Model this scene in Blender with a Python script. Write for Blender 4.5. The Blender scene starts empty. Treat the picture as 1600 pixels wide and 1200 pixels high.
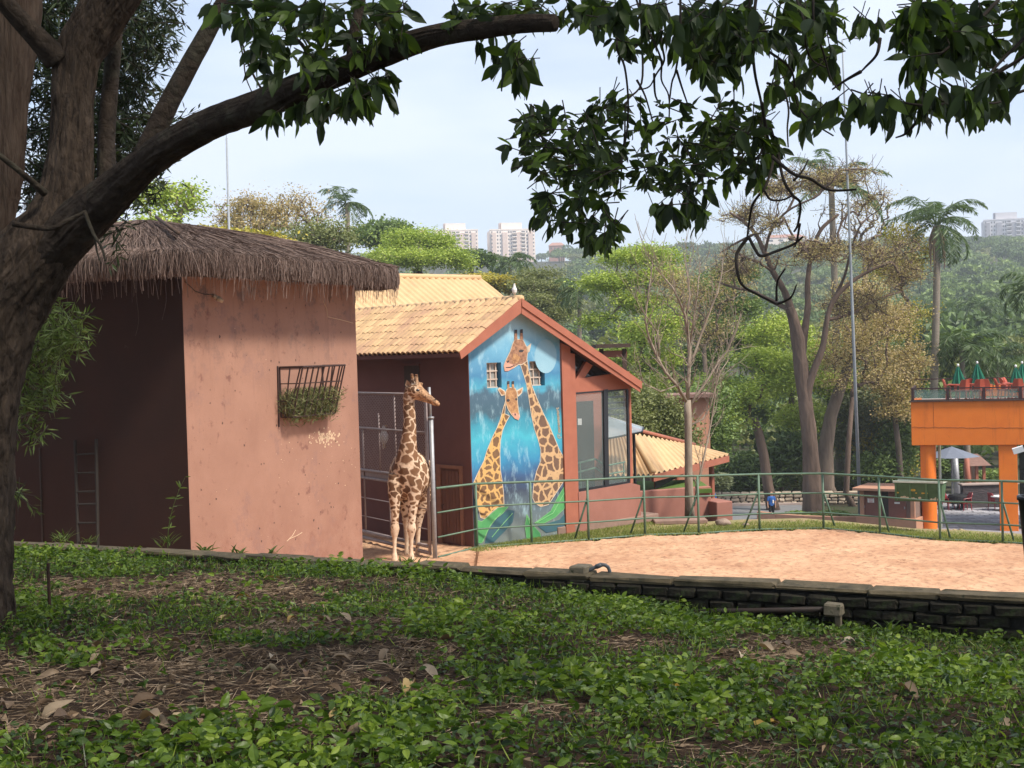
import bpy, bmesh, math, random
import numpy as np
from mathutils import Vector, Matrix, noise as mnoise

SC = bpy.context.scene
COL = SC.collection
R_ = math.radians
# ------------------------------------------------------------------ camera, sky, sun, exposure
CAMZ, FPX = 5.0, 2100.0
PITCH, ROLL = math.atan(50/FPX), R_(1.65)
Fv = Vector((0, math.cos(PITCH), -math.sin(PITCH)))
R0 = Vector((1, 0, 0)); U0 = Vector((0, math.sin(PITCH), math.cos(PITCH)))
Rv = R0*math.cos(ROLL) - U0*math.sin(ROLL)
Uv = R0*math.sin(ROLL) + U0*math.cos(ROLL)
CAM = Vector((0, 0, CAMZ))
cd = bpy.data.cameras.new('camera'); cam = bpy.data.objects.new('camera', cd); COL.objects.link(cam)
m = Matrix.Identity(4)
for i in range(3):
    m[i][0] = Rv[i]; m[i][1] = Uv[i]; m[i][2] = -Fv[i]; m[i][3] = CAM[i]
cam.matrix_world = m
cd.sensor_fit = 'HORIZONTAL'; cd.sensor_width = 36; cd.lens = 36*FPX/1600
cd.clip_start = 0.1; cd.clip_end = 6000
SC.camera = cam

SUN_AZ, SUN_EL = 124.0, 50.0          # azimuth clockwise from +Y
world = bpy.data.worlds.new('World'); SC.world = world; world.use_nodes = True
nt = world.node_tree; nt.nodes.clear()
wo = nt.nodes.new('ShaderNodeOutputWorld'); wb = nt.nodes.new('ShaderNodeBackground')
sky = nt.nodes.new('ShaderNodeTexSky'); sky.sky_type = 'NISHITA'; sky.sun_disc = False
sky.sun_elevation = R_(SUN_EL); sky.sun_rotation = R_(SUN_AZ)
sky.altitude = 700; sky.air_density = 1.0; sky.dust_density = 2.2; sky.ozone_density = 1.6
# thin high cloud veil mixed over the whole sky
tc = nt.nodes.new('ShaderNodeTexCoord'); mp = nt.nodes.new('ShaderNodeMapping')
mp.inputs['Scale'].default_value = (1.2, 1.2, 5.0)
nz = nt.nodes.new('ShaderNodeTexNoise'); nz.inputs['Scale'].default_value = 1.7; nz.inputs['Detail'].default_value = 5
cr = nt.nodes.new('ShaderNodeValToRGB')
cr.color_ramp.elements[0].position = .40; cr.color_ramp.elements[0].color = (.38, .38, .38, 1)
cr.color_ramp.elements[1].position = .60; cr.color_ramp.elements[1].color = (.95, .95, .95, 1)
mx = nt.nodes.new('ShaderNodeMix'); mx.data_type = 'RGBA'
SKY_CLOUD = (5.1, 5.65, 6.7, 1)
mx.inputs[7].default_value = SKY_CLOUD
nt.links.new(tc.outputs['Generated'], mp.inputs['Vector']); nt.links.new(mp.outputs[0], nz.inputs['Vector'])
nt.links.new(nz.outputs[0], cr.inputs[0]); nt.links.new(cr.outputs[0], mx.inputs[0])
nt.links.new(sky.outputs[0], mx.inputs[6]); nt.links.new(mx.outputs[2], wb.inputs[0])
wb.inputs[1].default_value = 0.10
nt.links.new(wb.outputs[0], wo.inputs[0])
sd = bpy.data.lights.new('sun', 'SUN'); sd.energy = 3.4; sd.angle = R_(9); sd.color = (1.0, .93, .82)
sun = bpy.data.objects.new('sun', sd); COL.objects.link(sun)
az = R_(SUN_AZ); el = R_(SUN_EL)
SUNDIR = Vector((math.sin(az)*math.cos(el), math.cos(az)*math.cos(el), math.sin(el)))
sun.rotation_euler = SUNDIR.to_track_quat('Z', 'Y').to_euler()
sun.location = (20, -10, 30)
vs = SC.view_settings
SC.display_settings.display_device = 'sRGB'
vs.view_transform = 'Standard'; vs.look = 'None'; vs.exposure = 0.88; vs.gamma = 1.0; vs.use_curve_mapping = False
SC.cycles.max_bounces = 6; SC.cycles.transparent_max_bounces = 8
SC.cycles.diffuse_bounces = 3; SC.cycles.glossy_bounces = 3; SC.cycles.transmission_bounces = 4

# ------------------------------------------------------------------ pixel <-> place helpers (1600x1200 measurements)
def ray(px, py): return Fv + Rv*((px-800)/FPX) + Uv*((600-py)/FPX)
def pt(px, py, Y):
    d = ray(px, py); return CAM + d*(Y/d.y)
def gz(px, py, z):
    d = ray(px, py); return CAM + d*((z-CAMZ)/d.z)
def proj(P):
    v = Vector(P)-CAM; f = v.dot(Fv)
    return 800+FPX*v.dot(Rv)/f, 600-FPX*v.dot(Uv)/f
def projn(A):
    v = np.asarray(A)-np.array(CAM); f = v@np.array(Fv)
    return 800+FPX*(v@np.array(Rv))/f, 600-FPX*(v@np.array(Uv))/f

# ------------------------------------------------------------------ mesh builder
class MB:
    def __init__(s): s.v = []; s.n = 0; s.f = []; s.t = []
    def add(s, V, F, tint=0.5):
        V = np.asarray(V, float).reshape(-1, 3); F = np.asarray(F, int)
        if F.size == 0: return s
        s.v.append(V); s.f.append(F+s.n); s.n += len(V)
        tt = np.empty(len(F)); tt[:] = tint; s.t.append(tt); return s
    def box(s, c, size, ax=None, tint=.5):
        sx, sy, sz = [q/2 for q in size]
        V = np.array([(x, y, z) for x in (-sx, sx) for y in (-sy, sy) for z in (-sz, sz)])
        if ax is not None: V = V@np.array([list(a) for a in ax])
        V = V+np.array(c)
        return s.add(V, [(0, 1, 3, 2), (4, 6, 7, 5), (0, 4, 5, 1), (2, 3, 7, 6), (0, 2, 6, 4), (1, 5, 7, 3)], tint)
    def bbox(s, c, size, b=.01, ax=None, tint=.5, jit=0, rng=None):
        # bevelled box: 24 corner points, 6 faces + 12 edge strips + 8 corner tris
        h = np.array(size)/2; V = []; idx = {}
        for sg in [(x, y, z) for x in (-1, 1) for y in (-1, 1) for z in (-1, 1)]:
            for a in range(3):
                p = np.array(sg)*(h-b); p[a] = sg[a]*h[a]; idx[(sg, a)] = len(V); V.append(p)
        V = np.array(V)
        if jit:
            r = rng or random
            V += np.array([[r.uniform(-jit, jit) for _ in range(3)] for _ in V])
        F4 = []; F3 = []
        for a in range(3):
            o = [q for q in range(3) if q != a]
            for sa in (-1, 1):
                q = []
                for (p1, p2) in ((-1, -1), (1, -1), (1, 1), (-1, 1)):
                    sg = [0, 0, 0]; sg[a] = sa; sg[o[0]] = p1; sg[o[1]] = p2; q.append(idx[(tuple(sg), a)])
                F4.append(q)
            for s1 in (-1, 1):
                for s2 in (-1, 1):
                    A = [0, 0, 0]; A[o[0]] = s1; A[o[1]] = s2; B = list(A); A[a] = -1; B[a] = 1
                    A = tuple(A); B = tuple(B)
                    F4.append((idx[(A, o[0])], idx[(B, o[0])], idx[(B, o[1])], idx[(A, o[1])]))
        for sg in [(x, y, z) for x in (-1, 1) for y in (-1, 1) for z in (-1, 1)]:
            F3.append([idx[(sg, a)] for a in range(3)])
        if ax is not None: V = V@np.array([list(a) for a in ax])
        V = V+np.array(c); n0 = s.n
        s.add(V, F4, tint); s.f.append(np.array(F3)+n0); s.t.append(np.full(8, tint)); return s
    def tube(s, P, r, k=8, cap=True, tint=.5, sq=None, up=None):
        P = [Vector(p) for p in P]; n = len(P)
        if not hasattr(r, '__len__'): r = [r]*n
        prev = None; rings = []
        for i in range(n):
            t = (P[min(i+1, n-1)]-P[max(i-1, 0)])
            if t.length < 1e-9: t = Vector((0, 0, 1))
            t.normalize()
            if prev is None:
                a = Vector(up) if up is not None else (Vector((0, 0, 1)) if abs(t.z) < .9 else Vector((1, 0, 0)))
                u = t.cross(a).normalized()
            else:
                u = (prev - t*prev.dot(t)); u = u.normalized() if u.length > 1e-6 else t.orthogonal().normalized()
            prev = u; w = u.cross(t)
            e = sq[i] if sq else (1, 1)
            for j in range(k):
                th = 2*math.pi*j/k
                rings.append(P[i]+(u*(math.cos(th)*e[0])+w*(math.sin(th)*e[1]))*r[i])
        F = [(i*k+j, i*k+(j+1) % k, (i+1)*k+(j+1) % k, (i+1)*k+j) for i in range(n-1) for j in range(k)]
        V = [tuple(q) for q in rings]
        if cap:
            V += [tuple(P[0]), tuple(P[-1])]; a = n*k
            F += [(a, (j+1) % k, j, j) for j in range(k)] + [(a+1, (n-1)*k+j, (n-1)*k+(j+1) % k, (n-1)*k+(j+1) % k) for j in range(k)]
            F4 = F[:(n-1)*k]; F3 = [f[:3] for f in F[(n-1)*k:]]
            n0 = s.n; s.add(V, F4, tint); s.f.append(np.array(F3)+n0); s.t.append(np.full(len(F3), tint)); return s
        return s.add(V, F, tint)
    def prism(s, poly, axis, tint=.5):
        # poly: world points (planar), extruded by vector axis; convex or mildly concave caps (ngon kept as polygon)
        poly = [Vector(p) for p in poly]; n = len(poly); ax = Vector(axis)
        V = [tuple(p) for p in poly]+[tuple(p+ax) for p in poly]
        n0 = s.n
        s.add(V, [(i, (i+1) % n, n+(i+1) % n, n+i) for i in range(n)], tint)
        s.f.append(np.array([list(range(n))[::-1], [n+i for i in range(n)]])+n0); s.t.append(np.full(2, tint)); return s
    def lathe(s, c, prof, k=16, tint=.5):
        V = []; n = len(prof)
        for (r, z) in prof:
            for j in range(k):
                th = 2*math.pi*j/k; V.append((c[0]+r*math.cos(th), c[1]+r*math.sin(th), c[2]+z))
        return s.add(V, [(i*k+j, i*k+(j+1) % k, (i+1)*k+(j+1) % k, (i+1)*k+j) for i in range(n-1) for j in range(k)], tint)
    def mesh(s, name, off=(0, 0, 0), smooth=False):
        me = bpy.data.meshes.new(name)
        V = np.concatenate(s.v)-np.array(off)
        loops = []; starts = []; totals = []; c = 0
        for F in s.f:
            k = F.shape[1]; loops.append(F.ravel()); starts.append(c+np.arange(len(F))*k)
            totals.append(np.full(len(F), k)); c += F.size
        L = np.concatenate(loops); S = np.concatenate(starts); T = np.concatenate(totals)
        me.vertices.add(len(V)); me.vertices.foreach_set('co', V.astype(np.float32).ravel())
        me.loops.add(len(L)); me.loops.foreach_set('vertex_index', L.astype(np.int32))
        me.polygons.add(len(S)); me.polygons.foreach_set('loop_start', S.astype(np.int32))
        me.polygons.foreach_set('loop_total', T.astype(np.int32))
        me.polygons.foreach_set('use_smooth', np.full(len(S), bool(smooth)))
        a = me.attributes.new('tint', 'FLOAT', 'FACE'); a.data.foreach_set('value', np.concatenate(s.t).astype(np.float32))
        me.update(calc_edges=True); me.validate(); return me
    def build(s, name, mat, parent=None, smooth=False, kind=None, label=None, fix=False):
        off = WOFF[parent.name] if parent is not None else (0, 0, 0)
        me = s.mesh(name, off, smooth)
        if fix:
            b = bmesh.new(); b.from_mesh(me); bmesh.ops.recalc_face_normals(b, faces=b.faces); b.to_mesh(me); b.free()
        if mat: me.materials.append(mat)
        o = bpy.data.objects.new(name, me); COL.objects.link(o)
        if parent is not None: o.parent = parent
        WOFF[o.name] = off
        if kind: o['kind'] = kind
        if label: o['label'] = label
        return o
WOFF = {}
def thing(name, label, cat, loc, group=None):
    o = bpy.data.objects.new(name, None); COL.objects.link(o); o.empty_display_size = .2
    o.location = loc; o['label'] = label; o['category'] = cat
    if group: o['group'] = group
    WOFF[o.name] = tuple(loc); return o
def tag(o, label, cat, group=None):
    o['label'] = label; o['category'] = cat
    if group: o['group'] = group
    return o
def inst(me, name, parent, M4, label=None):
    o = bpy.data.objects.new(name, me); COL.objects.link(o); o.parent = parent
    off = WOFF[parent.name]; M = M4.copy(); M.translation = M.translation-Vector(off); o.matrix_local = M
    WOFF[o.name] = off
    return o
def copy_tree(o, parent=None):
    c = o.copy(); COL.objects.link(c)
    if parent is not None: c.parent = parent
    for ch in list(o.children): copy_tree(ch, c)
    return c

# ------------------------------------------------------------------ materials
def _n(nt, t, **kw):
    n = nt.nodes.new(t)
    for k, v in kw.items():
        if k in n.inputs: n.inputs[k].default_value = v
        else: setattr(n, k, v)
    return n
def c4(c): return (c[0], c[1], c[2], 1)
def base(name):
    mt = bpy.data.materials.new(name); mt.use_nodes = True; nt = mt.node_tree
    return mt, nt, nt.nodes['Principled BSDF']
def M(name, c1, c2=None, scale=4, rough=.8, bump=0, bscale=40, detail=6, metal=0, spec=.3, stretch=(1, 1, 1), coord='Object', rnd=0, tint=0, speck=None, bdist=.02):
    """noise-mixed paint / plaster / wood: c1..c2 blotches, optional per-object or per-face variation, specks and bump"""
    mt, nt, bs = base(name); c2 = c2 or [q*.8 for q in c1]
    tc = _n(nt, 'ShaderNodeTexCoord'); mp = _n(nt, 'ShaderNodeMapping', Scale=stretch)
    nt.links.new(tc.outputs[coord], mp.inputs['Vector'])
    nz = _n(nt, 'ShaderNodeTexNoise', Scale=scale, Detail=detail, Roughness=.62); nt.links.new(mp.outputs[0], nz.inputs['Vector'])
    cr = _n(nt, 'ShaderNodeValToRGB'); e = cr.color_ramp.elements
    e[0].position = .3; e[0].color = c4(c2); e[1].position = .7; e[1].color = c4(c1)
    nt.links.new(nz.outputs[0], cr.inputs[0]); out = cr.outputs[0]
    if speck:
        sc, ss, sp, wid = speck
        n2 = _n(nt, 'ShaderNodeTexNoise', Scale=ss, Detail=4, Roughness=.7); nt.links.new(mp.outputs[0], n2.inputs['Vector'])
        r2 = _n(nt, 'ShaderNodeValToRGB'); q = r2.color_ramp.elements
        q[0].position = sp; q[0].color = (0, 0, 0, 1); q[1].position = sp+wid; q[1].color = (1, 1, 1, 1)
        nt.links.new(n2.outputs[0], r2.inputs[0])
        mx = _n(nt, 'ShaderNodeMix', data_type='RGBA'); mx.inputs[7].default_value = c4(sc)
        nt.links.new(r2.outputs[0], mx.inputs[0]); nt.links.new(out, mx.inputs[6]); out = mx.outputs[2]
    if rnd or tint:
        hs = _n(nt, 'ShaderNodeHueSaturation'); mr = _n(nt, 'ShaderNodeMapRange')
        k = rnd or tint
        mr.inputs[3].default_value = 1-k; mr.inputs[4].default_value = 1+k
        if rnd: oi = _n(nt, 'ShaderNodeObjectInfo'); nt.links.new(oi.outputs['Random'], mr.inputs[0])
        else: at = _n(nt, 'ShaderNodeAttribute', attribute_name='tint'); nt.links.new(at.outputs['Fac'], mr.inputs[0])
        nt.links.new(mr.outputs[0], hs.inputs['Value']); nt.links.new(out, hs.inputs['Color']); out = hs.outputs[0]
    nt.links.new(out, bs.inputs['Base Color'])
    bs.inputs['Roughness'].default_value = rough; bs.inputs['Metallic'].default_value = metal
    bs.inputs['Specular IOR Level'].default_value = spec
    if bump:
        n3 = _n(nt, 'ShaderNodeTexNoise', Scale=bscale, Detail=5, Roughness=.65); nt.links.new(mp.outputs[0], n3.inputs['Vector'])
        bp = _n(nt, 'ShaderNodeBump', Strength=bump, Distance=bdist); nt.links.new(n3.outputs[0], bp.inputs['Height'])
        nt.links.new(bp.outputs[0], bs.inputs['Normal'])
    return mt
def leafmat(name, cols, rough=.5, trans=.35, spec=.3, obj=False, tcol=None):
    """leaf: colour from a per-leaf random value, part of the light passes through"""
    mt, nt, bs = base(name)
    cr = _n(nt, 'ShaderNodeValToRGB'); e = cr.color_ramp.elements
    while len(e) < len(cols): e.new(.5)
    for i, c in enumerate(cols): e[i].position = i/(len(cols)-1); e[i].color = c4(c)
    if obj: s = _n(nt, 'ShaderNodeObjectInfo').outputs['Random']
    else: s = _n(nt, 'ShaderNodeAttribute', attribute_name='tint').outputs['Fac']
    nt.links.new(s, cr.inputs[0]); nt.links.new(cr.outputs[0], bs.inputs['Base Color'])
    bs.inputs['Roughness'].default_value = rough; bs.inputs['Specular IOR Level'].default_value = spec
    tr = _n(nt, 'ShaderNodeBsdfTranslucent'); hs = _n(nt, 'ShaderNodeMix', data_type='RGBA', blend_type='MULTIPLY')
    hs.inputs[0].default_value = 1; hs.inputs[7].default_value = c4(tcol or (1.3, 1.38, .55))
    nt.links.new(cr.outputs[0], hs.inputs[6]); nt.links.new(hs.outputs[2], tr.inputs[0])
    ms = _n(nt, 'ShaderNodeMixShader'); ms.inputs[0].default_value = trans
    nt.links.new(bs.outputs[0], ms.inputs[1]); nt.links.new(tr.outputs[0], ms.inputs[2])
    nt.links.new(ms.outputs[0], nt.nodes['Material Output'].inputs['Surface'])
    return mt
def glassmat(name, col=(.8, .9, .92), alpha=.35, rough=.03):
    mt, nt, bs = base(name)
    bs.inputs['Base Color'].default_value = c4(col); bs.inputs['Roughness'].default_value = rough
    bs.inputs['Specular IOR Level'].default_value = .6; bs.inputs['Alpha'].default_value = alpha
    return mt
def barkmat(name, c1, c2, c3=None, scale=6, stretch=(1, 1, .18), bump=.9, bd=.05, moss=None):
    mt, nt, bs = base(name)
    tc = _n(nt, 'ShaderNodeTexCoord'); mp = _n(nt, 'ShaderNodeMapping', Scale=stretch); nt.links.new(tc.outputs['Object'], mp.inputs[0])
    nz = _n(nt, 'ShaderNodeTexNoise', Scale=scale, Detail=8, Roughness=.7, Distortion=.6); nt.links.new(mp.outputs[0], nz.inputs['Vector'])
    vo = _n(nt, 'ShaderNodeTexVoronoi', feature='DISTANCE_TO_EDGE', Scale=scale*1.3); nt.links.new(mp.outputs[0], vo.inputs['Vector'])
    cr = _n(nt, 'ShaderNodeValToRGB'); e = cr.color_ramp.elements
    e[0].position = .32; e[0].color = c4(c2); e[1].position = .68; e[1].color = c4(c1)
    nt.links.new(nz.outputs[0], cr.inputs[0]); out = cr.outputs[0]
    if moss:
        n2 = _n(nt, 'ShaderNodeTexNoise', Scale=1.7, Detail=6, Roughness=.7); nt.links.new(tc.outputs['Object'], n2.inputs['Vector'])
        r2 = _n(nt, 'ShaderNodeValToRGB'); q = r2.color_ramp.elements
        q[0].position = .5; q[0].color = (0, 0, 0, 1); q[1].position = .66; q[1].color = (1, 1, 1, 1); nt.links.new(n2.outputs[0], r2.inputs[0])
        mx = _n(nt, 'ShaderNodeMix', data_type='RGBA'); mx.inputs[7].default_value = c4(moss)
        nt.links.new(r2.outputs[0], mx.inputs[0]); nt.links.new(out, mx.inputs[6]); out = mx.outputs[2]
    nt.links.new(out, bs.inputs['Base Color']); bs.inputs['Roughness'].default_value = .92; bs.inputs['Specular IOR Level'].default_value = .15
    ad = _n(nt, 'ShaderNodeMath', operation='MULTIPLY_ADD'); ad.inputs[1].default_value = .6
    pw = _n(nt, 'ShaderNodeMath', operation='MINIMUM'); pw.inputs[1].default_value = .35; nt.links.new(vo.outputs['Distance'], pw.inputs[0])
    nt.links.new(pw.outputs[0], ad.inputs[0]); nt.links.new(nz.outputs[0], ad.inputs[2])
    bp = _n(nt, 'ShaderNodeBump', Strength=bump, Distance=bd); nt.links.new(ad.outputs[0], bp.inputs['Height']); nt.links.new(bp.outputs[0], bs.inputs['Normal'])
    return mt

# ------------------------------------------------------------------ leaves, branches, trees
RNG = np.random.default_rng(7)
def unit(A): return A/np.maximum(np.linalg.norm(A, axis=-1, keepdims=True), 1e-9)
def leaf_quads(mb, C, L, W, A=None, rng=RNG, tint=None, fold=.18, flat=0.0):
    """rhombic folded leaves: centres C, lengths L, widths W, axis directions A (random when None)"""
    n = len(C)
    if n == 0: return
    if A is None: A = rng.normal(size=(n, 3))
    A = unit(A); B = rng.normal(size=(n, 3))
    if flat: B[:, 2] *= (1-flat)
    B = unit(B-A*np.sum(A*B, 1, keepdims=True)); N = np.cross(A, B)
    L = np.broadcast_to(np.asarray(L, float), (n,))[:, None]; W = np.broadcast_to(np.asarray(W, float), (n,))[:, None]
    P0 = C-A*L*.5; P2 = C+A*L*.5; lift = N*W*fold
    P1 = C-A*L*.06+B*W*.5+lift; P3 = C-A*L*.06-B*W*.5+lift
    V = np.stack([P0, P1, P2, P3], 1).reshape(-1, 3)
    b = np.arange(n)[:, None]*4
    if tint is None: tint = rng.random(n)
    F = np.concatenate([b+np.array([[0, 1, 2]]), b+np.array([[0, 2, 3]])])
    mb.add(V, F, np.concatenate([tint, tint]))
def long_leaves(mb, C, A, L, W, rng=RNG, tint=None, droop=.25):
    """pointed oval leaves, 8 triangles: base C, axis A"""
    n = len(C)
    if n == 0: return
    A = unit(A); B = rng.normal(size=(n, 3)); B = unit(B-A*np.sum(A*B, 1, keepdims=True)); N = np.cross(A, B)
    N = np.where(N[:, 2:3] < 0, -N, N)
    L = np.broadcast_to(np.asarray(L, float), (n,))[:, None]; W = np.broadcast_to(np.asarray(W, float), (n,))[:, None]
    pr = [(0, 0), (.22, .36), (.5, .5), (.78, .34), (1, 0)]
    P = []
    for t, w in pr:
        mid = C+A*L*t-N*L*droop*t*t
        if w == 0: P.append(mid)
        else: P += [mid, mid+B*W*w+N*W*.14, mid-B*W*w+N*W*.14]
    V = np.stack(P, 1).reshape(-1, 3); k = len(P); b = np.arange(n)[:, None]*k
    if tint is None: tint = rng.random(n)
    F3 = np.concatenate([b+np.array([q]) for q in ([0, 1, 2], [0, 3, 1], [10, 8, 7], [10, 7, 9])])
    F4 = np.concatenate([b+np.array([q]) for q in ([1, 4, 5, 2], [3, 6, 4, 1], [4, 7, 8, 5], [6, 9, 7, 4])])
    n0 = mb.n
    mb.add(V, F3, np.tile(tint, 4)); mb.f.append(F4+n0); mb.t.append(np.tile(tint, 4))
def ell_points(ells, n, rng, shell=.45):
    """points in a union of ellipsoids (centre, radii), biased to the outside"""
    vol = np.array([e[1][0]*e[1][1]*e[1][2] for e in ells])**(2/3.); vol /= vol.sum()
    k = rng.choice(len(ells), n, p=vol)
    d = unit(rng.normal(size=(n, 3))); r = (shell+(1-shell)*rng.random(n))[:, None]
    return np.array([np.array(ells[i][0]) for i in k])+d*r*np.array([ells[i][1] for i in k])
def grow(trunk, targets, rng, tip=.012, wig=.12, start=0, expo=2.2, npath=4):
    """branch skeleton: trunk [(pos, r)...], every target joined to the nearest earlier node"""
    pos = [np.array(p) for p, r in trunk]; par = [-1]+list(range(len(trunk)-1)); fixed = [r for p, r in trunk]
    top = pos[-1]; order = np.argsort(np.linalg.norm(targets-top, axis=1)); paths = []
    for i in order:
        T = targets[i]; A = np.array(pos[start:]); dv = T-A; d = np.linalg.norm(dv, axis=1)
        j = int(np.argmin(d*(1.25-.45*dv[:, 2]/np.maximum(d, 1e-6))))+start
        s0 = pos[j]; L = np.linalg.norm(T-s0); ids = [j]
        bend = rng.normal(size=3)*wig*L; bend[2] = abs(bend[2])*.6
        for q in range(1, npath+1):
            t = q/npath; p = s0+(T-s0)*t+bend*math.sin(math.pi*t)+rng.normal(size=3)*wig*.25*L*(1 if q < npath else 0)
            pos.append(p); par.append(ids[-1]); ids.append(len(pos)-1)
        paths.append(ids)
    n = len(pos); w = np.zeros(n); kids = np.zeros(n, int)
    for q in par:
        if q >= 0: kids[q] += 1
    for q in range(n-1, -1, -1):
        if kids[q] == 0: w[q] = max(w[q], tip**expo)
        if par[q] >= 0: w[par[q]] += w[q]
    r = w**(1/expo)
    nt_ = len(trunk); k = 1.0
    if r[nt_-1] > 0: k = min(1.6, max(.5, fixed[-1]/max(r[nt_-1], 1e-6)))
    r = r*k
    return pos, paths, r
def wood(mb, trunk, pos, paths, r, k=5, kt=10, rmin=.006, trunk_rad=None):
    mb.tube([p for p, q in trunk], [q for p, q in trunk], kt)
    nt_ = len(trunk)
    for ids in paths:
        rr = [max(rmin, r[i]) for i in ids]
        rr[0] = min(rr[0], rr[1]*1.25)
        mb.tube([pos[i] for i in ids], rr, k, cap=False)
def tree(name, label, cat, base_p, trunk, ells, mats, nt_=60, per=60, ls=(.25, .16), spread=(.5, .5, .3), seed=1, tip=.015, start=1, wig=.12, shell=.4, flat=.3, droop=0, group=None, bare=0, npath=4, k=5, tintfn=None):
    rng = np.random.default_rng(seed)
    th = thing(name, label, cat, base_p, group)
    T = ell_points(ells, nt_, rng, shell)
    pos, paths, r = grow(trunk, T, rng, tip=tip, wig=wig, start=start, npath=npath)
    w = MB(); wood(w, trunk, pos, paths, r, k=k); w.build('trunk', mats[0], th, smooth=True)
    if per:
        E = [pos[ids[-1]] for ids in paths]+[pos[ids[-2]] for ids in paths]
        E = np.array(E); nb = int(len(E)*(1-bare)); E = E[rng.permutation(len(E))[:nb]]
        C = np.repeat(E, per//2, axis=0)
        tn = np.repeat(rng.random(len(E)), per//2)
        g = rng.normal(size=C.shape)*np.array(spread); C = C+g
        tint = np.clip(.55*tn+.45*rng.random(len(C)), 0, 1)
        A = rng.normal(size=C.shape); A[:, 2] *= (1-flat); A[:, 2] -= droop
        lb = MB(); sz = rng.uniform(.7, 1.3, len(C))
        leaf_quads(lb, C, ls[0]*sz, ls[1]*sz, A, rng, tint, flat=flat)
        lb.build('crown', mats[1], th)
    return th
def palm(name, label, base_p, top, tr, nf, fl, mats, seed=1, lw=.05, droop=1.0, leafl=.55, group=None, skirt=0, step=.055):
    rng = np.random.default_rng(seed); th = thing(name, label, 'palm', base_p, group)
    b = np.array(base_p); t = np.array(top)
    P = [b+(t-b)*q+np.array([math.sin(q*2.2+seed)*.15, 0, 0]) for q in np.linspace(0, 1, 9)]
    w = MB(); w.tube(P, [tr*(1.25-.4*q) for q in np.linspace(0, 1, 9)], 10); w.build('trunk', mats[0], th, smooth=True)
    for i in range(nf):
        a = 2*math.pi*(i/nf)*2.4+rng.uniform(-.2, .2); e = rng.uniform(-.2, 1.25)
        L = fl*rng.uniform(.8, 1.1); dirh = np.array([math.cos(a), math.sin(a), 0])
        pts = []; p = t.copy(); ang = e
        n = 14
        for q in range(n+1):
            pts.append(p.copy()); p = p+(dirh*math.cos(ang)+np.array([0, 0, math.sin(ang)]))*L/n
            ang -= droop*(.06+.17*(q/n)**1.2)*rng.uniform(.9, 1.1)
        pts = np.array(pts); f = MB(); f.tube(pts, [tr*.14*(1-.85*q/n)+.004 for q in range(n+1)], 4, cap=False, tint=.9)
        m_ = int(L/step); ts = np.linspace(.14, .99, m_)
        ii = ts*n; i0 = np.minimum(ii.astype(int), n-1); fr = (ii-i0)[:, None]
        C = pts[i0]*(1-fr)+pts[i0+1]*fr; Tn = unit(pts[i0+1]-pts[i0])
        side = np.array([-dirh[1], dirh[0], 0])
        for sg in (-1, 1):
            A = Tn*.55+side*sg*.8+np.array([0, 0, -1])*rng.uniform(.15, .9, m_)[:, None]+rng.normal(size=C.shape)*.12
            A = unit(A); ll = leafl*np.sin(np.clip(ts, .05, .97)*math.pi)**.5*rng.uniform(.8, 1.15, m_)
            leaf_quads(f, C+A*ll[:, None]*.5, ll, lw, A, rng, np.clip(rng.random(m_)*.7+.15*rng.random(), 0, 1), fold=.05)
        f.build('frond', mats[1], th)
    if skirt:
        s = MB()
        for i in range(skirt):
            a = rng.uniform(0, 6.28); q0 = t+np.array([math.cos(a)*tr*.8, math.sin(a)*tr*.8, -.1])
            ln = rng.uniform(1.2, 3.0); q1 = q0+np.array([math.cos(a)*.35, math.sin(a)*.35, -ln*.6]); q2 = q1+np.array([0, 0, -ln*.5])
            s.tube([q0, q1, q2], [.05, .09, .02], 4, cap=False, tint=rng.random())
        s.build('dead_frond_skirt', mats[2], th)
    return th
def loft(parts, voxel, name='tmp', smooth=6):
    """several closed tubes fused into one continuous skin (voxel remesh, then relaxed)"""
    mb = MB()
    for P, r, sq, up in parts: mb.tube(P, r, 16, sq=sq, up=up)
    me = mb.mesh(name); b = bmesh.new(); b.from_mesh(me); bmesh.ops.recalc_face_normals(b, faces=b.faces); b.to_mesh(me); b.free()
    o = bpy.data.objects.new(name, me); COL.objects.link(o)
    md = o.modifiers.new('r', 'REMESH'); md.mode = 'VOXEL'; md.voxel_size = voxel; md.use_smooth_shade = True
    ms = o.modifiers.new('s', 'SMOOTH'); ms.factor = .5; ms.iterations = smooth
    dg = bpy.context.evaluated_depsgraph_get(); dg.update()
    r = bpy.data.meshes.new_from_object(o.evaluated_get(dg)); bpy.data.objects.remove(o); bpy.data.meshes.remove(me)
    return r
def place_mesh(me, name, mat, parent):
    off = WOFF[parent.name]; me.transform(Matrix.Translation(-Vector(off))); me.name = name
    me.materials.clear(); me.materials.append(mat)
    for p in me.polygons: p.use_smooth = True
    o = bpy.data.objects.new(name, me); COL.objects.link(o); o.parent = parent; WOFF[o.name] = off
    return o
def tubes_obj(name, lst, mat, parent, k=8):
    mb = MB()
    for P, r in lst: mb.tube(P, r, k)
    return mb.build(name, mat, parent, smooth=True)
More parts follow.
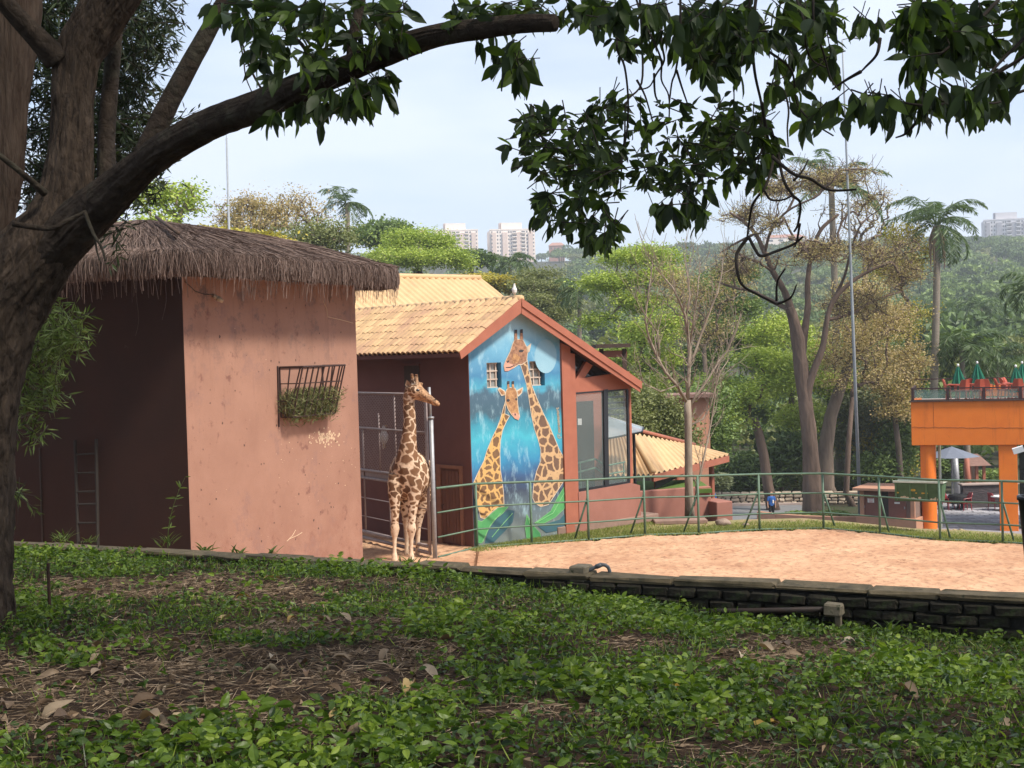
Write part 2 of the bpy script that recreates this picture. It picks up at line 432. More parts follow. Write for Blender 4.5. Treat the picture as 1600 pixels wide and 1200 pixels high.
# ------------------------------------------------------------------ terrain
def sstep(a, b, x):
    t = np.clip((np.asarray(x, float)-a)/(b-a), 0, 1); return t*t*(3-2*t)
FENCE_PX = [(746, 857), (831, 851), (920, 845), (1008, 837.5), (1092, 835), (1187, 829), (1287, 827), (1375, 834.6), (1469, 845), (1567, 849), (1680, 857)]
FPOST = [gz(px, py, 0) for px, py in FENCE_PX]
fX = np.array([p.x for p in FPOST]); fY = np.array([p.y for p in FPOST])
def fenceY(X): return np.interp(X, fX, fY)
def terr(X, Y):
    X = np.asarray(X, float); Y = np.asarray(Y, float)
    c = np.where(X < 4.0, 41.0, fenceY(X)+1.7)
    z = -5.6*sstep(0, 20, Y-c)
    z = z+82*sstep(140, 1150, Y)
    return z
def tz(x, y): return float(terr(x, y))
def gpt(px, Y):
    """ground point of the terrain below picture column px at depth Y"""
    p = pt(px, 560, Y); return Vector((p.x, Y, tz(p.x, Y)))
def grid(xs, ys, zf, mb, tint=.5):
    X, Y = np.meshgrid(xs, ys) if np.ndim(xs) == 1 else (xs, ys)
    V = np.stack([X, Y, zf(X, Y)], -1).reshape(-1, 3); ny, nx = X.shape
    i = (np.arange(ny-1)[:, None]*nx+np.arange(nx-1)[None, :]).ravel()
    mb.add(V, np.stack([i, i+1, i+nx+1, i+nx], 1), tint)
MT = {}
MT['terrain'] = M('terrain_shade_soil', (.040, .052, .02), (.06, .045, .028), scale=.6, rough=.95, bump=.5, bscale=6, speck=((.03, .045, .014), .35, .5, .15), bdist=.1)  # soil colour kept dark so bare ground between trees reads as shade
ys = np.concatenate([np.linspace(-40, 20, 13), np.linspace(22, 70, 97), np.linspace(73, 140, 24), np.geomspace(150, 1500, 30)])
S_ = np.linspace(-1, 1, 121); Xg = np.outer(np.maximum(ys, 30)*.75+30, S_); Yg = np.repeat(ys[:, None], 121, 1)
mb = MB(); grid(Xg, Yg, lambda X, Y: terr(X, Y)-.04, mb)
o = mb.build('terrain', MT['terrain'], smooth=True, kind='structure')

# sand paddock
def sandmat():
    mt, nt, bs = base('paddock_sand')
    tc = _n(nt, 'ShaderNodeTexCoord'); mp = _n(nt, 'ShaderNodeMapping', Scale=(1, 1, 1)); nt.links.new(tc.outputs['Object'], mp.inputs[0])
    n1 = _n(nt, 'ShaderNodeTexNoise', Scale=.55, Detail=7, Roughness=.65); nt.links.new(mp.outputs[0], n1.inputs[0])
    cr = _n(nt, 'ShaderNodeValToRGB'); e = cr.color_ramp.elements
    e[0].position = .34; e[0].color = (.42, .225, .13, 1); e[1].position = .6; e[1].color = (.56, .345, .21, 1)
    nt.links.new(n1.outputs[0], cr.inputs[0])
    n2 = _n(nt, 'ShaderNodeTexNoise', Scale=5.5, Detail=6, Roughness=.75); nt.links.new(mp.outputs[0], n2.inputs[0])
    r2 = _n(nt, 'ShaderNodeValToRGB'); q = r2.color_ramp.elements
    q[0].position = .50; q[0].color = (0, 0, 0, 1); q[1].position = .66; q[1].color = (.8, .8, .8, 1); nt.links.new(n2.outputs[0], r2.inputs[0])
    mx = _n(nt, 'ShaderNodeMix', data_type='RGBA'); mx.inputs[7].default_value = (.24, .115, .07, 1)
    nt.links.new(r2.outputs[0], mx.inputs[0]); nt.links.new(cr.outputs[0], mx.inputs[6]); nt.links.new(mx.outputs[2], bs.inputs['Base Color'])
    bs.inputs['Roughness'].default_value = .95; bs.inputs['Specular IOR Level'].default_value = .1
    bp = _n(nt, 'ShaderNodeBump', Strength=.55, Distance=.05); nt.links.new(n2.outputs[0], bp.inputs['Height']); nt.links.new(bp.outputs[0], bs.inputs['Normal'])
    return mt
MT['sand'] = sandmat()
xs = np.concatenate([np.linspace(-16, -6, 21), np.linspace(-5.8, 13, 280), np.linspace(13.5, 15, 4)]); vv = np.concatenate([np.linspace(0, .42, 12), np.linspace(.43, 1, 240)])
yend = np.where(xs < fX[0], 40.5, fenceY(xs)-.02)
yend = yend-np.where(xs > fX[0]+.4, .12*np.abs(np.sin(xs*2.3)+.6*np.sin(xs*5.1)), 0)
Xg, Vg = np.meshgrid(xs, vv); Yg = 9+(yend[None, :]-9)*Vg
_hp = np.random.default_rng(55); HPX = _hp.uniform(-6, 13, 900); HPY = _hp.uniform(22, 36, 900)
def sandz(X, Y):
    z = sandz0(X, Y)
    for a, b in zip(HPX, HPY):
        d2 = ((X-a)**2+(Y-b)**2)
        k = d2 < .16
        if k.any(): z[k] += -.034*np.exp(-d2[k]/.010)+.014*np.exp(-(np.sqrt(d2[k])-.17)**2/.005)
    return z
def sandz0(X, Y):
    return .012+.008*np.sin(X*1.1+.6*np.sin(Y*1.3))*np.sin(Y*.9+X*.4)+.003*np.sin(X*6.3+Y*2.2)*np.sin(Y*5.2-X*1.9)+.005*RNG.normal(size=X.shape)
mb = MB(); grid(Xg, Yg, sandz, mb); mb.build('paddock', MT['sand'], smooth=True, kind='structure')

# lower plaza and road (level -5.6)
MT['paver'] = M('plaza_pavers', (.32, .31, .33), (.2, .195, .21), scale=2.2, rough=.85, bump=.3, bscale=9)
MT['asphalt'] = M('asphalt', (.20, .20, .205), (.15, .15, .155), scale=3, rough=.85)
Z0 = -5.6
def quadsheet(name, pts, mat, z, kind='structure', sub=1):
    mb = MB(); mb.add([(p[0], p[1], z) for p in pts], [list(range(len(pts)))]); return mb.build(name, mat, kind=kind, fix=True)
pa = [gz(1440, 840, Z0), gz(1800, 840, Z0), gz(1800, 772, Z0), gz(1440, 772, Z0)]
quadsheet('plaza', pa, MT['paver'], Z0+.005)
pr = [gz(1040, 836, Z0), gz(1240, 836, Z0), gz(1262, 794, Z0), gz(1250, 789, Z0), gz(1020, 793, Z0)]
quadsheet('road', pr, MT['asphalt'], Z0+.004)
MT['walk'] = M('sidewalk_concrete', (.42, .33, .29), (.33, .26, .23), scale=1.5, rough=.9)
ps = [gz(1020, 793, Z0), gz(1250, 789, Z0), gz(1330, 786, Z0), gz(1330, 781, Z0), gz(1020, 783, Z0)]
mb = MB(); mb.prism([(p.x, p.y, Z0-.1) for p in ps], (0, 0, .22)); mb.build('pavement', MT['walk'], kind='structure', fix=True)

# pavers close enough to tell apart: raised stones in the plaza's near part (children of the plaza)
MT['pstone'] = M('paver_stone', (.34, .335, .36), (.24, .235, .25), scale=6, rough=.8, rnd=.3)
plaza = bpy.data.objects['plaza']
me = MB().bbox((0, 0, 0), (.93, .46, .05), .02).mesh('paver'); me.materials.append(MT['pstone'])
p0 = gz(1472, 812, Z0); cnt = 0
for r in range(18):
    for c in range(16):
        x = p0.x-.6+c*.98+(r % 2)*.49; y = p0.y-3.2+r*.52
        px, py = proj((x, y, Z0))
        if 1455 < px < 1600 and 783 < py < 826 and cnt < 290:
            inst(me, 'paver', plaza, Matrix.Translation((x, y, Z0+.01+.012*math.sin(c*3.1+r*1.7)))); cnt += 1
# drain grate
MT['iron_dk'] = M('dark_iron', (.03, .028, .026), (.05, .03, .022), scale=12, rough=.6, metal=.3)
gt = thing('drain_grate', 'yellowish steel drain grate let into the paving in front of the orange column', 'drain grate', gz(1478, 832, Z0)+Vector((0, 0, .02)))
MT['gratey'] = M('grate_paint', (.52, .42, .22), (.3, .25, .16), scale=9, rough=.7)
c = gz(1478, 832, Z0)
for i in range(7):
    MB().box((c.x-1.05+i*.35, c.y, Z0+.05), (.16, 1.5, .05)).build('bar', MT['gratey'], gt)
MB().box((c.x, c.y, Z0+.022), (2.5, 1.7, .02)).build('frame', MT['iron_dk'], gt)

# ------------------------------------------------------------------ foreground bank
W0 = gz(20, 850, 3.0); W1 = gz(1600, 933, 3.0)
wdir = Vector((W1.x-W0.x, W1.y-W0.y, 0)).normalized(); wn = Vector((wdir.y, -wdir.x, 0))   # wn faces the camera
def wallY(X): return W0.y+(np.asarray(X, float)-W0.x)*wdir.y/wdir.x
ex_px = [(20, 850), (560, 873), (740, 885), (900, 893), (1100, 903), (1300, 915), (1500, 925), (1600, 933)]
exX = [gz(a, b, 3.0).x for a, b in ex_px]; exH = [.07, .09, .12, .19, .30, .36, .40, .40]
def fgz(X, Y):
    X = np.asarray(X, float); Y = np.asarray(Y, float)
    w = wallY(X); zb = 3.0-np.interp(X, exX, exH)
    t = np.clip((Y-4.6)/(w-4.6), 0, 1)
    z = 3.3+(zb-3.3)*t
    z = z+.035*np.sin(X*1.9+1.3)*np.sin(Y*1.3+.5)*np.clip(4*(1-t), 0, 1)+.018*np.sin(X*5.1+Y*2.7)*np.sin(Y*4.4-X*1.2)*np.clip(6*(1-t), 0, 1)
    return z
MUL = [(330, 925, 300, 24), (230, 1085, 330, 78), (560, 1045, 150, 42), (1235, 1022, 130, 24), (640, 1080, 80, 20), (480, 985, 170, 18), (1420, 950, 260, 25), (820, 1120, 90, 16), (1150, 1180, 120, 14), (1000, 1010, 60, 10)]
def mulch(X, Y, Z):
    px, py = projn(np.stack([X, Y, Z], -1)); m_ = np.zeros_like(X)
    wob = .22*np.sin(X*4.1+Y*2.3)+.2*np.sin(X*2.3-Y*5.1)+.15*np.sin(X*9+Y*7)
    for cx, cy, rx, ry in MUL:
        d = np.sqrt(((px-cx)/rx)**2+((py-cy)/ry)**2)+wob; m_ = np.maximum(m_, np.clip((1.12-d)/.35, 0, 1))
    return m_
MT['soil'] = M('dark_soil', (.065, .040, .026), (.022, .015, .011), scale=9, rough=.98, bump=.9, bscale=45, spec=.1)
sx = np.linspace(-15, 9, 241); sv = np.linspace(0, 1, 171)
Xg, Vg = np.meshgrid(sx, sv); Yg = -5+(wallY(sx)[None, :]-.01+5)*Vg
mb = MB(); grid(Xg, Yg, lambda X, Y: fgz(X, Y)+.008*RNG.normal(size=X.shape), mb)
bank = mb.build('bank', MT['soil'], smooth=True, kind='structure'); WOFF['bank'] = (0, 0, 0)

def fg_samples(n, rng, ymax=1.0):
    Y = np.sqrt(rng.uniform(4.4**2, 15.6**2, n)); X = rng.uniform(-.50, .66, n)*Y
    k = Y < wallY(X)-.03; X = X[k]; Y = Y[k]; return X, Y, fgz(X, Y)
rng = np.random.default_rng(11)
# ground cover: little stems of oval leaves
X, Y, Z = fg_samples(165000, rng); mu = mulch(X, Y, Z)
patch = .5+.5*np.sin(X*1.7+.8*np.sin(Y*1.1))*np.sin(Y*1.9+X*.7); clump = np.sin(X*9+2*np.sin(Y*4))*np.sin(Y*8-2*np.sin(X*5))+.6*np.sin(X*17+Y*5)*np.sin(Y*15-X*6)
keep = rng.random(len(X)) < np.clip(1.0-mu*.955, .03, 1)*(.72+.28*patch)*np.clip(.75+.5*clump, .32, 1); clump = clump[keep]; X, Y, Z, patch = X[keep], Y[keep], Z[keep], patch[keep]
h = rng.uniform(.01, .085, len(X))*(.5+.7*patch+.7*np.clip(clump, 0, 1.4)); A = rng.normal(size=(len(X), 3)); A[:, 2] = rng.uniform(-.15, .7, len(X))
near = np.clip((9-Y)/4, 0, 1)
L = rng.uniform(.025, .058, len(X))*(1+.4*near*rng.random(len(X)))*(.7+.6*patch)
MT['gcover'] = leafmat('ground_cover_leaf', [(.022, .046, .009), (.07, .125, .016), (.15, .23, .025), (.30, .38, .06)], rough=.42, trans=.35, spec=.4)
mb = MB(); long_leaves(mb, np.stack([X, Y, Z+h], -1), A, L, L*rng.uniform(.42, .62, len(X)), rng, np.clip(.3*patch+.25*clump+.6*rng.random(len(X))-.1, 0, 1), droop=.3)
# thin stems and grass blades among them
k = rng.random(len(X)) < .3; n = k.sum()
B = np.stack([X[k], Y[k], Z[k]], -1); A2 = rng.normal(size=(n, 3))*.5; A2[:, 2] = 1
leaf_quads(mb, B+unit(A2)*.06, rng.uniform(.07, .16, n), .006, A2, rng, rng.random(n), fold=0)
mb.build('ground_cover', MT['gcover'], kind='stuff')
# straw, twigs and chopped litter on the bare patches
X, Y, Z = fg_samples(205000, rng); mu = mulch(X, Y, Z); k = rng.random(len(X)) < (.16+.84*mu)*.62; X, Y, Z = X[k], Y[k], Z[k]; n = len(X)
A = rng.normal(size=(n, 3)); A[:, 2] *= .22; A[:, 0] *= 1.3
mb = MB(); leaf_quads(mb, np.stack([X, Y, Z+rng.uniform(.004, .04, n)], -1), rng.uniform(.03, .19, n), rng.uniform(.002, .0065, n), A, rng, rng.random(n)**1.3, fold=.3)
MT['straw'] = leafmat('dry_straw', [(.05, .033, .022), (.17, .115, .072), (.34, .24, .155), (.56, .43, .30)], rough=.8, trans=.08, spec=.15, tcol=(1, .9, .7))
k = rng.random(n) < .10; m_ = k.sum()
A = rng.normal(size=(m_, 3)); A[:, 2] *= .35
leaf_quads(mb, np.stack([X[k], Y[k], Z[k]+.02], -1), rng.uniform(.03, .09, m_), rng.uniform(.02, .045, m_), A, rng, rng.random(m_)*.7, fold=.35)
mb.build('straw_litter', MT['straw'], kind='stuff')
# fallen leaves big enough to pick out
def curled_leaf(seed, L=.15, W=.07):
    r = np.random.default_rng(seed); mb = MB(); n = 7; V = []; cu = r.uniform(.5, 1.6); ro = r.uniform(.3, 1.0)
    for i in range(n):
        t = i/(n-1); w = W*.5*math.sin(math.pi*min(.98, max(.03, t**.85)))
        z = .022*math.sin(t*math.pi*cu); x = (t-.5)*L
        for s_, zz in ((-1, ro), (0, 0), (1, ro*r.uniform(.4, 1.2))): V.append((x, s_*w*(1-.3*ro), z+zz*w*.9+.004*r.normal()))
    F = [(i*3+j, i*3+j+1, i*3+j+4, i*3+j+3) for i in range(n-1) for j in range(2)]
    mb.add(V, F); return mb.mesh('fallen_leaf', smooth=True)
MT['deadleaf'] = leafmat('fallen_leaf_skin', [(.12, .075, .045), (.36, .27, .18), (.20, .12, .07), (.52, .43, .31), (.36, .23, .04)], rough=.65, trans=.15, obj=True, tcol=(1.1, .9, .5))
dl = [curled_leaf(s, L=.13+.03*(s % 3), W=.06+.02*(s % 2)) for s in range(6)]
for q in dl: q.materials.append(MT['deadleaf'])
spots = [(600, 1032), (640, 1085), (590, 1076), (935, 968), (1055, 1083), (270, 1010), (640, 925), (690, 965), (500, 985), (550, 1000), (160, 1048), (230, 1105), (480, 1060), (350, 975), (1190, 1145), (1570, 1140), (1110, 1140), (1240, 1030), (1325, 1008), (830, 1070), (800, 1062), (95, 1130), (530, 998), (410, 1000), (120, 920), (700, 1008), (330, 1040), (560, 1150), (75, 1060), (1420, 1090)]
for i in range(75):
    if i < len(spots): px, py = spots[i]
    else:
        cx, cy, rx, ry = MUL[[0, 1, 1, 1, 2, 3, 5, 1][i % 8]]; px = cx+rng.uniform(-.9, .9)*rx; py = cy+rng.uniform(-.9, .9)*ry
        if not (5 < px < 1595 and 905 < py < 1195): px, py = rng.uniform(100, 500), rng.uniform(1010, 1140)
    g = gz(px, py, 3.0)
    for _ in range(6): g = gz(px, py, float(fgz(g.x, g.y)))
    sc = rng.uniform(.65, 1.15)
    mtx = Matrix.Translation((g.x, g.y, g.z+.025))@Matrix.Rotation(rng.uniform(0, 6.28), 4, 'Z')@Matrix.Rotation(rng.normal()*.35, 4, 'X')@Matrix.Rotation(rng.normal()*.3, 4, 'Y')@Matrix.Scale(sc, 4)
    inst(dl[i % 6], 'fallen_leaf', bank, mtx)

# ------------------------------------------------------------------ low brick retaining wall in front
MT['wallcap'] = M('wall_cap_concrete', (.19, .145, .085), (.06, .05, .03), scale=5, rough=.95, bump=.6, bscale=22, rnd=.15, speck=((.05, .05, .03), 7, .58, .1))
MT['wallbrick'] = M('mossy_brick', (.036, .030, .020), (.015, .0135, .009), scale=9, rough=.95, bump=1.0, bscale=24, rnd=.3, speck=((.045, .06, .022), 5, .56, .1))
MT['wallbody'] = M('dark_mortar', (.045, .04, .032), (.022, .021, .017), scale=8, rough=.98, bump=.8)
wl = thing('retaining_wall', 'low dark mossy brick retaining wall with pale worn top along the sand paddock', 'wall', (W0.x, W0.y, 2.6))
Wa = W0-wdir*9; Wlen = (W1-W0).length+9+4
AX = (wdir, -wn, Vector((0, 0, 1)))
c = Wa+wdir*(Wlen/2)-wn*.12; MB().box((c.x, c.y, 1.4), (Wlen, .20, 3.06), AX).build('core', MT['wallbody'], wl)
rr = random.Random(3); s = 0; k = 0
while s < Wlen:
    L = rr.uniform(.5, .95); c = Wa+wdir*(s+L/2)-wn*.11
    MB().bbox((c.x, c.y, 2.972+rr.uniform(-.010, .008)), (L-.008, .25+rr.uniform(-.03, .03), .05+rr.uniform(-.012, .012)), .016, AX, jit=.014, rng=rr).build('cap_slab', MT['wallcap'], wl)
    s += L; k += 1
bk = [MB().bbox((0, 0, 0), (.238+rr.uniform(-.03, .01), .10, .083), .014, jit=.010, rng=rr).mesh('brick') for _ in range(9)]
for q in bk: q.materials.append(MT['wallbrick'])
s0 = (gz(870, 893, 3)-Wa).dot(wdir); nb = 0
for r in range(7):
    for i in range(34):
        sx_ = s0+i*.243+(r % 2)*.12; z = 2.885-r*.09
        p = Wa+wdir*sx_
        if z+.05 < float(fgz(p.x, p.y-.05)) or proj((p.x, p.y, z))[0] > 1640 or nb > 296 or rr.random() < .025: continue
        p = p+wn*(.005+rr.uniform(-.02, .008))
        mtx = Matrix.Translation((p.x, p.y, z))@Matrix([(wdir.x, -wn.x, 0, 0), (wdir.y, -wn.y, 0, 0), (0, 0, 1, 0), (0, 0, 0, 1)])@Matrix.Rotation(rr.uniform(-.03, .03), 4, 'Y')
        inst(bk[rr.randrange(9)], 'brick', wl, mtx); nb += 1
# stub block, bent pipe, pipe along the foot with its end block
MT['conc'] = M('pale_concrete', (.27, .225, .15), (.12, .10, .07), scale=9, rough=.95, bump=.5, speck=((.05, .055, .03), 9, .56, .1))
p = gz(908, 893, 3.0)
t = thing('concrete_stub', 'small square concrete stub on the wall top beside the bent pipe', 'concrete block', (p.x, p.y, 2.8))
MB().bbox((p.x, p.y, 2.93), (.15, .20, .26), .012, AX, jit=.004).build('block', MT['conc'], t)
MT['pvc'] = M('grey_pipe', (.11, .12, .13), (.06, .065, .07), scale=9, rough=.45, spec=.5)
q = p.y-.02
t = thing('bent_pipe', 'short grey bent pipe arching over the wall top', 'pipe', (p.x+.1, q, 3.0))
pp = [pt(x, y, q) for x, y in ((912, 896), (922, 890), (934, 884.5), (940, 882.2), (946, 883), (950.5, 886.5), (952.5, 892), (953, 899))]
MB().tube(pp, .017, 10).build('tube', MT['pvc'], t, smooth=True)
MB().tube([pp[2]*.75+pp[1]*.25, pp[3]], .022, 10).build('coupling', MT['pvc'], t, smooth=True)
def onfg(px, py, lift=0):
    g = gz(px, py, 2.8)
    for _ in range(8): g = gz(px, py, float(fgz(g.x, g.y))+lift)
    return g
p = Wa+wdir*((gz(1312, 915, 3)-Wa).dot(wdir))+wn*.14
zc = CAMZ+(ray(1312, 952).z/ray(1312, 952).y)*p.y
t = thing('foot_pipe', 'long dark pipe lying along the foot of the brick wall', 'pipe', (p.x-.6, p.y+.2, zc))
a = Wa+wdir*((gz(1150, 903, 3)-Wa).dot(wdir))+wn*.12; za = CAMZ+(ray(1150, 955).z/ray(1150, 955).y)*a.y
MB().tube([(a.x-.5, a.y+.2, za-.03), (a.x, a.y, za), (p.x, p.y, zc)], .025, 10).build('tube', MT['iron_dk'], t, smooth=True)
t = thing('end_block', 'pale concrete block capping the end of the pipe at the wall foot', 'concrete block', (p.x, p.y, zc))
MB().bbox((p.x, p.y, zc), (.15, .12, .095), .012, AX, jit=.005).build('block', MT['conc'], t)
MB().bbox((p.x+.035, p.y, zc-.15), (.05, .05, .22), .006, AX).build('stake', MT['conc'], t)
MT['rust'] = M('rusty_steel', (.07, .032, .02), (.03, .018, .014), scale=20, rough=.85)
g = onfg(78, 962); t = thing('steel_stake', 'thin rusty steel stake standing in the weeds beside the big trunk', 'stake', g)
MB().tube([g-Vector((0, 0, .1)), pt(75, 880, g.y)], .013, 8).build('rod', MT['rust'], t)
# black bin at the right edge
MT['blackp'] = M('black_plastic', (.012, .012, .013), (.02, .02, .02), scale=5, rough=.5)
bx = pt(1630, 775, 6.0); gzv = float(fgz(bx.x, bx.y))
t = thing('black_bin', 'tall tapered black plastic bin cut off by the right edge of the photo', 'bin', (bx.x, bx.y, gzv))
hb = bx.z-gzv
MB().lathe((bx.x, bx.y, gzv), [(.0, 0), (.035, 0), (.062, hb*.5), (.098, hb*.9), (.105, hb*.985), (.112, hb*.985), (.112, hb), (.095, hb), (.09, hb*.9), (0, hb*.88)], 24).build('body', MT['blackp'], t, smooth=True)

# weeds standing along the wall
MT['weed'] = leafmat('weed_leaf', [(.045, .075, .015), (.09, .14, .03), (.15, .21, .05)], rough=.45, trans=.4)
def weed(px, py, hgt, n, L, W, label, seed, stem=0, lean=0, on='fg'):
    r = np.random.default_rng(seed); g = onfg(px, py)
    t = thing('weed', label, 'weed', g); mb = MB()
    a = r.uniform(0, 6.28, n); e = r.uniform(.5, 1.3, n)
    A = np.stack([np.cos(a)*np.cos(e), np.sin(a)*np.cos(e)*.6, np.sin(e)], -1)
    B = np.array(g)+np.stack([r.normal(size=n)*.05, r.normal(size=n)*.04, r.uniform(0, hgt*.35, n)], -1)
    long_leaves(mb, B, A, L*r.uniform(.6, 1.2, n), W, r, droop=.5); mb.build('leaf_blades', MT['weed'], t)
    if stem:
        s_ = MB(); P = [g+Vector((lean*q*q, 0, stem*q)) for q in np.linspace(0, 1, 8)]
        s_.tube(P, [.006*(1-.7*q) for q in np.linspace(0, 1, 8)], 5)
        i = r.integers(2, 8, 26); B = np.array([P[q] for q in i])+r.normal(size=(26, 3))*.01
        A = r.normal(size=(26, 3)); A[:, 2] = abs(A[:, 2])*.5
        long_leaves(s_, B, A, .11*r.uniform(.6, 1.1, 26), .02, r); s_.build('stem', MT['weed'], t)
weed(262, 856, .2, 24, .15, .016, 'tall spindly weed with one long leaning stem before the dark hut wall', 1, .78, .22)
weed(98, 850, .15, 30, .14, .014, 'tuft of fine grass on the wall top near the big trunk', 2)
weed(318, 868, .14, 9, .13, .028, 'broad bladed weed below the left corner of the lit hut wall', 3)
weed(375, 874, .14, 9, .13, .026, 'broad bladed weed below the middle of the lit hut wall', 4)
weed(430, 874, .14, 9, .13, .026, 'broad bladed weed below the hay rack', 5)
weed(640, 890, .12, 22, .13, .02, 'leafy weed on the wall edge right below the giraffe', 6)
weed(975, 938, .2, 9, .17, .05, 'bright upright broad leaf weed right of the bent pipe', 7)
weed(1490, 1000, .25, 16, .2, .014, 'grassy weed at the foot of the brick wall on the right', 8)
weed(1390, 998, .2, 18, .12, .03, 'leafy weed right of the bare patch by the brick wall', 9)
weed(140, 850, .12, 18, .1, .012, 'small dry tuft on the wall top left of the ladder', 10)
# ------------------------------------------------------------------ thatched hut
Zv = Vector((0, 0, 1))
MT['hutwall'] = M('salmon_plaster', (.33, .180, .128), (.27, .142, .100), scale=.9, rough=.92, bump=.25, bscale=30, speck=((.19, .09, .068), 2.6, .60, .09))
def chips(mt, col, sc, pos, wid, zr=None, st=(1, 1, 1)):
    nt = mt.node_tree; bs = nt.nodes['Principled BSDF']; src = bs.inputs['Base Color'].links[0].from_socket
    tc = _n(nt, 'ShaderNodeTexCoord'); nz = _n(nt, 'ShaderNodeTexNoise', Scale=sc, Detail=7, Roughness=.75); mp = _n(nt, 'ShaderNodeMapping', Scale=st); nt.links.new(tc.outputs['Object'], mp.inputs[0]); nt.links.new(mp.outputs[0], nz.inputs[0])
    r2 = _n(nt, 'ShaderNodeValToRGB'); q = r2.color_ramp.elements
    q[0].position = pos; q[0].color = (0, 0, 0, 1); q[1].position = pos+wid; q[1].color = (1, 1, 1, 1); nt.links.new(nz.outputs[0], r2.inputs[0])
    fac = r2.outputs[0]
    if zr:
        sp = _n(nt, 'ShaderNodeSeparateXYZ'); nt.links.new(tc.outputs['Object'], sp.inputs[0])
        mr = _n(nt, 'ShaderNodeMapRange'); mr.inputs[1].default_value, mr.inputs[2].default_value = zr; nt.links.new(sp.outputs['Z'], mr.inputs[0])
        mu = _n(nt, 'ShaderNodeMath', operation='MULTIPLY'); nt.links.new(fac, mu.inputs[0]); nt.links.new(mr.outputs[0], mu.inputs[1]); fac = mu.outputs[0]
    mx = _n(nt, 'ShaderNodeMix', data_type='RGBA'); mx.inputs[7].default_value = c4(col)
    nt.links.new(fac, mx.inputs[0]); nt.links.new(src, mx.inputs[6]); nt.links.new(mx.outputs[2], bs.inputs['Base Color'])
chips(MT['hutwall'], (.16, .10, .085), 1.9, .53, .09, (4.4, 6.2))      # dark water stains near the top
chips(MT['hutwall'], (.17, .085, .068), 7, .655, .03)
chips(MT['hutwall'], (.55, .40, .30), 10, .695, .025)
chips(MT['hutwall'], (.25, .12, .085), 1.3, .50, .14, (2.6, .2))
chips(MT['hutwall'], (.24, .135, .11), .8, .55, .12)                    # small paint chips
chips(MT['hutwall'], (.20, .105, .08), 4.5, .54, .16, (2.6, 7.0), (1, 1, .07))
chips(MT['hutwall'], (.24, .11, .075), 2.2, .42, .2, (2.2, -.8))
chips(MT['barnwall'] if 'barnwall' in MT else MT['hutwall'], (.25, .14, .10), 7, .70, .05)
ZH = 6.6
HL = gz(284, 437, ZH); HR = gz(554, 452, ZH)
ha = (HR-HL); Lh = ha.length; ha.normalize(); hb_ = Vector((-ha.y, ha.x, 0)); LB = 9.0
HLb = HL+hb_*LB; HRb = HR+hb_*LB
hut = thing('thatched_hut', 'tall salmon plastered giraffe hut with a shaggy thatched roof', 'hut', (HL.x, HL.y, 0))
mb = MB(); mb.prism([(q.x, q.y, -1.5) for q in (HL, HR, HRb, HLb)], (0, 0, ZH+1.75)); mb.build('wall', MT['hutwall'], hut, fix=True)
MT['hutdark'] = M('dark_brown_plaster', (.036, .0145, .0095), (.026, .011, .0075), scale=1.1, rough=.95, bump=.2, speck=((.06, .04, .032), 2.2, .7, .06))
q0, q1 = HL-ha*.012, HLb-ha*.012; mb = MB(); mb.prism([(q0.x, q0.y, -1.5), (q1.x, q1.y, -1.5), (q1.x, q1.y, ZH+.2), (q0.x, q0.y, ZH+.2)], ha*.010); mb.build('dark_side', MT['hutdark'], hut, fix=True)  # thin sheet over the side face, far darker brown than the front
MT['thatch'] = M('thatch_mass', (.115, .072, .052), (.06, .038, .028), scale=6, rough=1, bump=1.0, bscale=60, stretch=(1, 1, .3), bdist=.06)
MT['strand'] = leafmat('thatch_strand', [(.085, .058, .048), (.155, .108, .09), (.22, .16, .135), (.32, .25, .215)], rough=.95, trans=.08, spec=.08, tcol=(1, .9, .8))
apex1 = (HL+HR+HRb+HLb)/4; ridge_a = Vector((apex1.x, apex1.y, 8.22))
ra0 = ridge_a-hb_*(LB/2-Lh/2)*.55; ra1 = ridge_a+hb_*(LB/2-Lh/2)*.8
OV = .85
def hutp(a, b, z): return Vector((HL.x, HL.y, 0))+ha*a+hb_*b+Zv*z   # a along lit wall, b along dark wall
rad = .55
def perim(n_per):
    # rounded rectangle of the eave, returns (point a,b ; outward a,b) all round
    cs = [(0, 0), (Lh, 0), (Lh, LB), (0, LB)]; pts = []
    ang0 = [(-math.pi, -math.pi/2), (-math.pi/2, 0), (0, math.pi/2), (math.pi/2, math.pi)]
    for i in range(4):
        for q in np.linspace(0, 1, 7):
            th = ang0[i][0]+(ang0[i][1]-ang0[i][0])*q
            ca = cs[i][0]+(.1 if cs[i][0] == 0 else -.1); cb = cs[i][1]+(.1 if cs[i][1] == 0 else -.1)
            pts.append((ca+(OV+.1)*math.cos(th), cb+(OV+.1)*math.sin(th), math.cos(th), math.sin(th)))
        j = (i+1) % 4; A = pts[-1]; th = ang0[i][1]; ox, oy = math.cos(th), math.sin(th)
        th0 = ang0[j][0]; cx = cs[j][0]+(.1 if cs[j][0] == 0 else -.1); cy = cs[j][1]+(.1 if cs[j][1] == 0 else -.1)
        Bp = (cx+(OV+.1)*math.cos(th0), cy+(OV+.1)*math.sin(th0))
        for q in np.linspace(0, 1, n_per)[1:-1]: pts.append((A[0]+(Bp[0]-A[0])*q, A[1]+(Bp[1]-A[1])*q, ox, oy))
    return pts
PE = perim(26)
def ridge_pt(a, b):
    bb = min(max(b, (ra0-HL).dot(hb_)), (ra1-HL).dot(hb_)); return hutp((ridge_a-HL).dot(ha), bb, 8.22)
prof = []  # rows of the thatch skin: ridge -> eave top -> rounded lip -> fringe foot -> soffit
rngT = np.random.default_rng(5); rows = []
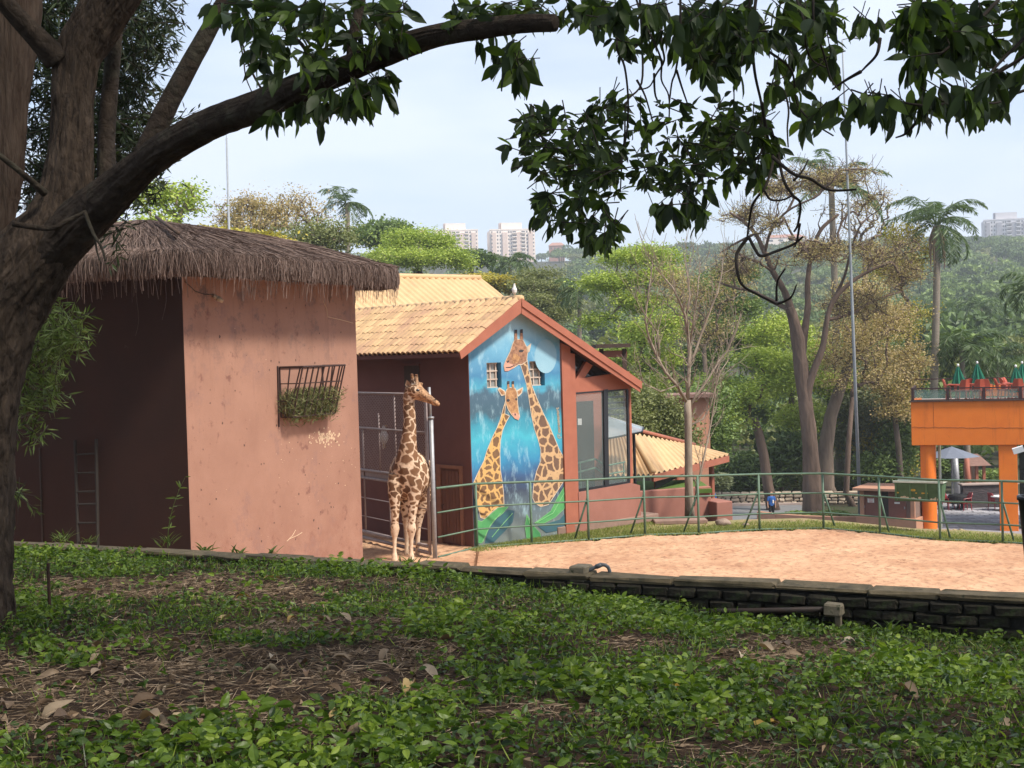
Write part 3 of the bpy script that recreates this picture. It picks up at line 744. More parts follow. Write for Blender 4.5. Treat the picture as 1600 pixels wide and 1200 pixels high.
for (a, b, oa, ob) in PE:
    r_ = ridge_pt(a, b); e = hutp(a, b, 7.12)
    col = []
    for q in np.linspace(0, 1, 9): col.append(r_+(e-r_)*q+Zv*(.16*math.sin(math.pi*q)+.03*rngT.normal()*(1 if 0 < q else 0)))
    o_ = ha*oa+hb_*ob; j = rngT.normal()*.025
    col += [e+o_*.10-Zv*.06, e+o_*(.17+j)-Zv*.2, e+o_*(.17+j)-Zv*.36, e+o_*(.12+j)-Zv*(.5+.05*rngT.random()), e-o_*.12-Zv*.5, e-o_*.55-Zv*.28]
    rows.append(col)
nr = len(rows); ncol = len(rows[0]); V = [tuple(p) for c in rows for p in c]
F = [(i*ncol+k, i*ncol+k+1, ((i+1) % nr)*ncol+k+1, ((i+1) % nr)*ncol+k) for i in range(nr) for k in range(ncol-1)]
mb = MB(); mb.add(V, F); roof = mb.build('thatch_roof', MT['thatch'], hut, smooth=True, fix=True)
mb = MB()
def strand(P, w, t):   # ribbon of n points, turned to lie on the outside
    P = np.array(P); d = unit(np.diff(P, axis=0)); d = np.vstack([d, d[-1:]]); s_ = np.cross(d, rngT.normal(size=3)); s_ = unit(s_)*w
    V = np.stack([P-s_, P+s_], 1).reshape(-1, 3); n = len(P)
    return V, [(2*i, 2*i+1, 2*i+3, 2*i+2) for i in range(n-1)]
VV = []; FF = []; TT = []; nv = 0
npe = len(PE); hidden = lambda a, b: b > LB*.97 or (a > Lh+.1 and b > 3.5)
for k in range(27000):
    i = rngT.random()*npe; i0 = int(i) % npe; i1 = (i0+1) % npe; f = i-int(i)
    a, b, oa, ob = [PE[i0][q]*(1-f)+PE[i1][q]*f for q in range(4)]
    if hidden(a, b): continue
    o_ = ha*oa+hb_*ob; r_ = ridge_pt(a, b); e = hutp(a, b, 7.12); side = Vector((-o_.y, o_.x, 0))
    lay = rngT.random(); s0 = side*rngT.normal()*.05
    st = e+(r_-e)*(rngT.uniform(.0, .12))+Zv*rngT.uniform(.01, .05)
    lip = e+o_*rngT.uniform(.10, .24)-Zv*rngT.uniform(.05, .14)+s0
    ln = rngT.uniform(.18, .46) if rngT.random() < .96 else rngT.uniform(.5, .85)
    low = lip+o_*rngT.uniform(-.08, .06)-Zv*ln+side*rngT.normal()*.07
    V, F = strand([st, (st+lip)/2+Zv*.03, lip, (lip+low)/2+o_*.02, low], rngT.uniform(.0022, .0055), 0)
    VV.append(V); FF += [tuple(q+nv for q in f_) for f_ in F]; TT += [rngT.random()*.8]*len(F); nv += len(V)
for k in range(20000):
    i = rngT.random()*npe; i0 = int(i) % npe; i1 = (i0+1) % npe; f = i-int(i)
    a, b, oa, ob = [PE[i0][q]*(1-f)+PE[i1][q]*f for q in range(4)]
    if hidden(a, b): continue
    r_ = ridge_pt(a, b); e = hutp(a, b, 7.12); q = rngT.uniform(0, .97); ln = rngT.uniform(.1, .25)
    zf = lambda q: Zv*(.16*math.sin(math.pi*min(q, 1))+rngT.uniform(.0, .05))
    sj = Vector((rngT.normal(), rngT.normal(), 0))*.07
    A_ = r_+(e-r_)*q+zf(q); B_ = r_+(e-r_)*min(1.02, q+ln*.6)+zf(q+ln*.6)+sj*.5; C_ = r_+(e-r_)*min(1.04, q+ln)+zf(q+ln)+sj
    V, F = strand([A_, B_, C_], rngT.uniform(.003, .006), 0); VV.append(V); FF += [tuple(x+nv for x in f_) for f_ in F]; TT += [.15+.6*rngT.random()]*len(F); nv += len(V)
mb.add(np.concatenate(VV), FF, np.array(TT)); mb.build('thatch_strands', MT['strand'], hut, kind='stuff')
# hip pole lying on the thatch, dangling roots
MT['pole'] = M('weathered_pole', (.10, .065, .045), (.05, .03, .022), scale=10, rough=.9)
hp0 = hutp(-.45, -.45, 7.20); hp1 = ridge_pt(0, 0)
mb = MB(); mb.tube([hp0+(hp1-hp0)*.10+Zv*.20, hp0+(hp1-hp0)*.55+Zv*.31], [.04, .035], 8); mb.build('hip_pole', MT['pole'], hut, smooth=True)
for px_, y0, y1, dx in ((213, 450, 525, 6), (258, 440, 500, 5)):
    p = hutp(-.25, 1.6 if px_ < 230 else .8, 0); Yd = p.y
    MB().tube([pt(px_+dx*q*math.sin(q*4+px_), y0+(y1-y0)*q, Yd) for q in np.linspace(0, 1, 7)], [.009, .008, .007, .006, .005, .004, .003], 5).build('hanging_root', MT['pole'], hut)
for px_, y1 in ((470, 468), (515, 492), (592, 468), (440, 462)):
    s_ = (px_-284)/270.; p = HL+ha*(Lh*s_)-hb_*.4
    MB().tube([pt(px_+2*math.sin(q*5), 435+(y1-435)*q, p.y) for q in np.linspace(0, 1, 5)], .006, 4).build('hanging_straw', MT['pole'], hut)
# lamp under the eave with its wire
def onface(px, py, off=0.0):
    """point of the lit hut wall seen at px,py, moved off outward"""
    d = ray(px, py); n = -hb_; P = HL+n*off
    t = (P-CAM).dot(n)/d.dot(n); return CAM+d*t
hn = -hb_
MT['porcelain'] = M('aged_porcelain', (.50, .40, .28), (.38, .28, .18), rough=.5)
p = onface(334, 462, .02)
lp = MB(); q = onface(340, 466, .12); lp.tube([p, q], .045, 8); lp.tube([q, q+hn*.08-Zv*.07+ha*.07], [.06, .035], 8); lp.build('lamp', MT['porcelain'], hut, smooth=True)
MB().tube([onface(289, 440, .01), onface(305, 455, .015), onface(320, 460, .015), onface(333, 460, .02)], .008, 5).build('wire', MT['iron_dk'], hut)
MT['chip'] = M('bare_plaster', (.62, .45, .30), (.50, .34, .22), scale=20)
rg = np.random.default_rng(61); mb = MB()
for i in range(150):
    if i < 95: cx, cy, w_ = 508+rg.normal()*11, 684+rg.normal()*5.5, rg.uniform(.015, .05)
    elif i < 130: cx, cy, w_ = rg.uniform(430, 556), 690+abs(rg.normal())*60, rg.uniform(.008, .02)
    else: cx, cy, w_ = rg.uniform(310, 550), rg.uniform(480, 850), rg.uniform(.006, .016)
    c = onface(cx, cy, .004); k = 6; a0 = rg.uniform(0, 6)
    mb.add([tuple(c+ha*w_*rg.uniform(.5, 1.1)*math.cos(a0+q)+Zv*w_*rg.uniform(.4, 1)*math.sin(a0+q)) for q in np.linspace(0, 6.28, k+1)[:-1]], [list(range(k))])
mb.build('plaster_chips', MT['chip'], hut, kind='stuff')
mb = MB()
for (x0, y0, x1, y1) in ((448, 846, 462, 828), (452, 842, 472, 832), (505, 470, 512, 495), (512, 495, 552, 505), (530, 600, 531, 618)):
    mb.tube([onface(x0, y0, .003), onface((x0+x1)/2+2, (y0+y1)/2, .003), onface(x1, y1, .003)], .007, 4)
mb.build('scratches', MT['chip'], hut, kind='stuff')
mb = MB()
for i in range(70):
    c = onface(rg.uniform(300, 552), rg.uniform(470, 850), .003); w_ = rg.uniform(.012, .036); a0 = rg.uniform(0, 6)
    mb.add([tuple(c+ha*w_*rg.uniform(.5, 1.1)*math.cos(a0+q)+Zv*w_*rg.uniform(.4, 1.4)*math.sin(a0+q)) for q in np.linspace(0, 6.28, 7)[:-1]], [list(range(6))])
mb.build('pock_marks', MT['inside'] if 'inside' in MT else M('pock', (.10, .05, .04)), hut, kind='stuff')
# ladder leaning on the shaded wall
def onside(px, py, off=0.0):
    d = ray(px, py); n = -ha; P = HL+n*off; t = (P-CAM).dot(n)/d.dot(n); return CAM+d*t
MT['oldwood'] = M('grey_wood', (.028, .023, .019), (.017, .014, .012), scale=7, rough=.9, stretch=(1, 1, .2))
b0 = onside(122, 850, .35); b1 = onside(153, 850, .35); t0 = onside(117, 688, .12); t1 = onside(150, 686, .12)
ld = thing('ladder', 'old dark wooden ladder leaning on the shaded hut wall', 'ladder', (b0+b1)/2)
ext = lambda a, b, q: a+(b-a)*q
MB().tube([ext(b0, t0, -1.2), t0], .035, 6).build('rail', MT['oldwood'], ld); MB().tube([ext(b1, t1, -1.2), t1], .035, 6).build('rail', MT['oldwood'], ld)
for q in (.02, .2, .38, .5, .68, .86):
    MB().tube([ext(b0, t0, q), ext(b1, t1, q)], .024, 6).build('rung', MT['oldwood'], ld)
pA = onside(62, 700, .03); pB = onside(66, 850, .03)
MB().tube([pA, pB-Zv*1], .02, 6).build('conduit', MT['iron_dk'], hut)
# hay rack and its hay
MT['rackiron'] = M('rack_iron', (.055, .026, .022), (.03, .018, .016), scale=14, rough=.65)
c0 = onface(434, 572, .02); c1 = onface(436, 667, .02)
rk = thing('hay_rack', 'dark iron barred hay rack bolted high on the lit hut wall', 'hay rack', onface(480, 620, .02))
MB().tube([c0, c1], .02, 4).build('bracket', MT['rackiron'], rk)
top_o = .75; w_ = None
A0 = onface(437, 574, .03); 
Aw = onface(504, 572, .03)            # back corners on the wall
hw = (Aw-A0).dot(ha); zt = A0.z; zb = onface(440, 652, .03).z
def rkp(u, o, z): return Vector((A0.x, A0.y, 0))+ha*u+hn*o+Zv*z
# front top corners stand further out than the bottom
f_t = .60; f_b = .30
MB().tube([rkp(0, .0, zt), rkp(hw, .0, zt)], .018, 6).build('frame', MT['rackiron'], rk)
mb = MB(); mb.tube([rkp(0, 0, zt), rkp(0, f_t, zt), rkp(hw, f_t, zt), rkp(hw, 0, zt)], .025, 6)
mb.tube([rkp(0, 0, zb), rkp(0, f_b, zb), rkp(hw, f_b, zb), rkp(hw, 0, zb)], .018, 6)
for q in (.33, .68):
    o_ = f_t+(f_b-f_t)*q; z = zt+(zb-zt)*q
    mb.tube([rkp(0, 0, z), rkp(0, o_, z), rkp(hw, o_, z), rkp(hw, 0, z)], .012, 5)
mb.build('hoop', MT['rackiron'], rk)
for i in range(9):
    u = hw*i/8; MB().tube([rkp(u, f_t, zt), rkp(u, f_b, zb)], .020, 6).build('bar', MT['rackiron'], rk)
for u in (0, hw):
    for o_ in (.27, .54): MB().tube([rkp(u, o_, zt), rkp(u, o_*.35, zb)], .018, 6).build('bar', MT['rackiron'], rk)
    MB().tube([rkp(u, 0, zt), rkp(u, 0, zb)], .016, 6).build('bar', MT['rackiron'], rk)
MT['hay'] = leafmat('hay', [(.05, .07, .025), (.10, .12, .045), (.17, .18, .08), (.26, .24, .12)], rough=.9, trans=.15, spec=.1)
hy = MB(); rg = np.random.default_rng(9); n = 5200
q = rg.beta(1.6, 1.3, n)*.62; z = zb-.06+(zt-zb)*q; u = rg.uniform(-.03, hw+.12, n)
o_ = np.clip(rg.random(n)*(f_b+(f_t-f_b)*q)*1.03, .03, None)
u = u+.10*rg.normal(size=n)*(q > .2); C = np.array([rkp(0, 0, 0)])+u[:, None]*np.array(ha)+o_[:, None]*np.array(hn); C[:, 2] += z-.16*rg.random(n)*(rg.random(n) < .35)
A = rg.normal(size=(n, 3)); A[:, 2] -= .5
leaf_quads(hy, C, rg.uniform(.08, .24, n), rg.uniform(.008, .02, n), A, rg, rg.random(n))
ho = hy.build('hay', MT['hay']); tag(ho, 'bundle of grey green hay stuffed into the iron rack', 'hay')

# ------------------------------------------------------------------ barn with the mural
C0 = gz(741, 857, 0); C0.z = 0
gth = math.atan2(.643, .766)
gv = Vector((math.cos(gth), math.sin(gth), 0)); sv_ = Vector((-math.sin(gth), math.cos(gth), 0))
def Bp(u, t, z): return C0+gv*u+sv_*t+Zv*z
def gp(px, py, t=0.0):
    """point of the plane parallel to the gable (t metres behind it) seen at px,py -> (u, z)"""
    d = ray(px, py); P = C0+sv_*t; k = (P-CAM).dot(sv_)/d.dot(sv_); X = CAM+d*k
    return (X-C0).dot(gv), X.z
def gP(px, py, t=0.0):
    u, z = gp(px, py, t); return Bp(u, t, z)
MT['barnwall'] = M('brown_plaster', (.165, .072, .058), (.135, .058, .048), scale=1.3, rough=.95, bump=.2, speck=((.26, .15, .12), 1.6, .68, .08))
MT['redwood'] = M('red_brown_paint', (.36, .125, .075), (.30, .10, .06), scale=3, rough=.6, spec=.35, bump=.12)
MT['tile'] = M('roof_tile', (.58, .39, .205), (.47, .30, .155), scale=3, rough=.85, bump=.3, bscale=20, coord='Object', rnd=.16)
MT['corr'] = M('tile_sheet', (.60, .405, .22), (.51, .335, .175), scale=1.2, rough=.85, bump=.2, speck=((.30, .17, .10), 4, .66, .08))
def stain_by_place(mt, col, sc, lo, hi, amt):
    nt = mt.node_tree; bs = nt.nodes['Principled BSDF']; src = bs.inputs['Base Color'].links[0].from_socket
    g = _n(nt, 'ShaderNodeNewGeometry'); nz = _n(nt, 'ShaderNodeTexNoise', Scale=sc, Detail=5, Roughness=.65); nt.links.new(g.outputs['Position'], nz.inputs[0])
    r2 = _n(nt, 'ShaderNodeValToRGB'); q = r2.color_ramp.elements; q[0].position = lo; q[0].color = (0, 0, 0, 1); q[1].position = hi; q[1].color = (amt, amt, amt, 1); nt.links.new(nz.outputs[0], r2.inputs[0])
    mx = _n(nt, 'ShaderNodeMix', data_type='RGBA'); mx.inputs[7].default_value = c4(col); nt.links.new(r2.outputs[0], mx.inputs[0]); nt.links.new(src, mx.inputs[6]); nt.links.new(mx.outputs[2], bs.inputs['Base Color'])
stain_by_place(MT['tile'], (.36, .20, .135), .9, .46, .66, .75); stain_by_place(MT['tile'], (.14, .09, .065), 3.2, .58, .75, .6)
stain_by_place(MT['corr'], (.38, .23, .14), 1.1, .5, .75, .5)
barn = thing('barn', 'brown barn with tiled roof and a giraffe mural on its gable', 'barn', C0)
tA = -.38                                     # barge boards stand out in front of the gable
ua, za = gp(815, 466, tA); ul, zl = gp(719, 550, tA); ur, zr = gp(1003, 598, tA)
uw = gp(879, 700)[0]; zfoot = -1.5
# gable wall (mural part), its top follows the rafters
def roofz(u):
    return zl+(za-zl)*(u-ul)/(ua-ul) if u < ua else za+(zr-za)*(u-ua)/(ur-ua)
wu0, wz0 = gp(760, 567); wu1, wz1 = gp(784, 605.5); xu0, xz0 = gp(827, 566); xu1, xz1 = gp(851.5, 601)
th_ = .3
# wall built round the two window openings
zc1 = max(wz0, xz0); zc2 = min(wz1, xz1)
cells = [((0, zfoot), (uw, zc2)), ((0, zc2), (wu0, zc1)), ((wu1, zc2), (xu0, zc1)), ((xu1, zc2), (uw, zc1))]
mb = MB()
for (a, b), (c, d) in cells: mb.prism([Bp(a, 0, b), Bp(c, 0, b), Bp(c, 0, d), Bp(a, 0, d)], sv_*th_)
mb.prism([Bp(0, 0, zc1), Bp(uw, 0, zc1), Bp(uw, 0, roofz(uw)-.1), Bp(ua, 0, za-.12), Bp(0, 0, roofz(0)-.1)], sv_*th_)
def muralmat():
    mt, nt, bs = base('mural_paint')
    tc = _n(nt, 'ShaderNodeTexCoord'); sp = _n(nt, 'ShaderNodeSeparateXYZ'); nt.links.new(tc.outputs['Object'], sp.inputs[0])
    n1 = _n(nt, 'ShaderNodeTexNoise', Scale=1.5, Detail=6, Roughness=.6); nt.links.new(tc.outputs['Object'], n1.inputs[0])
    ad = _n(nt, 'ShaderNodeMath', operation='MULTIPLY_ADD'); ad.inputs[1].default_value = 1.0; nt.links.new(n1.outputs[0], ad.inputs[0]); nt.links.new(sp.outputs['Z'], ad.inputs[2])
    mr = _n(nt, 'ShaderNodeMapRange'); mr.inputs[1].default_value = .5; mr.inputs[2].default_value = 6.9; nt.links.new(ad.outputs[0], mr.inputs[0])
    cr = _n(nt, 'ShaderNodeValToRGB'); e = cr.color_ramp.elements
    st = [(0, (.17, .19, .17)), (.12, (.10, .14, .16)), (.2, (.035, .05, .085)), (.27, (.035, .09, .20)), (.33, (.03, .20, .36)), (.43, (.05, .36, .46)), (.5, (.035, .22, .31)), (.535, (.045, .10, .14)), (.61, (.055, .11, .16)), (.635, (.06, .30, .42)), (.68, (.05, .19, .34)), (.8, (.13, .34, .49)), (.88, (.30, .50, .59)), (1, (.50, .63, .66))]
    while len(e) < len(st): e.new(.5)
    for i, (p, c) in enumerate(st): e[i].position = p; e[i].color = c4(c)
    nt.links.new(mr.outputs[0], cr.inputs[0])
    n2 = _n(nt, 'ShaderNodeTexNoise', Scale=6, Detail=6, Roughness=.7); mp = _n(nt, 'ShaderNodeMapping', Scale=(1, 1, .35)); nt.links.new(tc.outputs['Object'], mp.inputs[0]); nt.links.new(mp.outputs[0], n2.inputs[0])
    r2 = _n(nt, 'ShaderNodeValToRGB'); q = r2.color_ramp.elements; q[0].position = .52; q[0].color = (0, 0, 0, 1); q[1].position = .78; q[1].color = (.65, .65, .65, 1); nt.links.new(n2.outputs[0], r2.inputs[0])
    mx = _n(nt, 'ShaderNodeMix', data_type='RGBA'); mx.inputs[7].default_value = (.42, .62, .68, 1); nt.links.new(r2.outputs[0], mx.inputs[0]); nt.links.new(cr.outputs[0], mx.inputs[6])
    nt.links.new(mx.outputs[2], bs.inputs['Base Color']); bs.inputs['Roughness'].default_value = .8
    return mt
MT['mural'] = muralmat()
gw = mb.build('mural_wall', MT['mural'], barn, fix=True)
def paintmat(name, c1, c2, sc=3): return M(name, c1, c2, scale=sc, rough=.8)
def coatmat(name, scale, patch1, patch2, line, edge=.1, coord='Object', leg=None, thin=None):
    mt, nt, bs = base(name)
    tc = _n(nt, 'ShaderNodeTexCoord')
    nz = _n(nt, 'ShaderNodeTexNoise', Scale=scale*1.6, Detail=3); nt.links.new(tc.outputs[coord], nz.inputs[0])
    mixv = _n(nt, 'ShaderNodeMix', data_type='VECTOR'); mixv.inputs[0].default_value = .10
    nt.links.new(tc.outputs[coord], mixv.inputs[4]); nt.links.new(nz.outputs['Color'], mixv.inputs[5])
    vo = _n(nt, 'ShaderNodeTexVoronoi', feature='DISTANCE_TO_EDGE', Scale=scale); nt.links.new(mixv.outputs[1], vo.inputs['Vector'])
    v1 = _n(nt, 'ShaderNodeTexVoronoi', feature='F1', Scale=scale); nt.links.new(mixv.outputs[1], v1.inputs['Vector'])
    pm = _n(nt, 'ShaderNodeMix', data_type='RGBA'); pm.inputs[6].default_value = c4(patch1); pm.inputs[7].default_value = c4(patch2)
    n5 = _n(nt, 'ShaderNodeTexNoise', Scale=scale*2.5, Detail=4); nt.links.new(tc.outputs[coord], n5.inputs[0]); nt.links.new(n5.outputs[0], pm.inputs[0])
    cr = _n(nt, 'ShaderNodeValToRGB'); e = cr.color_ramp.elements; e[0].position = edge; e[0].color = (0, 0, 0, 1); e[1].position = edge+.05; e[1].color = (1, 1, 1, 1)
    nt.links.new(vo.outputs['Distance'], cr.inputs[0]); fac = cr.outputs[0]
    if leg:   # patches fade out down the legs and on the face
        at = _n(nt, 'ShaderNodeAttribute', attribute_name='plain'); mu = _n(nt, 'ShaderNodeMath', operation='MULTIPLY'); iv = _n(nt, 'ShaderNodeMath', operation='SUBTRACT'); iv.inputs[0].default_value = 1
        nt.links.new(at.outputs['Fac'], iv.inputs[1]); nt.links.new(fac, mu.inputs[0]); nt.links.new(iv.outputs[0], mu.inputs[1]); fac = mu.outputs[0]
    lm = _n(nt, 'ShaderNodeMix', data_type='RGBA'); lm.inputs[6].default_value = c4(line); lm.inputs[7].default_value = c4([q*.8 for q in line]); nt.links.new(n5.outputs[0], lm.inputs[0])
    lin = lm.outputs[2]
    if leg:
        a2 = _n(nt, 'ShaderNodeAttribute', attribute_name='face'); fm = _n(nt, 'ShaderNodeMix', data_type='RGBA'); fm.inputs[7].default_value = c4(leg)
        nt.links.new(a2.outputs['Fac'], fm.inputs[0]); nt.links.new(lin, fm.inputs[6]); lin = fm.outputs[2]
    mx = _n(nt, 'ShaderNodeMix', data_type='RGBA'); nt.links.new(fac, mx.inputs[0]); nt.links.new(lin, mx.inputs[6]); nt.links.new(pm.outputs[2], mx.inputs[7])
    nt.links.new(mx.outputs[2], bs.inputs['Base Color']); bs.inputs['Roughness'].default_value = .75; bs.inputs['Specular IOR Level'].default_value = .2
    return mt
def mpx(p): return 720+p[0]/2.927, 450+p[1]/2.927
def mural_poly(name, pts, mat, t, outline=None, omat=None, ow=.010):
    P = [gP(*mpx(q), 0) - sv_*t for q in pts]; mb = MB(); mb.prism(P, -sv_*.002); mb.build(name, mat, gw, fix=True)
    if omat:
        mb = MB()
        for i in range(len(P)):
            a, b = P[i], P[(i+1) % len(P)]; d = (b-a)
            if d.length < 1e-4: continue
            n = d.normalized().cross(sv_)*ow; e = d.normalized()*ow*.6
            mb.add([tuple(q-sv_*.004) for q in (a-n-e, b-n+e, b+n+e, a+n-e)], [(0, 1, 2, 3)])
        mb.build('outline', omat, gw)
MT['mg1'] = coatmat('painted_coat_grey', 4.3, (.10, .062, .05), (.20, .12, .075), (.56, .36, .19), edge=.075)
MT['mg2'] = coatmat('painted_coat_amber', 5.2, (.12, .07, .045), (.23, .13, .06), (.62, .38, .14), edge=.085)
MT['mhead'] = paintmat('painted_face', (.46, .25, .15), (.13, .065, .045), 11)
MT['mhead2'] = paintmat('painted_face_amber', (.54, .31, .14), (.20, .09, .05), 11)
MT['mwhite'] = paintmat('painted_white', (.62, .54, .42), (.46, .36, .26), 6)
MT['mdark'] = paintmat('painted_dark', (.035, .035, .045), (.06, .05, .05))
MT['mpink'] = paintmat('painted_muzzle', (.62, .33, .24), (.5, .25, .18), 8)
MT['mgreen'] = paintmat('painted_leaf', (.10, .34, .11), (.06, .24, .09), 4)
MT['mlight'] = paintmat('painted_leaf_light', (.22, .46, .2), (.14, .36, .14))
MT['mteal'] = paintmat('painted_leaf_dark', (.035, .12, .13), (.05, .10, .14), 4)
MT['mmoon'] = paintmat('painted_moon', (.27, .45, .54), (.22, .40, .50), 2)
mo = [(388+50*math.cos(q), 312+78*math.sin(q)) for q in np.linspace(0, 2*math.pi, 29)[:-1]]
mural_poly('painted_moon', mo, MT['mmoon'], .002)
G1 = [(283, 300), (303, 330), (308, 370), (315, 400), (325, 450), (345, 500), (375, 570), (400, 620), (425, 680), (450, 740), (470, 775), (478, 800), (478, 870), (440, 930), (400, 990), (365, 1000), (340, 985), (328, 960), (332, 900), (345, 840), (365, 790), (365, 740), (355, 700), (335, 640), (322, 580), (310, 500), (300, 440), (288, 400), (272, 350)]
H1 = [(243, 240), (257, 235), (270, 235), (283, 238), (300, 270), (306, 285), (302, 310), (300, 335), (278, 350), (262, 350), (240, 365), (215, 378), (200, 378), (196, 355), (205, 330), (225, 290), (235, 258)]
mural_poly('painted_tall_giraffe', G1, MT['mg1'], .005, omat=MT['mwhite'])
mural_poly('painted_face', H1, MT['mhead'], .010, omat=MT['mwhite'], ow=.010)
mural_poly('painted_muzzle', [(196, 355), (203, 335), (222, 345), (240, 352), (240, 365), (215, 380), (200, 380)], MT['mpink'], .015)
for a in ((245, 192), (271, 190)):
    mural_poly('painted_horn', [a, (a[0]+10, a[1]-1), (a[0]+13, a[1]+48), (a[0]-2, a[1]+50)], MT['mhead'], .012)
    mural_poly('painted_horn_tip', [(a[0]-1, a[1]), (a[0]+11, a[1]-2), (a[0]+11, a[1]+16), (a[0]-1, a[1]+16)], MT['mdark'], .015)
mural_poly('painted_ear', [(300, 270), (321, 252), (313, 290), (303, 298)], MT['mwhite'], .012)
mural_poly('painted_eye', [(262, 288), (272, 281), (288, 285), (280, 294), (268, 294)], MT['mdark'], .015)
mural_poly('painted_nostril', [(208, 338), (216, 330), (219, 336), (212, 344)], MT['mdark'], .017)
mural_poly('painted_cheek_shade', [(240, 300), (258, 305), (275, 322), (262, 340), (238, 345), (232, 325)], MT['mhead2'], .012)
mural_poly('painted_mouth', [(203, 362), (225, 360), (242, 352), (242, 356), (226, 365), (205, 366)], MT['mdark'], .017)
G2 = [(200, 575), (222, 585), (208, 610), (190, 650), (180, 700), (178, 760), (180, 830), (188, 880), (195, 940), (197, 1000), (165, 1005), (135, 1030), (110, 1055), (90, 1050), (80, 1010), (62, 960), (58, 890), (75, 850), (105, 790), (120, 740), (145, 680), (165, 640), (180, 600), (195, 545), (205, 510)]
H2 = [(206, 470), (216, 455), (247, 458), (256, 480), (258, 520), (262, 560), (268, 588), (262, 603), (245, 595), (228, 575), (215, 555), (203, 520), (202, 490)]
mural_poly('painted_small_giraffe', G2, MT['mg2'], .005, omat=MT['mwhite'])
mural_poly('painted_face', H2, MT['mhead2'], .010, omat=MT['mwhite'], ow=.010)
for e in ([(206, 488), (184, 494), (167, 464), (174, 454), (200, 470)], [(253, 468), (283, 453), (279, 480), (262, 497), (256, 490)]):
    mural_poly('painted_ear', e, MT['mwhite'], .012)
for e in ([(200, 487), (186, 488), (173, 466), (178, 461), (198, 474)], [(258, 473), (278, 460), (274, 478), (262, 490)]): mural_poly('painted_ear_inside', e, MT['mhead2'], .015)
for a in ((212, 428), (233, 428)):
    mural_poly('painted_horn', [a, (a[0]+8, a[1]), (a[0]+10, a[1]+34), (a[0]-1, a[1]+34)], MT['mhead2'], .012)
    mural_poly('painted_horn_tip', [(a[0]-1, a[1]-2), (a[0]+9, a[1]-2), (a[0]+9, a[1]+12), (a[0]-1, a[1]+12)], MT['mdark'], .015)
mural_poly('painted_eye', [(207, 512), (214, 506), (224, 512), (218, 520), (210, 520)], MT['mdark'], .015)
mural_poly('painted_eye', [(246, 506), (254, 503), (257, 510), (250, 515)], MT['mdark'], .015)
mural_poly('painted_muzzle', [(232, 572), (250, 570), (264, 580), (268, 590), (262, 604), (245, 597)], MT['mpink'], .015)
mural_poly('painted_nostril', [(243, 575), (248, 573), (250, 582), (245, 584)], MT['mdark'], .018)
mural_poly('painted_leaf', [(125, 1110), (160, 1060), (215, 1015), (243, 1020), (235, 1070), (200, 1110), (150, 1160), (110, 1165)], MT['mteal'], .008, omat=MT['mteal'])
mural_poly('painted_leaf', [(62, 1060), (95, 1068), (130, 1040), (170, 1005), (215, 1000), (190, 1030), (150, 1060), (120, 1110), (95, 1165), (65, 1165)], MT['mgreen'], .012, omat=MT['mlight'], ow=.008)
mural_poly('painted_leaf', [(483, 890), (487, 960), (470, 1010), (430, 1048), (380, 1075), (335, 1075), (370, 1050), (410, 1020), (440, 960)], MT['mgreen'], .012, omat=MT['mlight'], ow=.008)
mural_poly('painted_leaf', [(352, 1090), (400, 1075), (450, 1060), (486, 1020), (487, 1075), (440, 1110), (390, 1120)], MT['mteal'], .008)
mural_poly('painted_leaf', [(300, 1035), (325, 1080), (360, 1120), (365, 1145), (300, 1150), (292, 1090)], MT['mgreen'], .014, omat=MT['mlight'], ow=.008)
for L in ([(100, 1160), (130, 1090), (180, 1030)], [(345, 1072), (420, 1030), (475, 930)], [(310, 1140), (318, 1090), (303, 1050)], [(140, 1140), (190, 1080), (235, 1030)]):
    P = [gP(*mpx(q), 0)-sv_*.018 for q in L]; MB().tube(P, .010, 4).build('painted_leaf_vein', MT['mlight'], gw)
# signature lettering running up the wall
fc = bpy.data.curves.new('signature', 'FONT'); fc.body = '@carawagart'; fc.size = .30; fc.extrude = .001; fc.offset = .013
fo = bpy.data.objects.new('tmp', fc); COL.objects.link(fo); dg = bpy.context.evaluated_depsgraph_get(); dg.update()
me = bpy.data.meshes.new_from_object(fo.evaluated_get(dg)); bpy.data.objects.remove(fo)
a = gP(*mpx((457, 688)), 0)-sv_*.006; b = gP(*mpx((447, 545)), 0)-sv_*.006; ln = (b-a).length
wid = max(v.co.x for v in me.vertices); sc = ln/wid
X = (b-a).normalized(); Y = sv_.cross(X)*-1; Y = (Y - X*Y.dot(X)).normalized()
if Y.dot(gv) > 0: Y = -Y
me.transform(Matrix([(X.x*sc, Y.x*sc, 0, a.x), (X.y*sc, Y.y*sc, 0, a.y), (X.z*sc, Y.z*sc, 0, a.z), (0, 0, 0, 1)]))
me.materials.append(MT['mwhite']); me.transform(Matrix.Translation(-C0)); o = bpy.data.objects.new('signature_lettering', me); COL.objects.link(o); o.parent = gw; WOFF[o.name] = tuple(C0)
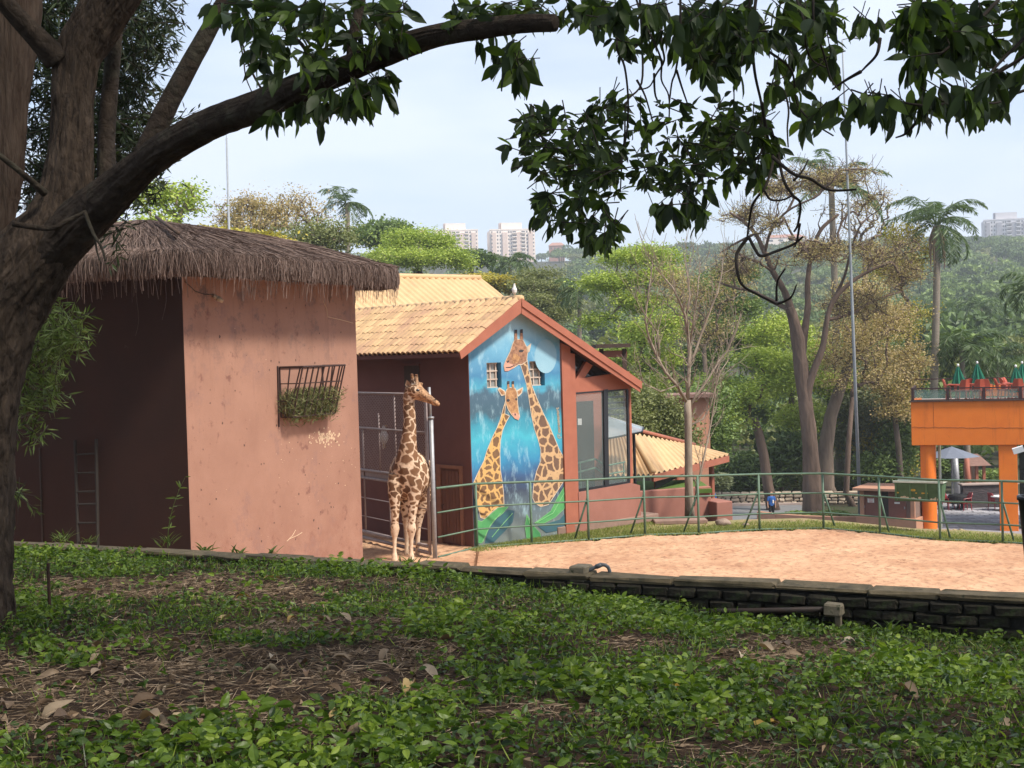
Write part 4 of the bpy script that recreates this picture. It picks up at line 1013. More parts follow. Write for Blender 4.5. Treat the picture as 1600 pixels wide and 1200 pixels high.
# the two small windows
MT['winframe'] = M('window_metal', (.55, .46, .38), (.40, .30, .24), scale=12, rough=.7)
MT['pane_d'] = M('dusty_pane', (.30, .29, .26), (.17, .17, .16), scale=5, rough=.25, spec=.6)
for (u0, u1) in ((wu0, wu1), (xu0, xu1)):
    wn_ = MB(); fz = .05; wdt = u1-u0-.1
    for uu in (u0+.03, u0+wdt*.5, u0+wdt): wn_.box(Bp(uu, .12, (zc1+zc2)/2), (.035, .04, zc1-zc2-.02), (gv, sv_, Zv))
    for i, q in enumerate((.02, .34, .67, .98)): wn_.box(Bp(u0+wdt*.5+.01, .115, zc2+(zc1-zc2)*q), (wdt+.06, .045, .035), (gv, sv_, Zv))
    f = wn_.build('window', MT['winframe'], barn)
    for i in range(2):
        for j in range(3):
            cx = u0+.03+(wdt-.03)*(i+.5)/2; h_ = (zc1-zc2)*.32
            MB().box(Bp(cx, .14, zc2+(zc1-zc2)*(.18+.325*j)), (wdt*.5-.03, .01, h_-.02), (gv, sv_, Zv)).build('pane', MT['pane_d'], f)
MT['inside'] = M('dark_interior', (.04, .035, .03), (.03, .025, .02))
# side wall with its dark niche and the brown door
zE = 5.05
mb = MB(); mb.prism([Bp(-.015, .004, zfoot), Bp(-.015, 12, zfoot), Bp(-.015, 12, zE+.06), Bp(-.015, .004, zE+.06)], gv*.012)
side_o = mb.build('side_wall', MT['barnwall'], barn, fix=True)
mb = MB(); mb.prism([Bp(0, 11.7, zfoot), Bp(6, 11.7, zfoot), Bp(6, 11.7, 4), Bp(1.5, 11.7, 6.2), Bp(0, 11.7, zE)], sv_*.3); mb.build('back_wall', MT['barnwall'], barn, fix=True)
def sp_(px, py, off=.0):
    d = ray(px, py); P = C0-gv*off; k = (P-CAM).dot(gv)/d.dot(gv); X = CAM+d*k; return (X-C0).dot(sv_), X.z
def sP(px, py, off): t, z = sp_(px, py, off); return Bp(-off, t, z)
MT['doorwood'] = M('door_wood', (.19, .085, .055), (.13, .055, .038), scale=5, rough=.8, stretch=(1, 1, .15))
t0_, zt_ = sp_(720, 733); t1_, _ = sp_(690, 733)
zd = .06; dr = thing
d_ = MB(); d_.prism([Bp(-.02, t0_, zd), Bp(-.02, t1_, zd), Bp(-.02, t1_, zt_), Bp(-.02, t0_, zt_)], gv*.03); door = d_.build('door', MT['doorwood'], barn, fix=True)
nP = 5
for i in range(nP):
    a = t0_+.06+(t1_-t0_-.12)*i/nP; b = t0_+.06+(t1_-t0_-.12)*(i+1)/nP-.02
    q = MB(); q.prism([Bp(-.05, a, zd+.02), Bp(-.05, b, zd+.02), Bp(-.05, b, zt_-.07), Bp(-.05, a, zt_-.07)], gv*.028); q.build('plank', MT['doorwood'], door, fix=True)
MT['jamb'] = M('door_jamb', (.30, .135, .08), (.22, .10, .06), scale=6, rough=.7)
for a, b in ((t0_-.10, t0_), (t1_, t1_+.16)):
    q = MB(); q.prism([Bp(-.07, a, zd-.1), Bp(-.07, b, zd-.1), Bp(-.07, b, zt_+.09), Bp(-.07, a, zt_+.09)], gv*.08); q.build('door_jamb', MT['jamb'], barn, fix=True)
q = MB(); q.prism([Bp(-.065, t0_, zt_), Bp(-.065, t1_, zt_), Bp(-.065, t1_, zt_+.085), Bp(-.065, t0_, zt_+.085)], gv*.07); q.build('door_lintel', MT['jamb'], barn, fix=True)
MB().tube([Bp(-.06, t1_-.12, 1.05), Bp(-.11, t1_-.12, 1.05), Bp(-.11, t1_-.12, .95)], .012, 6).build('handle', MT['iron_dk'], door)
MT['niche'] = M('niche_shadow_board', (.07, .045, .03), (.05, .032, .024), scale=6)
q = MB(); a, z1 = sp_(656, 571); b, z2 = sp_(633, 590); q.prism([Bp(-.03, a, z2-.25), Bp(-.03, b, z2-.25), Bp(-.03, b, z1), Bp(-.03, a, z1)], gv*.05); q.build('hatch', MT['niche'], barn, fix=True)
q = MB(); q.prism([Bp(-.06, a-.05, z1), Bp(-.06, b+.05, z1), Bp(-.06, b+.05, z1+.06), Bp(-.06, a-.05, z1+.06)], gv*.08); q.build('hatch_lintel', MT['barnwall'], barn, fix=True)
# roof: deck, barge boards, tiles one by one
LR = 8.6
def ridge(t): return Bp(ua, t, za)
uE, zEv = ul, zl
mb = MB(); mb.prism([Bp(ul, tA+.03, zl-.03), Bp(ua, tA+.03, za-.04), Bp(ua, tA+.03, za-.16), Bp(ul, tA+.03, zl-.13)], sv_*(LR-tA+3)); mb.build('roof_deck', MT['barnwall'], barn, fix=True)
mb = MB(); mb.prism([Bp(ur, tA+.03, zr-.03), Bp(ua, tA+.03, za-.045), Bp(ua, tA+.03, za-.165), Bp(ur, tA+.03, zr-.15)], sv_*4.0); mb.build('roof_deck', MT['barnwall'], barn, fix=True)
def barge(name, pts, t0=tA, th=.045, mat='redwood'):
    mb = MB(); mb.prism([Bp(u, t0, z) for u, z in pts], sv_*th); return mb.build(name, MT[mat], barn, fix=True)
g_ = lambda px, py: gp(px, py, tA)
barge('barge_board', [g_(718, 549), g_(814.5, 466), g_(814.5, 489), g_(721, 561)], th=.05)
barge('barge_board', [g_(815.5, 475), g_(1001, 606), g_(1001.5, 613), g_(816, 490)], tA+.02, .03)
barge('barge_board', [g_(815, 466), g_(1003, 596.5), g_(1002.5, 607.5), g_(815.5, 478.5)], tA-.015, .035)
tm = MB(); k_ = 7
pr = [(-.125, -.012), (-.115, .012), (-.075, .045), (-.02, .058), (.035, .048), (.075, .018), (.125, -.012)]
V = [(x, 0, z) for x, z in pr]+[(x, .40, z-.012) for x, z in pr]+[(x*.96, 0, z-.05) for x, z in pr]
tm.add(V, [(i, i+1, k_+i+1, k_+i) for i in range(k_-1)]+[(i+1, i, 2*k_+i, 2*k_+i+1) for i in range(k_-1)])
tme = tm.mesh('tile', smooth=False); tme.materials.append(MT['tile'])
down = (Bp(ul, 0, zl)-Bp(ua, 0, za)); SL = down.length; down.normalize(); upv = -down; nrm = upv.cross(sv_); nrm = nrm if nrm.z > 0 else -nrm
nrow = 7; stp = SL/nrow; cols = 40; nt_tiles = 0
for i in range(cols):
    t = tA+.12+i*.225
    for r in range(nrow):
        P = Bp(ua, t, za)+down*(SL-(r)*stp+.03)+nrm*(.035+.006*rr.uniform(-1, 1))
        Xx = -sv_; Yy = upv; Zz = nrm
        yw = rr.uniform(-.02, .02)
        Mx = Matrix.Translation(P)@Matrix([(Xx.x, Yy.x, Zz.x, 0), (Xx.y, Yy.y, Zz.y, 0), (Xx.z, Yy.z, Zz.z, 0), (0, 0, 0, 1)])@Matrix.Rotation(yw, 4, 'Z')
        inst(tme, 'tile', barn, Mx); nt_tiles += 1
mb = MB()
for i in range(26):
    t = tA+i*.36; mb.tube([Bp(ua, t, za-.015), Bp(ua, t+.40, za+.005)], [.10, .085], 8)
mb.build('ridge_tiles', MT['corr'], barn, smooth=True)
def corr(name, A, B, D, pitch, amp, mat, parent, rows=0):
    """wavy tile sheet: ridge A->B, down vector D"""
    n = int((B-A).length/pitch); mb = MB(); k = n*6+1; m_ = (rows or 1)
    N = (B-A).cross(D).normalized(); N = N if N.z > 0 else -N; V = []
    rws = []
    for r in range(m_):
        rws += [(r/m_, 0), ((r+1)/m_, .028 if rows else 0)]
    for q, lift in rws:
        for i in range(k):
            s_ = i/(k-1); V.append(tuple(A+(B-A)*s_+D*q+N*(amp*math.cos(2*math.pi*i/6)+.03-lift*0+ (0.02 if lift else 0))))
    F = [(r*k+i, r*k+i+1, (r+1)*k+i+1, (r+1)*k+i) for r in range(len(rws)-1) for i in range(k-1)]
    mb.add(V, F); return mb.build(name, mat, parent, smooth=False)
# higher back roof
br = thing('back_roof_building', 'taller barn wing behind with a plain yellow tiled roof', 'barn', Bp(1, 8, 0))
Rr = pt(750, 436, 49.0); Rl = Rr-gv*8.5; nd = (-sv_); D = nd*3.2-Zv*3.2*.57
corr('tile_roof', Rl, Rr, D, .27, .035, MT['corr'], br, rows=0)
D2 = sv_*4.2-Zv*4.2*.56
corr('tile_roof', Rl, Rr, D2, .27, .035, MT['corr'], br)
mb = MB(); mb.tube([Rl+Zv*.05, Rr+Zv*.05], .1, 8); mb.build('ridge_tiles', MT['corr'], br, smooth=True)
mb = MB(); mb.prism([Rr+nd*2.9-Zv*1.85-gv*.3, Rr-Zv*.1-gv*.3, Rr-nd*2.9-Zv*1.85-gv*.3, Rr-nd*2.9-Zv*9-gv*.3, Rr+nd*2.9-Zv*9-gv*.3], -gv*7.5); mb.build('wall', MT['barnwall'], br, fix=True)
# pillar, truss and glass porch at the right of the mural
pu0 = gp(879, 700)[0]; pu1 = gp(901, 700)[0]; pu2 = gp(984, 680)[0]
mb = MB(); mb.prism([Bp(pu0+.005, -.06, zfoot), Bp(gp(893, 700)[0], -.06, zfoot), Bp(gp(893, 700)[0], -.06, roofz(pu0)-.42), Bp(pu0+.005, -.06, roofz(pu0)-.30)], sv_*.34); mb.build('pillar', MT['redwood'], barn, fix=True)
mb = MB(); mb.prism([Bp(gp(893.5, 700)[0], -.03, zfoot), Bp(pu1, -.03, zfoot), Bp(pu1, -.03, roofz(pu1)-.33), Bp(gp(893.5, 700)[0], -.03, roofz(pu1)-.30)], sv_*.3); mb.build('pillar', MT['redwood'], barn, fix=True)
g0 = lambda px, py: gp(px, py, 0)
def flat(name, pts, t, th, mat, par=barn): mb = MB(); mb.prism([Bp(u, t, z) for u, z in pts], sv_*th); return mb.build(name, mat if not isinstance(mat, str) else MT[mat], par, fix=True)
flat('beam', [g0(895, 593), g0(984, 580), g0(984, 607), g0(895, 613)], .0, .16, 'redwood')
flat('strut', [g0(901, 592), g0(913, 592), g0(927, 571), g0(917, 565)], .02, .12, 'redwood')
MT['glassd'] = glassmat('dark_glass', (.02, .022, .022), .93, .05)
MT['glassp'] = glassmat('porch_glass', (.22, .27, .27), .22, .03)
flat('gable_glass', [g0(896, 546), g0(918, 561), g0(978, 598), g0(897, 592)], .13, .012, 'glassd')
flat('corner_post', [(pu2-.02, gp(983, 607)[1]), (pu2+.09, gp(986, 606)[1]), (pu2+.09, gp(986, 755)[1]), (pu2-.02, gp(985, 755)[1])], .0, .12, 'redwood')
MT['alu'] = M('black_aluminium', (.012, .013, .016), (.02, .02, .024), scale=5, rough=.4, spec=.5)
flat('mullion', [g0(943, 609), g0(949.5, 608), g0(951.5, 761), g0(945, 762)], -.01, .10, 'alu')
flat('frame', [g0(900, 613.5), g0(943, 610), g0(943, 612.5), g0(900, 616)], .01, .05, 'alu')
flat('frame', [g0(950, 609.5), g0(983, 607), g0(983, 609.5), g0(950, 612)], .01, .05, 'alu')
flat('frame', [g0(980, 609), g0(983.5, 608.5), g0(985, 752), g0(982, 752.5)], .0, .05, 'alu')
flat('frame', [g0(903, 764), g0(945, 758), g0(945, 763), g0(903, 769.5)], .0, .06, 'alu')
flat('frame', [g0(951, 757), g0(984, 751.5), g0(984, 755), g0(951, 761)], .0, .06, 'alu')
flat('glass_panel', [g0(900, 616), g0(944, 613), g0(946, 760), g0(903, 766)], .035, .01, 'glassp')
flat('glass_panel', [g0(950, 612), g0(982, 609), g0(984, 753), g0(951, 758)], .035, .01, 'glassp')
# inside of the porch: back wall with dark door, handrail
bt = 2.6
flat('porch_back_wall', [gp(880, 600, bt), gp(948, 596, bt), gp(950, 790, bt), gp(880, 800, bt)], bt, .15, 'redwood')
flat('porch_door', [gp(898, 628, bt-.03), gp(927, 626, bt-.03), gp(930, 775, bt-.03), gp(900, 778, bt-.03)], bt-.03, .025, 'inside')
MT['paper'] = M('white_paper', (.7, .7, .66), (.62, .62, .6)); flat('notice', [gp(903, 654, bt-.05), gp(909, 654, bt-.05), gp(909, 664, bt-.05), gp(903, 664, bt-.05)], bt-.05, .01, 'paper')
MT['railgreen'] = M('green_rail_paint', (.13, .24, .15), (.09, .17, .105), scale=9, rough=.55, spec=.4)
MB().tube([gP(903, 724, 1.2), gP(930, 717, 1.6), gP(946, 728, 1.2), gP(976, 722, 1.2)], .03, 6).build('porch_rail', MT['railgreen'], barn)
MB().tube([gP(903, 738, 1.2), gP(930, 731, 1.6), gP(946, 742, 1.2), gP(976, 736, 1.2)], .025, 6).build('porch_rail', MT['railgreen'], barn)
for px_ in (906, 974): MB().tube([gP(px_, 722, 1.2), gP(px_+2, 770, 1.2)], .025, 6).build('porch_rail_post', MT['railgreen'], barn)
for py_ in (620, 629, 638, 647): MB().box(gP(967, py_, 1.8), (.9, .02, .05), (gv, sv_, Zv)).build('louvre', MT['alu'], barn)
# dwarf wall under the glass, step at the pillar foot, planter walls
MT['dwarf'] = M('pinkish_brown_render', (.33, .145, .11), (.27, .115, .085), scale=1.4, rough=.9, bump=.2)
flat('dwarf_wall', [g0(902, 769), g0(985, 754.5), g0(998, 758), g0(1000, 810), (g0(1000, 810)[0], zfoot), (pu1, zfoot)], -.05, .3, 'dwarf')
a = gz(873, 838, 0); b = gz(992, 818, 0)
st = thing('planter', 'low pinkish brown planter walls right of the glass porch holding a lawn patch', 'planter', gz(1040, 806, 0))
def lowwall(x0, y0, x1, y1, top, th, name, par, mat='dwarf', foot=-1.2):
    A = gz(x0, y0, 0); B = gz(x1, y1, 0); d = (B-A).normalized(); n = Vector((-d.y, d.x, 0))
    mb = MB(); mb.bbox(((A.x+B.x)/2+n.x*th/2, (A.y+B.y)/2+n.y*th/2, (top+foot)/2), ((B-A).length, th, top-foot), .02, (d, n, Zv)); return mb.build(name, MT[mat], par)
MT['step'] = M('stained_step', (.30, .19, .15), (.20, .13, .10), scale=3, rough=.95, bump=.3)
lowwall(872, 838, 1030, 815, .24, .7, 'plinth', barn, 'step')
lowwall(1000, 809, 1112, 800, .78, .22, 'front_wall', st)
A = gz(1002, 807, 0); B = gz(1110, 800, 0)
MT['lawn'] = M('lawn', (.10, .17, .03), (.07, .12, .022), scale=5, rough=.9, bump=.8, bscale=80)
MB().box(((A.x+B.x)/2, (A.y+B.y)/2+1.6, .66), ((B-A).length, 3.0, .12)).build('lawn_patch', MT['lawn'], st)
lowwall(1120, 803, 1145, 801, .35, 1.0, 'step_block', st)
rs = thing('slab', 'flat brown slab lying on the grass behind the fence', 'slab', gz(1062, 817, 0))
p = gz(1062, 817, 0); MB().bbox((p.x, p.y, .06), (1.5, .7, .12), .02).build('stone_slab', MT['step'], rs)
MT['rock'] = M('rock', (.33, .24, .19), (.18, .13, .10), scale=5, rough=.95, bump=.6)
def rock(px, py, w, h, label, seed):
    p = gz(px, py, 0); b = bmesh.new(); bmesh.ops.create_icosphere(b, subdivisions=3, radius=.5)
    for v in b.verts:
        k = 1+.25*mnoise.noise(v.co*2+Vector((seed, 0, 0))); v.co = Vector((v.co.x*w*k, v.co.y*w*.8*k, v.co.z*h*k))
    me = bpy.data.meshes.new('rock'); b.to_mesh(me); b.free(); me.materials.append(MT['rock'])
    o = bpy.data.objects.new('rock', me); COL.objects.link(o); o.location = (p.x, p.y, h*.4); tag(o, label, 'rock')
rock(1130, 822, .42, .24, 'grey brown rock on the grass beside the step block', 3)
rock(1165, 823, .2, .12, 'small pale stone by the foot of the fence post', 8)
# lower tiled roof with hip, behind the porch
lb = thing('lower_pavilion', 'low pavilion with yellow tiled hip roof and brown gutter behind the porch', 'pavilion', Vector((4.4, 41.5, -3)))
e0 = pt(1021, 741, 40.0); e1 = pt(1139, 711, 44.5); r0 = pt(958, 648, 41.5); r1 = pt(1085, 697, 46.5)
hipt = pt(985, 676, 41.3)
def corrq(name, R0_, R1_, E0, E1, n, amp, mat, parent):
    mb = MB(); V = []; k = n*6+1
    for q in np.linspace(0, 1, 5):
        for i in range(k):
            s_ = i/(k-1); P = (R0_+(R1_-R0_)*s_)*(1-q)+(E0+(E1-E0)*s_)*q
            V.append(tuple(P+Zv*(amp*math.cos(2*math.pi*i/6))))
    F = [(r*k+i, r*k+i+1, (r+1)*k+i+1, (r+1)*k+i) for r in range(4) for i in range(k-1)]
    mb.add(V, F); return mb.build(name, mat, parent)
corrq('tile_roof', hipt, r1, e0, e1, 15, .045, MT['corr'], lb)
h0 = pt(950, 690, 40.6); h1 = pt(948, 742, 39.5); e0b = pt(1020, 744, 39.97)
corrq('tile_roof', pt(950, 668, 41.3), hipt, pt(950, 742, 39.4), e0-Zv*.02, 9, .045, MT['corr'], lb)
MB().tube([hipt+Zv*.06, e0+Zv*.06], .09, 8).build('hip_tiles', MT['corr'], lb, smooth=True)
MB().tube([pt(978, 668, 41.4), r1+Zv*.05], .07, 8).build('ridge_tiles', MT['redwood'], lb, smooth=True)
mb = MB(); mb.prism([e0-Zv*.02+Vector((0, -.05, 0)), e1-Zv*.02+Vector((0, -.05, 0)), e1-Zv*.22+Vector((0, -.05, 0)), e0-Zv*.22+Vector((0, -.05, 0))], Vector((-.05, .1, 0))); mb.build('gutter', MT['redwood'], lb, fix=True)
mb = MB(); mb.prism([e0-Zv*.24+Vector((.1, .5, 0)), e1-Zv*.24+Vector((-.9, .4, 0)), e1-Zv*.5+Vector((-1.2, .4, 0)), e0-Zv*.5+Vector((.1, .5, 0))], Vector((0, .15, 0))); mb.build('fascia_beam', MT['inside'], lb, fix=True)
for px_, Y in ((1026, 41.2), (1112, 44.6), (1058, 47)):
    q = pt(px_, 745, Y); MB().tube([(q.x, q.y, q.z+.5), (q.x, q.y, q.z-6)], .09, 8).build('post', MT['redwood'], lb)
# small glass awning between porch and pavilion
aw = thing('glass_awning', 'small sloping glass awning between the porch and the yellow roof', 'awning', gP(975, 665, 1))
P = [gP(945, 656, .5), gP(1004, 676, .5), gP(988, 690, .2), gP(940, 680, .2)]
P = [pt(948, 651, 39.6), pt(1005, 668, 39.8), pt(1003, 675, 39.0), pt(946, 686, 38.9)]
mb = MB(); mb.prism(P, Zv*.02); MT['glassa'] = glassmat('awning_glass', (.5, .58, .62), .55, .05); mb.build('glass_sheet', MT['glassa'], aw, fix=True)
for a, b in ((0, 1), (3, 2), (0, 3), (1, 2)): MB().tube([P[a], P[b]], .03, 6).build('bar', MT['alu'], aw)
MB().tube([pt(990, 672, 39.6), pt(993, 770, 39.6)], .05, 6).build('post', MT['alu'], aw)
# small wooden shelter showing above the rafters
ws = thing('shelter', 'small dark flat roofed wooden shelter peeping over the porch roof', 'shelter', gpt(962, 52))
MT['darkwood'] = M('dark_timber', (.09, .055, .04), (.06, .038, .03), scale=5, rough=.85)
a = pt(935, 541, 50); b = pt(980, 541, 50); MB().box(((a.x+b.x)/2, 51, a.z), (b.x-a.x+.2, 2.6, .14)).build('roof', MT['darkwood'], ws)
for x in (935+5, 976): q = pt(x, 545, 50); MB().box((q.x, 50.2, q.z-2.5), (.16, .16, 5)).build('post', MT['darkwood'], ws)
MB().box(((a.x+b.x)/2, 50.2, a.z-.3), (b.x-a.x, .1, .25)).build('beam', MT['redwood'], ws)

# ------------------------------------------------------------------ mesh gate and green railing fence
MT['galv'] = M('galvanised_steel', (.36, .36, .37), (.25, .25, .26), scale=9, rough=.5, metal=.4)
MT['gatepipe'] = M('dusty_gate_pipe', (.34, .27, .25), (.24, .19, .18), scale=9, rough=.6)
gh = gz(680, 873, 0); gt_ = thing('gate_post', 'tall galvanised gate post right of the giraffe', 'post', gh)
tpp = pt(669.5, 653, gh.y); MB().tube([gh-Zv*.3, Vector((gh.x-.0, gh.y, tpp.z))], .058, 10).build('pipe', MT['galv'], gt_, smooth=True)
MB().tube([Vector((gh.x, gh.y, tpp.z-.02)), Vector((gh.x, gh.y, tpp.z+.03))], .08, 10).build('collar', MT['galv'], gt_, smooth=True)
MB().tube([Vector((gh.x-.01, gh.y, tpp.z)), Vector((gh.x-.02, gh.y, tpp.z+.75))], .035, 8).build('extension', MT['galv'], gt_, smooth=True)
gA = gh+Vector((-.12, .12, 0)); gB = pt(552, 700, 36.6); gdir = Vector((gB.x-gA.x, gB.y-gA.y, 0)); gL = gdir.length; gdir.normalize()
gate = thing('gate', 'tall steel pipe and wire mesh gate behind the giraffe', 'gate', gA)
def G(s_, z): return Vector((gA.x, gA.y, 0))+gdir*s_+Zv*z
for z, r_ in ((4.02, .03), (3.08, .03), (1.95, .04), (1.74, .035), (.28, .05), (.12, .05)):
    MB().tube([G(0, z), G(gL, z)], r_, 8).build('rail', MT['gatepipe'], gate, smooth=True)
MB().box(G(gL*.5, 1.84)+Vector((0, .05, 0)), (gL, .03, .15), (gdir, Vector((-gdir.y, gdir.x, 0)), Zv)).build('flat_bar', MT['gatepipe'], gate)
for s_, z0, z1, r_ in ((.02, .1, 4.02, .04), (gL*.32, .28, 1.74, .025), (gL*.40, 1.95, 4.0, .022), (gL*.62, 1.95, 3.5, .02), (gL*.85, .28, 3.08, .025), (gL*.5, .28, 1.74, .02), (gL, .1, 4.02, .04)):
    MB().tube([G(s_, z0), G(s_, z1)], r_, 8).build('upright', MT['gatepipe'], gate, smooth=True)
MB().tube([G(0, 1.2), G(gL, 1.2)], .015, 6).build('rail', MT['gatepipe'], gate); MB().tube([G(0, .7), G(gL, .7)], .012, 6).build('rail', MT['gatepipe'], gate)
mb = MB(); st_ = .095
for k in range(int((gL+2.1)/st_)):
    for sg in (1, -1):
        s0 = k*st_-2.1 if sg > 0 else k*st_
        a0, a1 = (s0, 1.95), (s0+sg*2.07, 4.02)
        lo, hi = max(0, min(a0[0], a1[0])), min(gL, max(a0[0], a1[0]))
        if hi-lo < .03: continue
        f = lambda s__: 1.95+(s__-s0)*sg
        P0 = G(lo, f(lo)); P1 = G(hi, f(hi)); d = (P1-P0).normalized(); n = d.cross(Vector((-gdir.y, gdir.x, 0)))*.010
        mb.add([P0-n, P0+n, P1+n, P1-n], [(0, 1, 2, 3)])
MT['wire'] = M('mesh_wire', (.34, .26, .23), (.26, .19, .17), rough=.6)
mb.build('wire_mesh', MT['wire'], gate, kind='stuff')

MT['fgreen'] = M('green_fence_paint', (.10, .17, .11), (.065, .115, .075), scale=6, rough=.5, spec=.4, speck=((.22, .15, .10), 9, .66, .06))
fence = thing('railing_fence', 'long green pipe railing fence round the sand paddock', 'fence', FPOST[0])
HF = [1.66, 1.63, 1.60, 1.58, 1.56, 1.52, 1.50, 1.50, 1.51, 1.52, 1.54]
gr = gh+Vector((.08, .05, 0)); FP = [gr]+FPOST; HH = [1.72]+HF
for q, frac, r_ in ((0, 1.0, .03), (1, .65, .022), (2, .30, .022), (3, .02, .025)):
    MB().tube([p+Zv*h*frac for p, h in zip(FP, HH)], r_, 8).build('rail', MT['fgreen'], fence, smooth=True)
for i, (p, h) in enumerate(zip(FPOST, HF)):
    MB().tube([p-Zv*.2, p+Zv*h], .032, 8).build('post', MT['fgreen'], fence, smooth=True)
    if i >= 2:
        sg = -1 if i < 6 else 1; d = (FPOST[min(i+1, 10)]-FPOST[i-1]).normalized()
        MB().tube([p+Zv*h*.72, p+d*sg*.42+Vector((0, .35, 0))-Zv*.1], .026, 8).build('brace', MT['fgreen'], fence, smooth=True)
# grass fringe along the fence
rg = np.random.default_rng(21); n = 26000
s_ = rg.random(n)*(len(FPOST)-1); i = s_.astype(int); f = (s_-i)[:, None]; FPa = np.array(FPOST)
P = FPa[i]*(1-f)+FPa[np.minimum(i+1, len(FPOST)-1)]*f; off = rg.beta(1.1, 2.0, n)*2.0-.16
P[:, 1] += off; P[:, 2] = np.where(off > 1.6, terr(P[:, 0], P[:, 1]), 0)
edge = .5+.5*np.sin(P[:, 0]*3.1)*np.sin(P[:, 0]*1.3+1); k = (off > 0) | (rg.random(n) < edge*.8); P = P[k]; n = len(P)
A = rg.normal(size=(n, 3))*.6; A[:, 2] = 1
P[:, 2] += .035
MT['grass'] = leafmat('grass_blade', [(.10, .13, .03), (.19, .23, .06), (.28, .32, .09), (.36, .31, .15)], rough=.6, trans=.35)
mb = MB(); leaf_quads(mb, P, rg.uniform(.06, .17, n), .014, A, rg, rg.random(n), fold=0)
n = 5000; q = rg.random(n); A0_ = C0+gv*.1; Pm = np.array([Bp(u, -t, .03) for u, t in zip(rg.uniform(-.4, 6.4, n), rg.beta(1, 2, n)*.8+.02)])
A = rg.normal(size=(n, 3))*.6; A[:, 2] = 1; leaf_quads(mb, Pm, rg.uniform(.05, .14, n), .014, A, rg, rg.random(n), fold=0)
mb.build('grass_verge', MT['grass'], kind='stuff')
# lawn sheet just outside the fence
xs = np.linspace(fX[0], 22, 120); vv = np.linspace(0, 1, 14); Xg, Vg = np.meshgrid(xs, vv)
Yg = fenceY(xs)[None, :]-.02+Vg*np.where(xs < 4, 4.0, 2.6)[None, :]
mb = MB(); grid(Xg, Yg, lambda X, Y: terr(X, Y)+.006+.01*RNG.random(X.shape), mb)
MT['verge'] = M('verge_grass', (.20, .21, .07), (.33, .21, .12), scale=2.2, rough=.95, bump=.7, bscale=50)
mb.build('verge', MT['verge'], smooth=True, kind='structure')
# green trough hung on the fence
tr = thing('feed_trough', 'green metal feed trough with faded painted flowers hung outside the railing', 'trough', FPOST[7])
MT['trgreen'] = M('trough_green', (.085, .145, .07), (.05, .095, .045), scale=5, rough=.6, speck=((.3, .3, .2), 8, .68, .05))
a = pt(1397, 752, 35.0); b = pt(1472, 752, 34.4); d = Vector((b.x-a.x, b.y-a.y, 0)); W = d.length; d.normalize(); nb_ = Vector((-d.y, d.x, 0)); h = .50
ax = (d, nb_, Zv); cz = a.z-.02
def TP(s_, o, z): return Vector((a.x, a.y, 0))+d*s_+nb_*o+Zv*(cz+z)
mb = MB(); mb.prism([TP(0, 0, 0), TP(W, 0, 0), TP(W-.04, .06, -h), TP(.04, .06, -h)], nb_*.03); mb.prism([TP(0, .5, 0), TP(W, .5, 0), TP(W-.04, .44, -h), TP(.04, .44, -h)], nb_*.03)
mb.prism([TP(0, 0, 0), TP(0, .53, 0), TP(.04, .47, -h), TP(.04, .06, -h)], d*.03); mb.prism([TP(W, 0, 0), TP(W, .53, 0), TP(W-.04, .47, -h), TP(W-.04, .06, -h)], -d*.03)
mb.box(TP(W/2, .26, -h+.02), (W-.1, .38, .03), ax); mb.build('body', MT['trgreen'], tr, fix=True)
MT['whiterim'] = M('pale_rim', (.55, .58, .5), (.42, .46, .38), scale=8)
mb = MB(); mb.box(TP(W/2, .53, .015), (W+.06, .05, .05), ax); mb.box(TP(W/2, .0, .015), (W+.06, .05, .05), ax); mb.box(TP(W+.01, .26, .013), (.05, .5, .045), ax); mb.build('rim', MT['whiterim'], tr)
for s_ in (.04, W*.33, W*.67, W-.04): MB().box(TP(s_, -.005, -h*.5), (.05, .03, h*.96), ax).build('rib', MT['trgreen'], tr)
rq = random.Random(5); MT['flower'] = M('faded_flower_paint', (.62, .56, .42), (.5, .34, .2), scale=20); MT['flower2'] = M('yellow_flower_paint', (.6, .42, .08), (.5, .3, .06), scale=20)
for i in range(26):
    s_ = rq.uniform(.06, W-.06); z = -h*rq.choice([.82, .86, .78, .8, .4, .55])
    b_ = MB(); k = 7; rad_ = rq.uniform(.015, .035); V = [tuple(TP(s_+rad_*1.4*math.cos(q), .055*(-z/h)-.006-.012, z+rad_*math.sin(q))) for q in np.linspace(0, 6.28, k+1)[:-1]]
    b_.add(V, [list(range(k))]); b_.build('painted_flower', MT['flower'] if z < -.35 else MT['flower2'], tr)

# ------------------------------------------------------------------ giraffe
def P_(px, py, Y): return pt(px, py, Y)
gy = 32.7
giraffe = thing('giraffe', 'live giraffe standing beside the gate with its head turned to the right', 'giraffe', gz(640, 875, 0))
fy, hy_ = gy-.25, gy+.75
parts = []
parts.append(([P_(636, 742, fy-.22), P_(636, 740, fy-.1), P_(637, 741, fy+.1), P_(639, 742, fy+.35), P_(644, 743, fy+.7), P_(650, 744, fy+1.05), P_(654, 744, fy+1.35), P_(655, 744, fy+1.5)],
              [.12, .33, .46, .525, .535, .50, .39, .15], [(.85, 1.05), (.95, 1.12), (.98, 1.2), (.98, 1.2), (1, 1.12), (1, 1.1), (.95, 1), (1, 1)], (0, 0, 1)))
nk = [(636, 735, fy+.15, .40), (636, 724, fy+.05, .335), (636.5, 712, fy-.02, .262), (637.5, 700, fy-.06, .225), (638.8, 685, fy-.08, .188), (640, 668, fy-.1, .165), (640, 650, fy-.1, .150), (638.8, 634, fy-.1, .142), (638.2, 620, fy-.1, .138), (639.5, 609, fy-.1, .12), (643, 602, fy-.1, .09)]
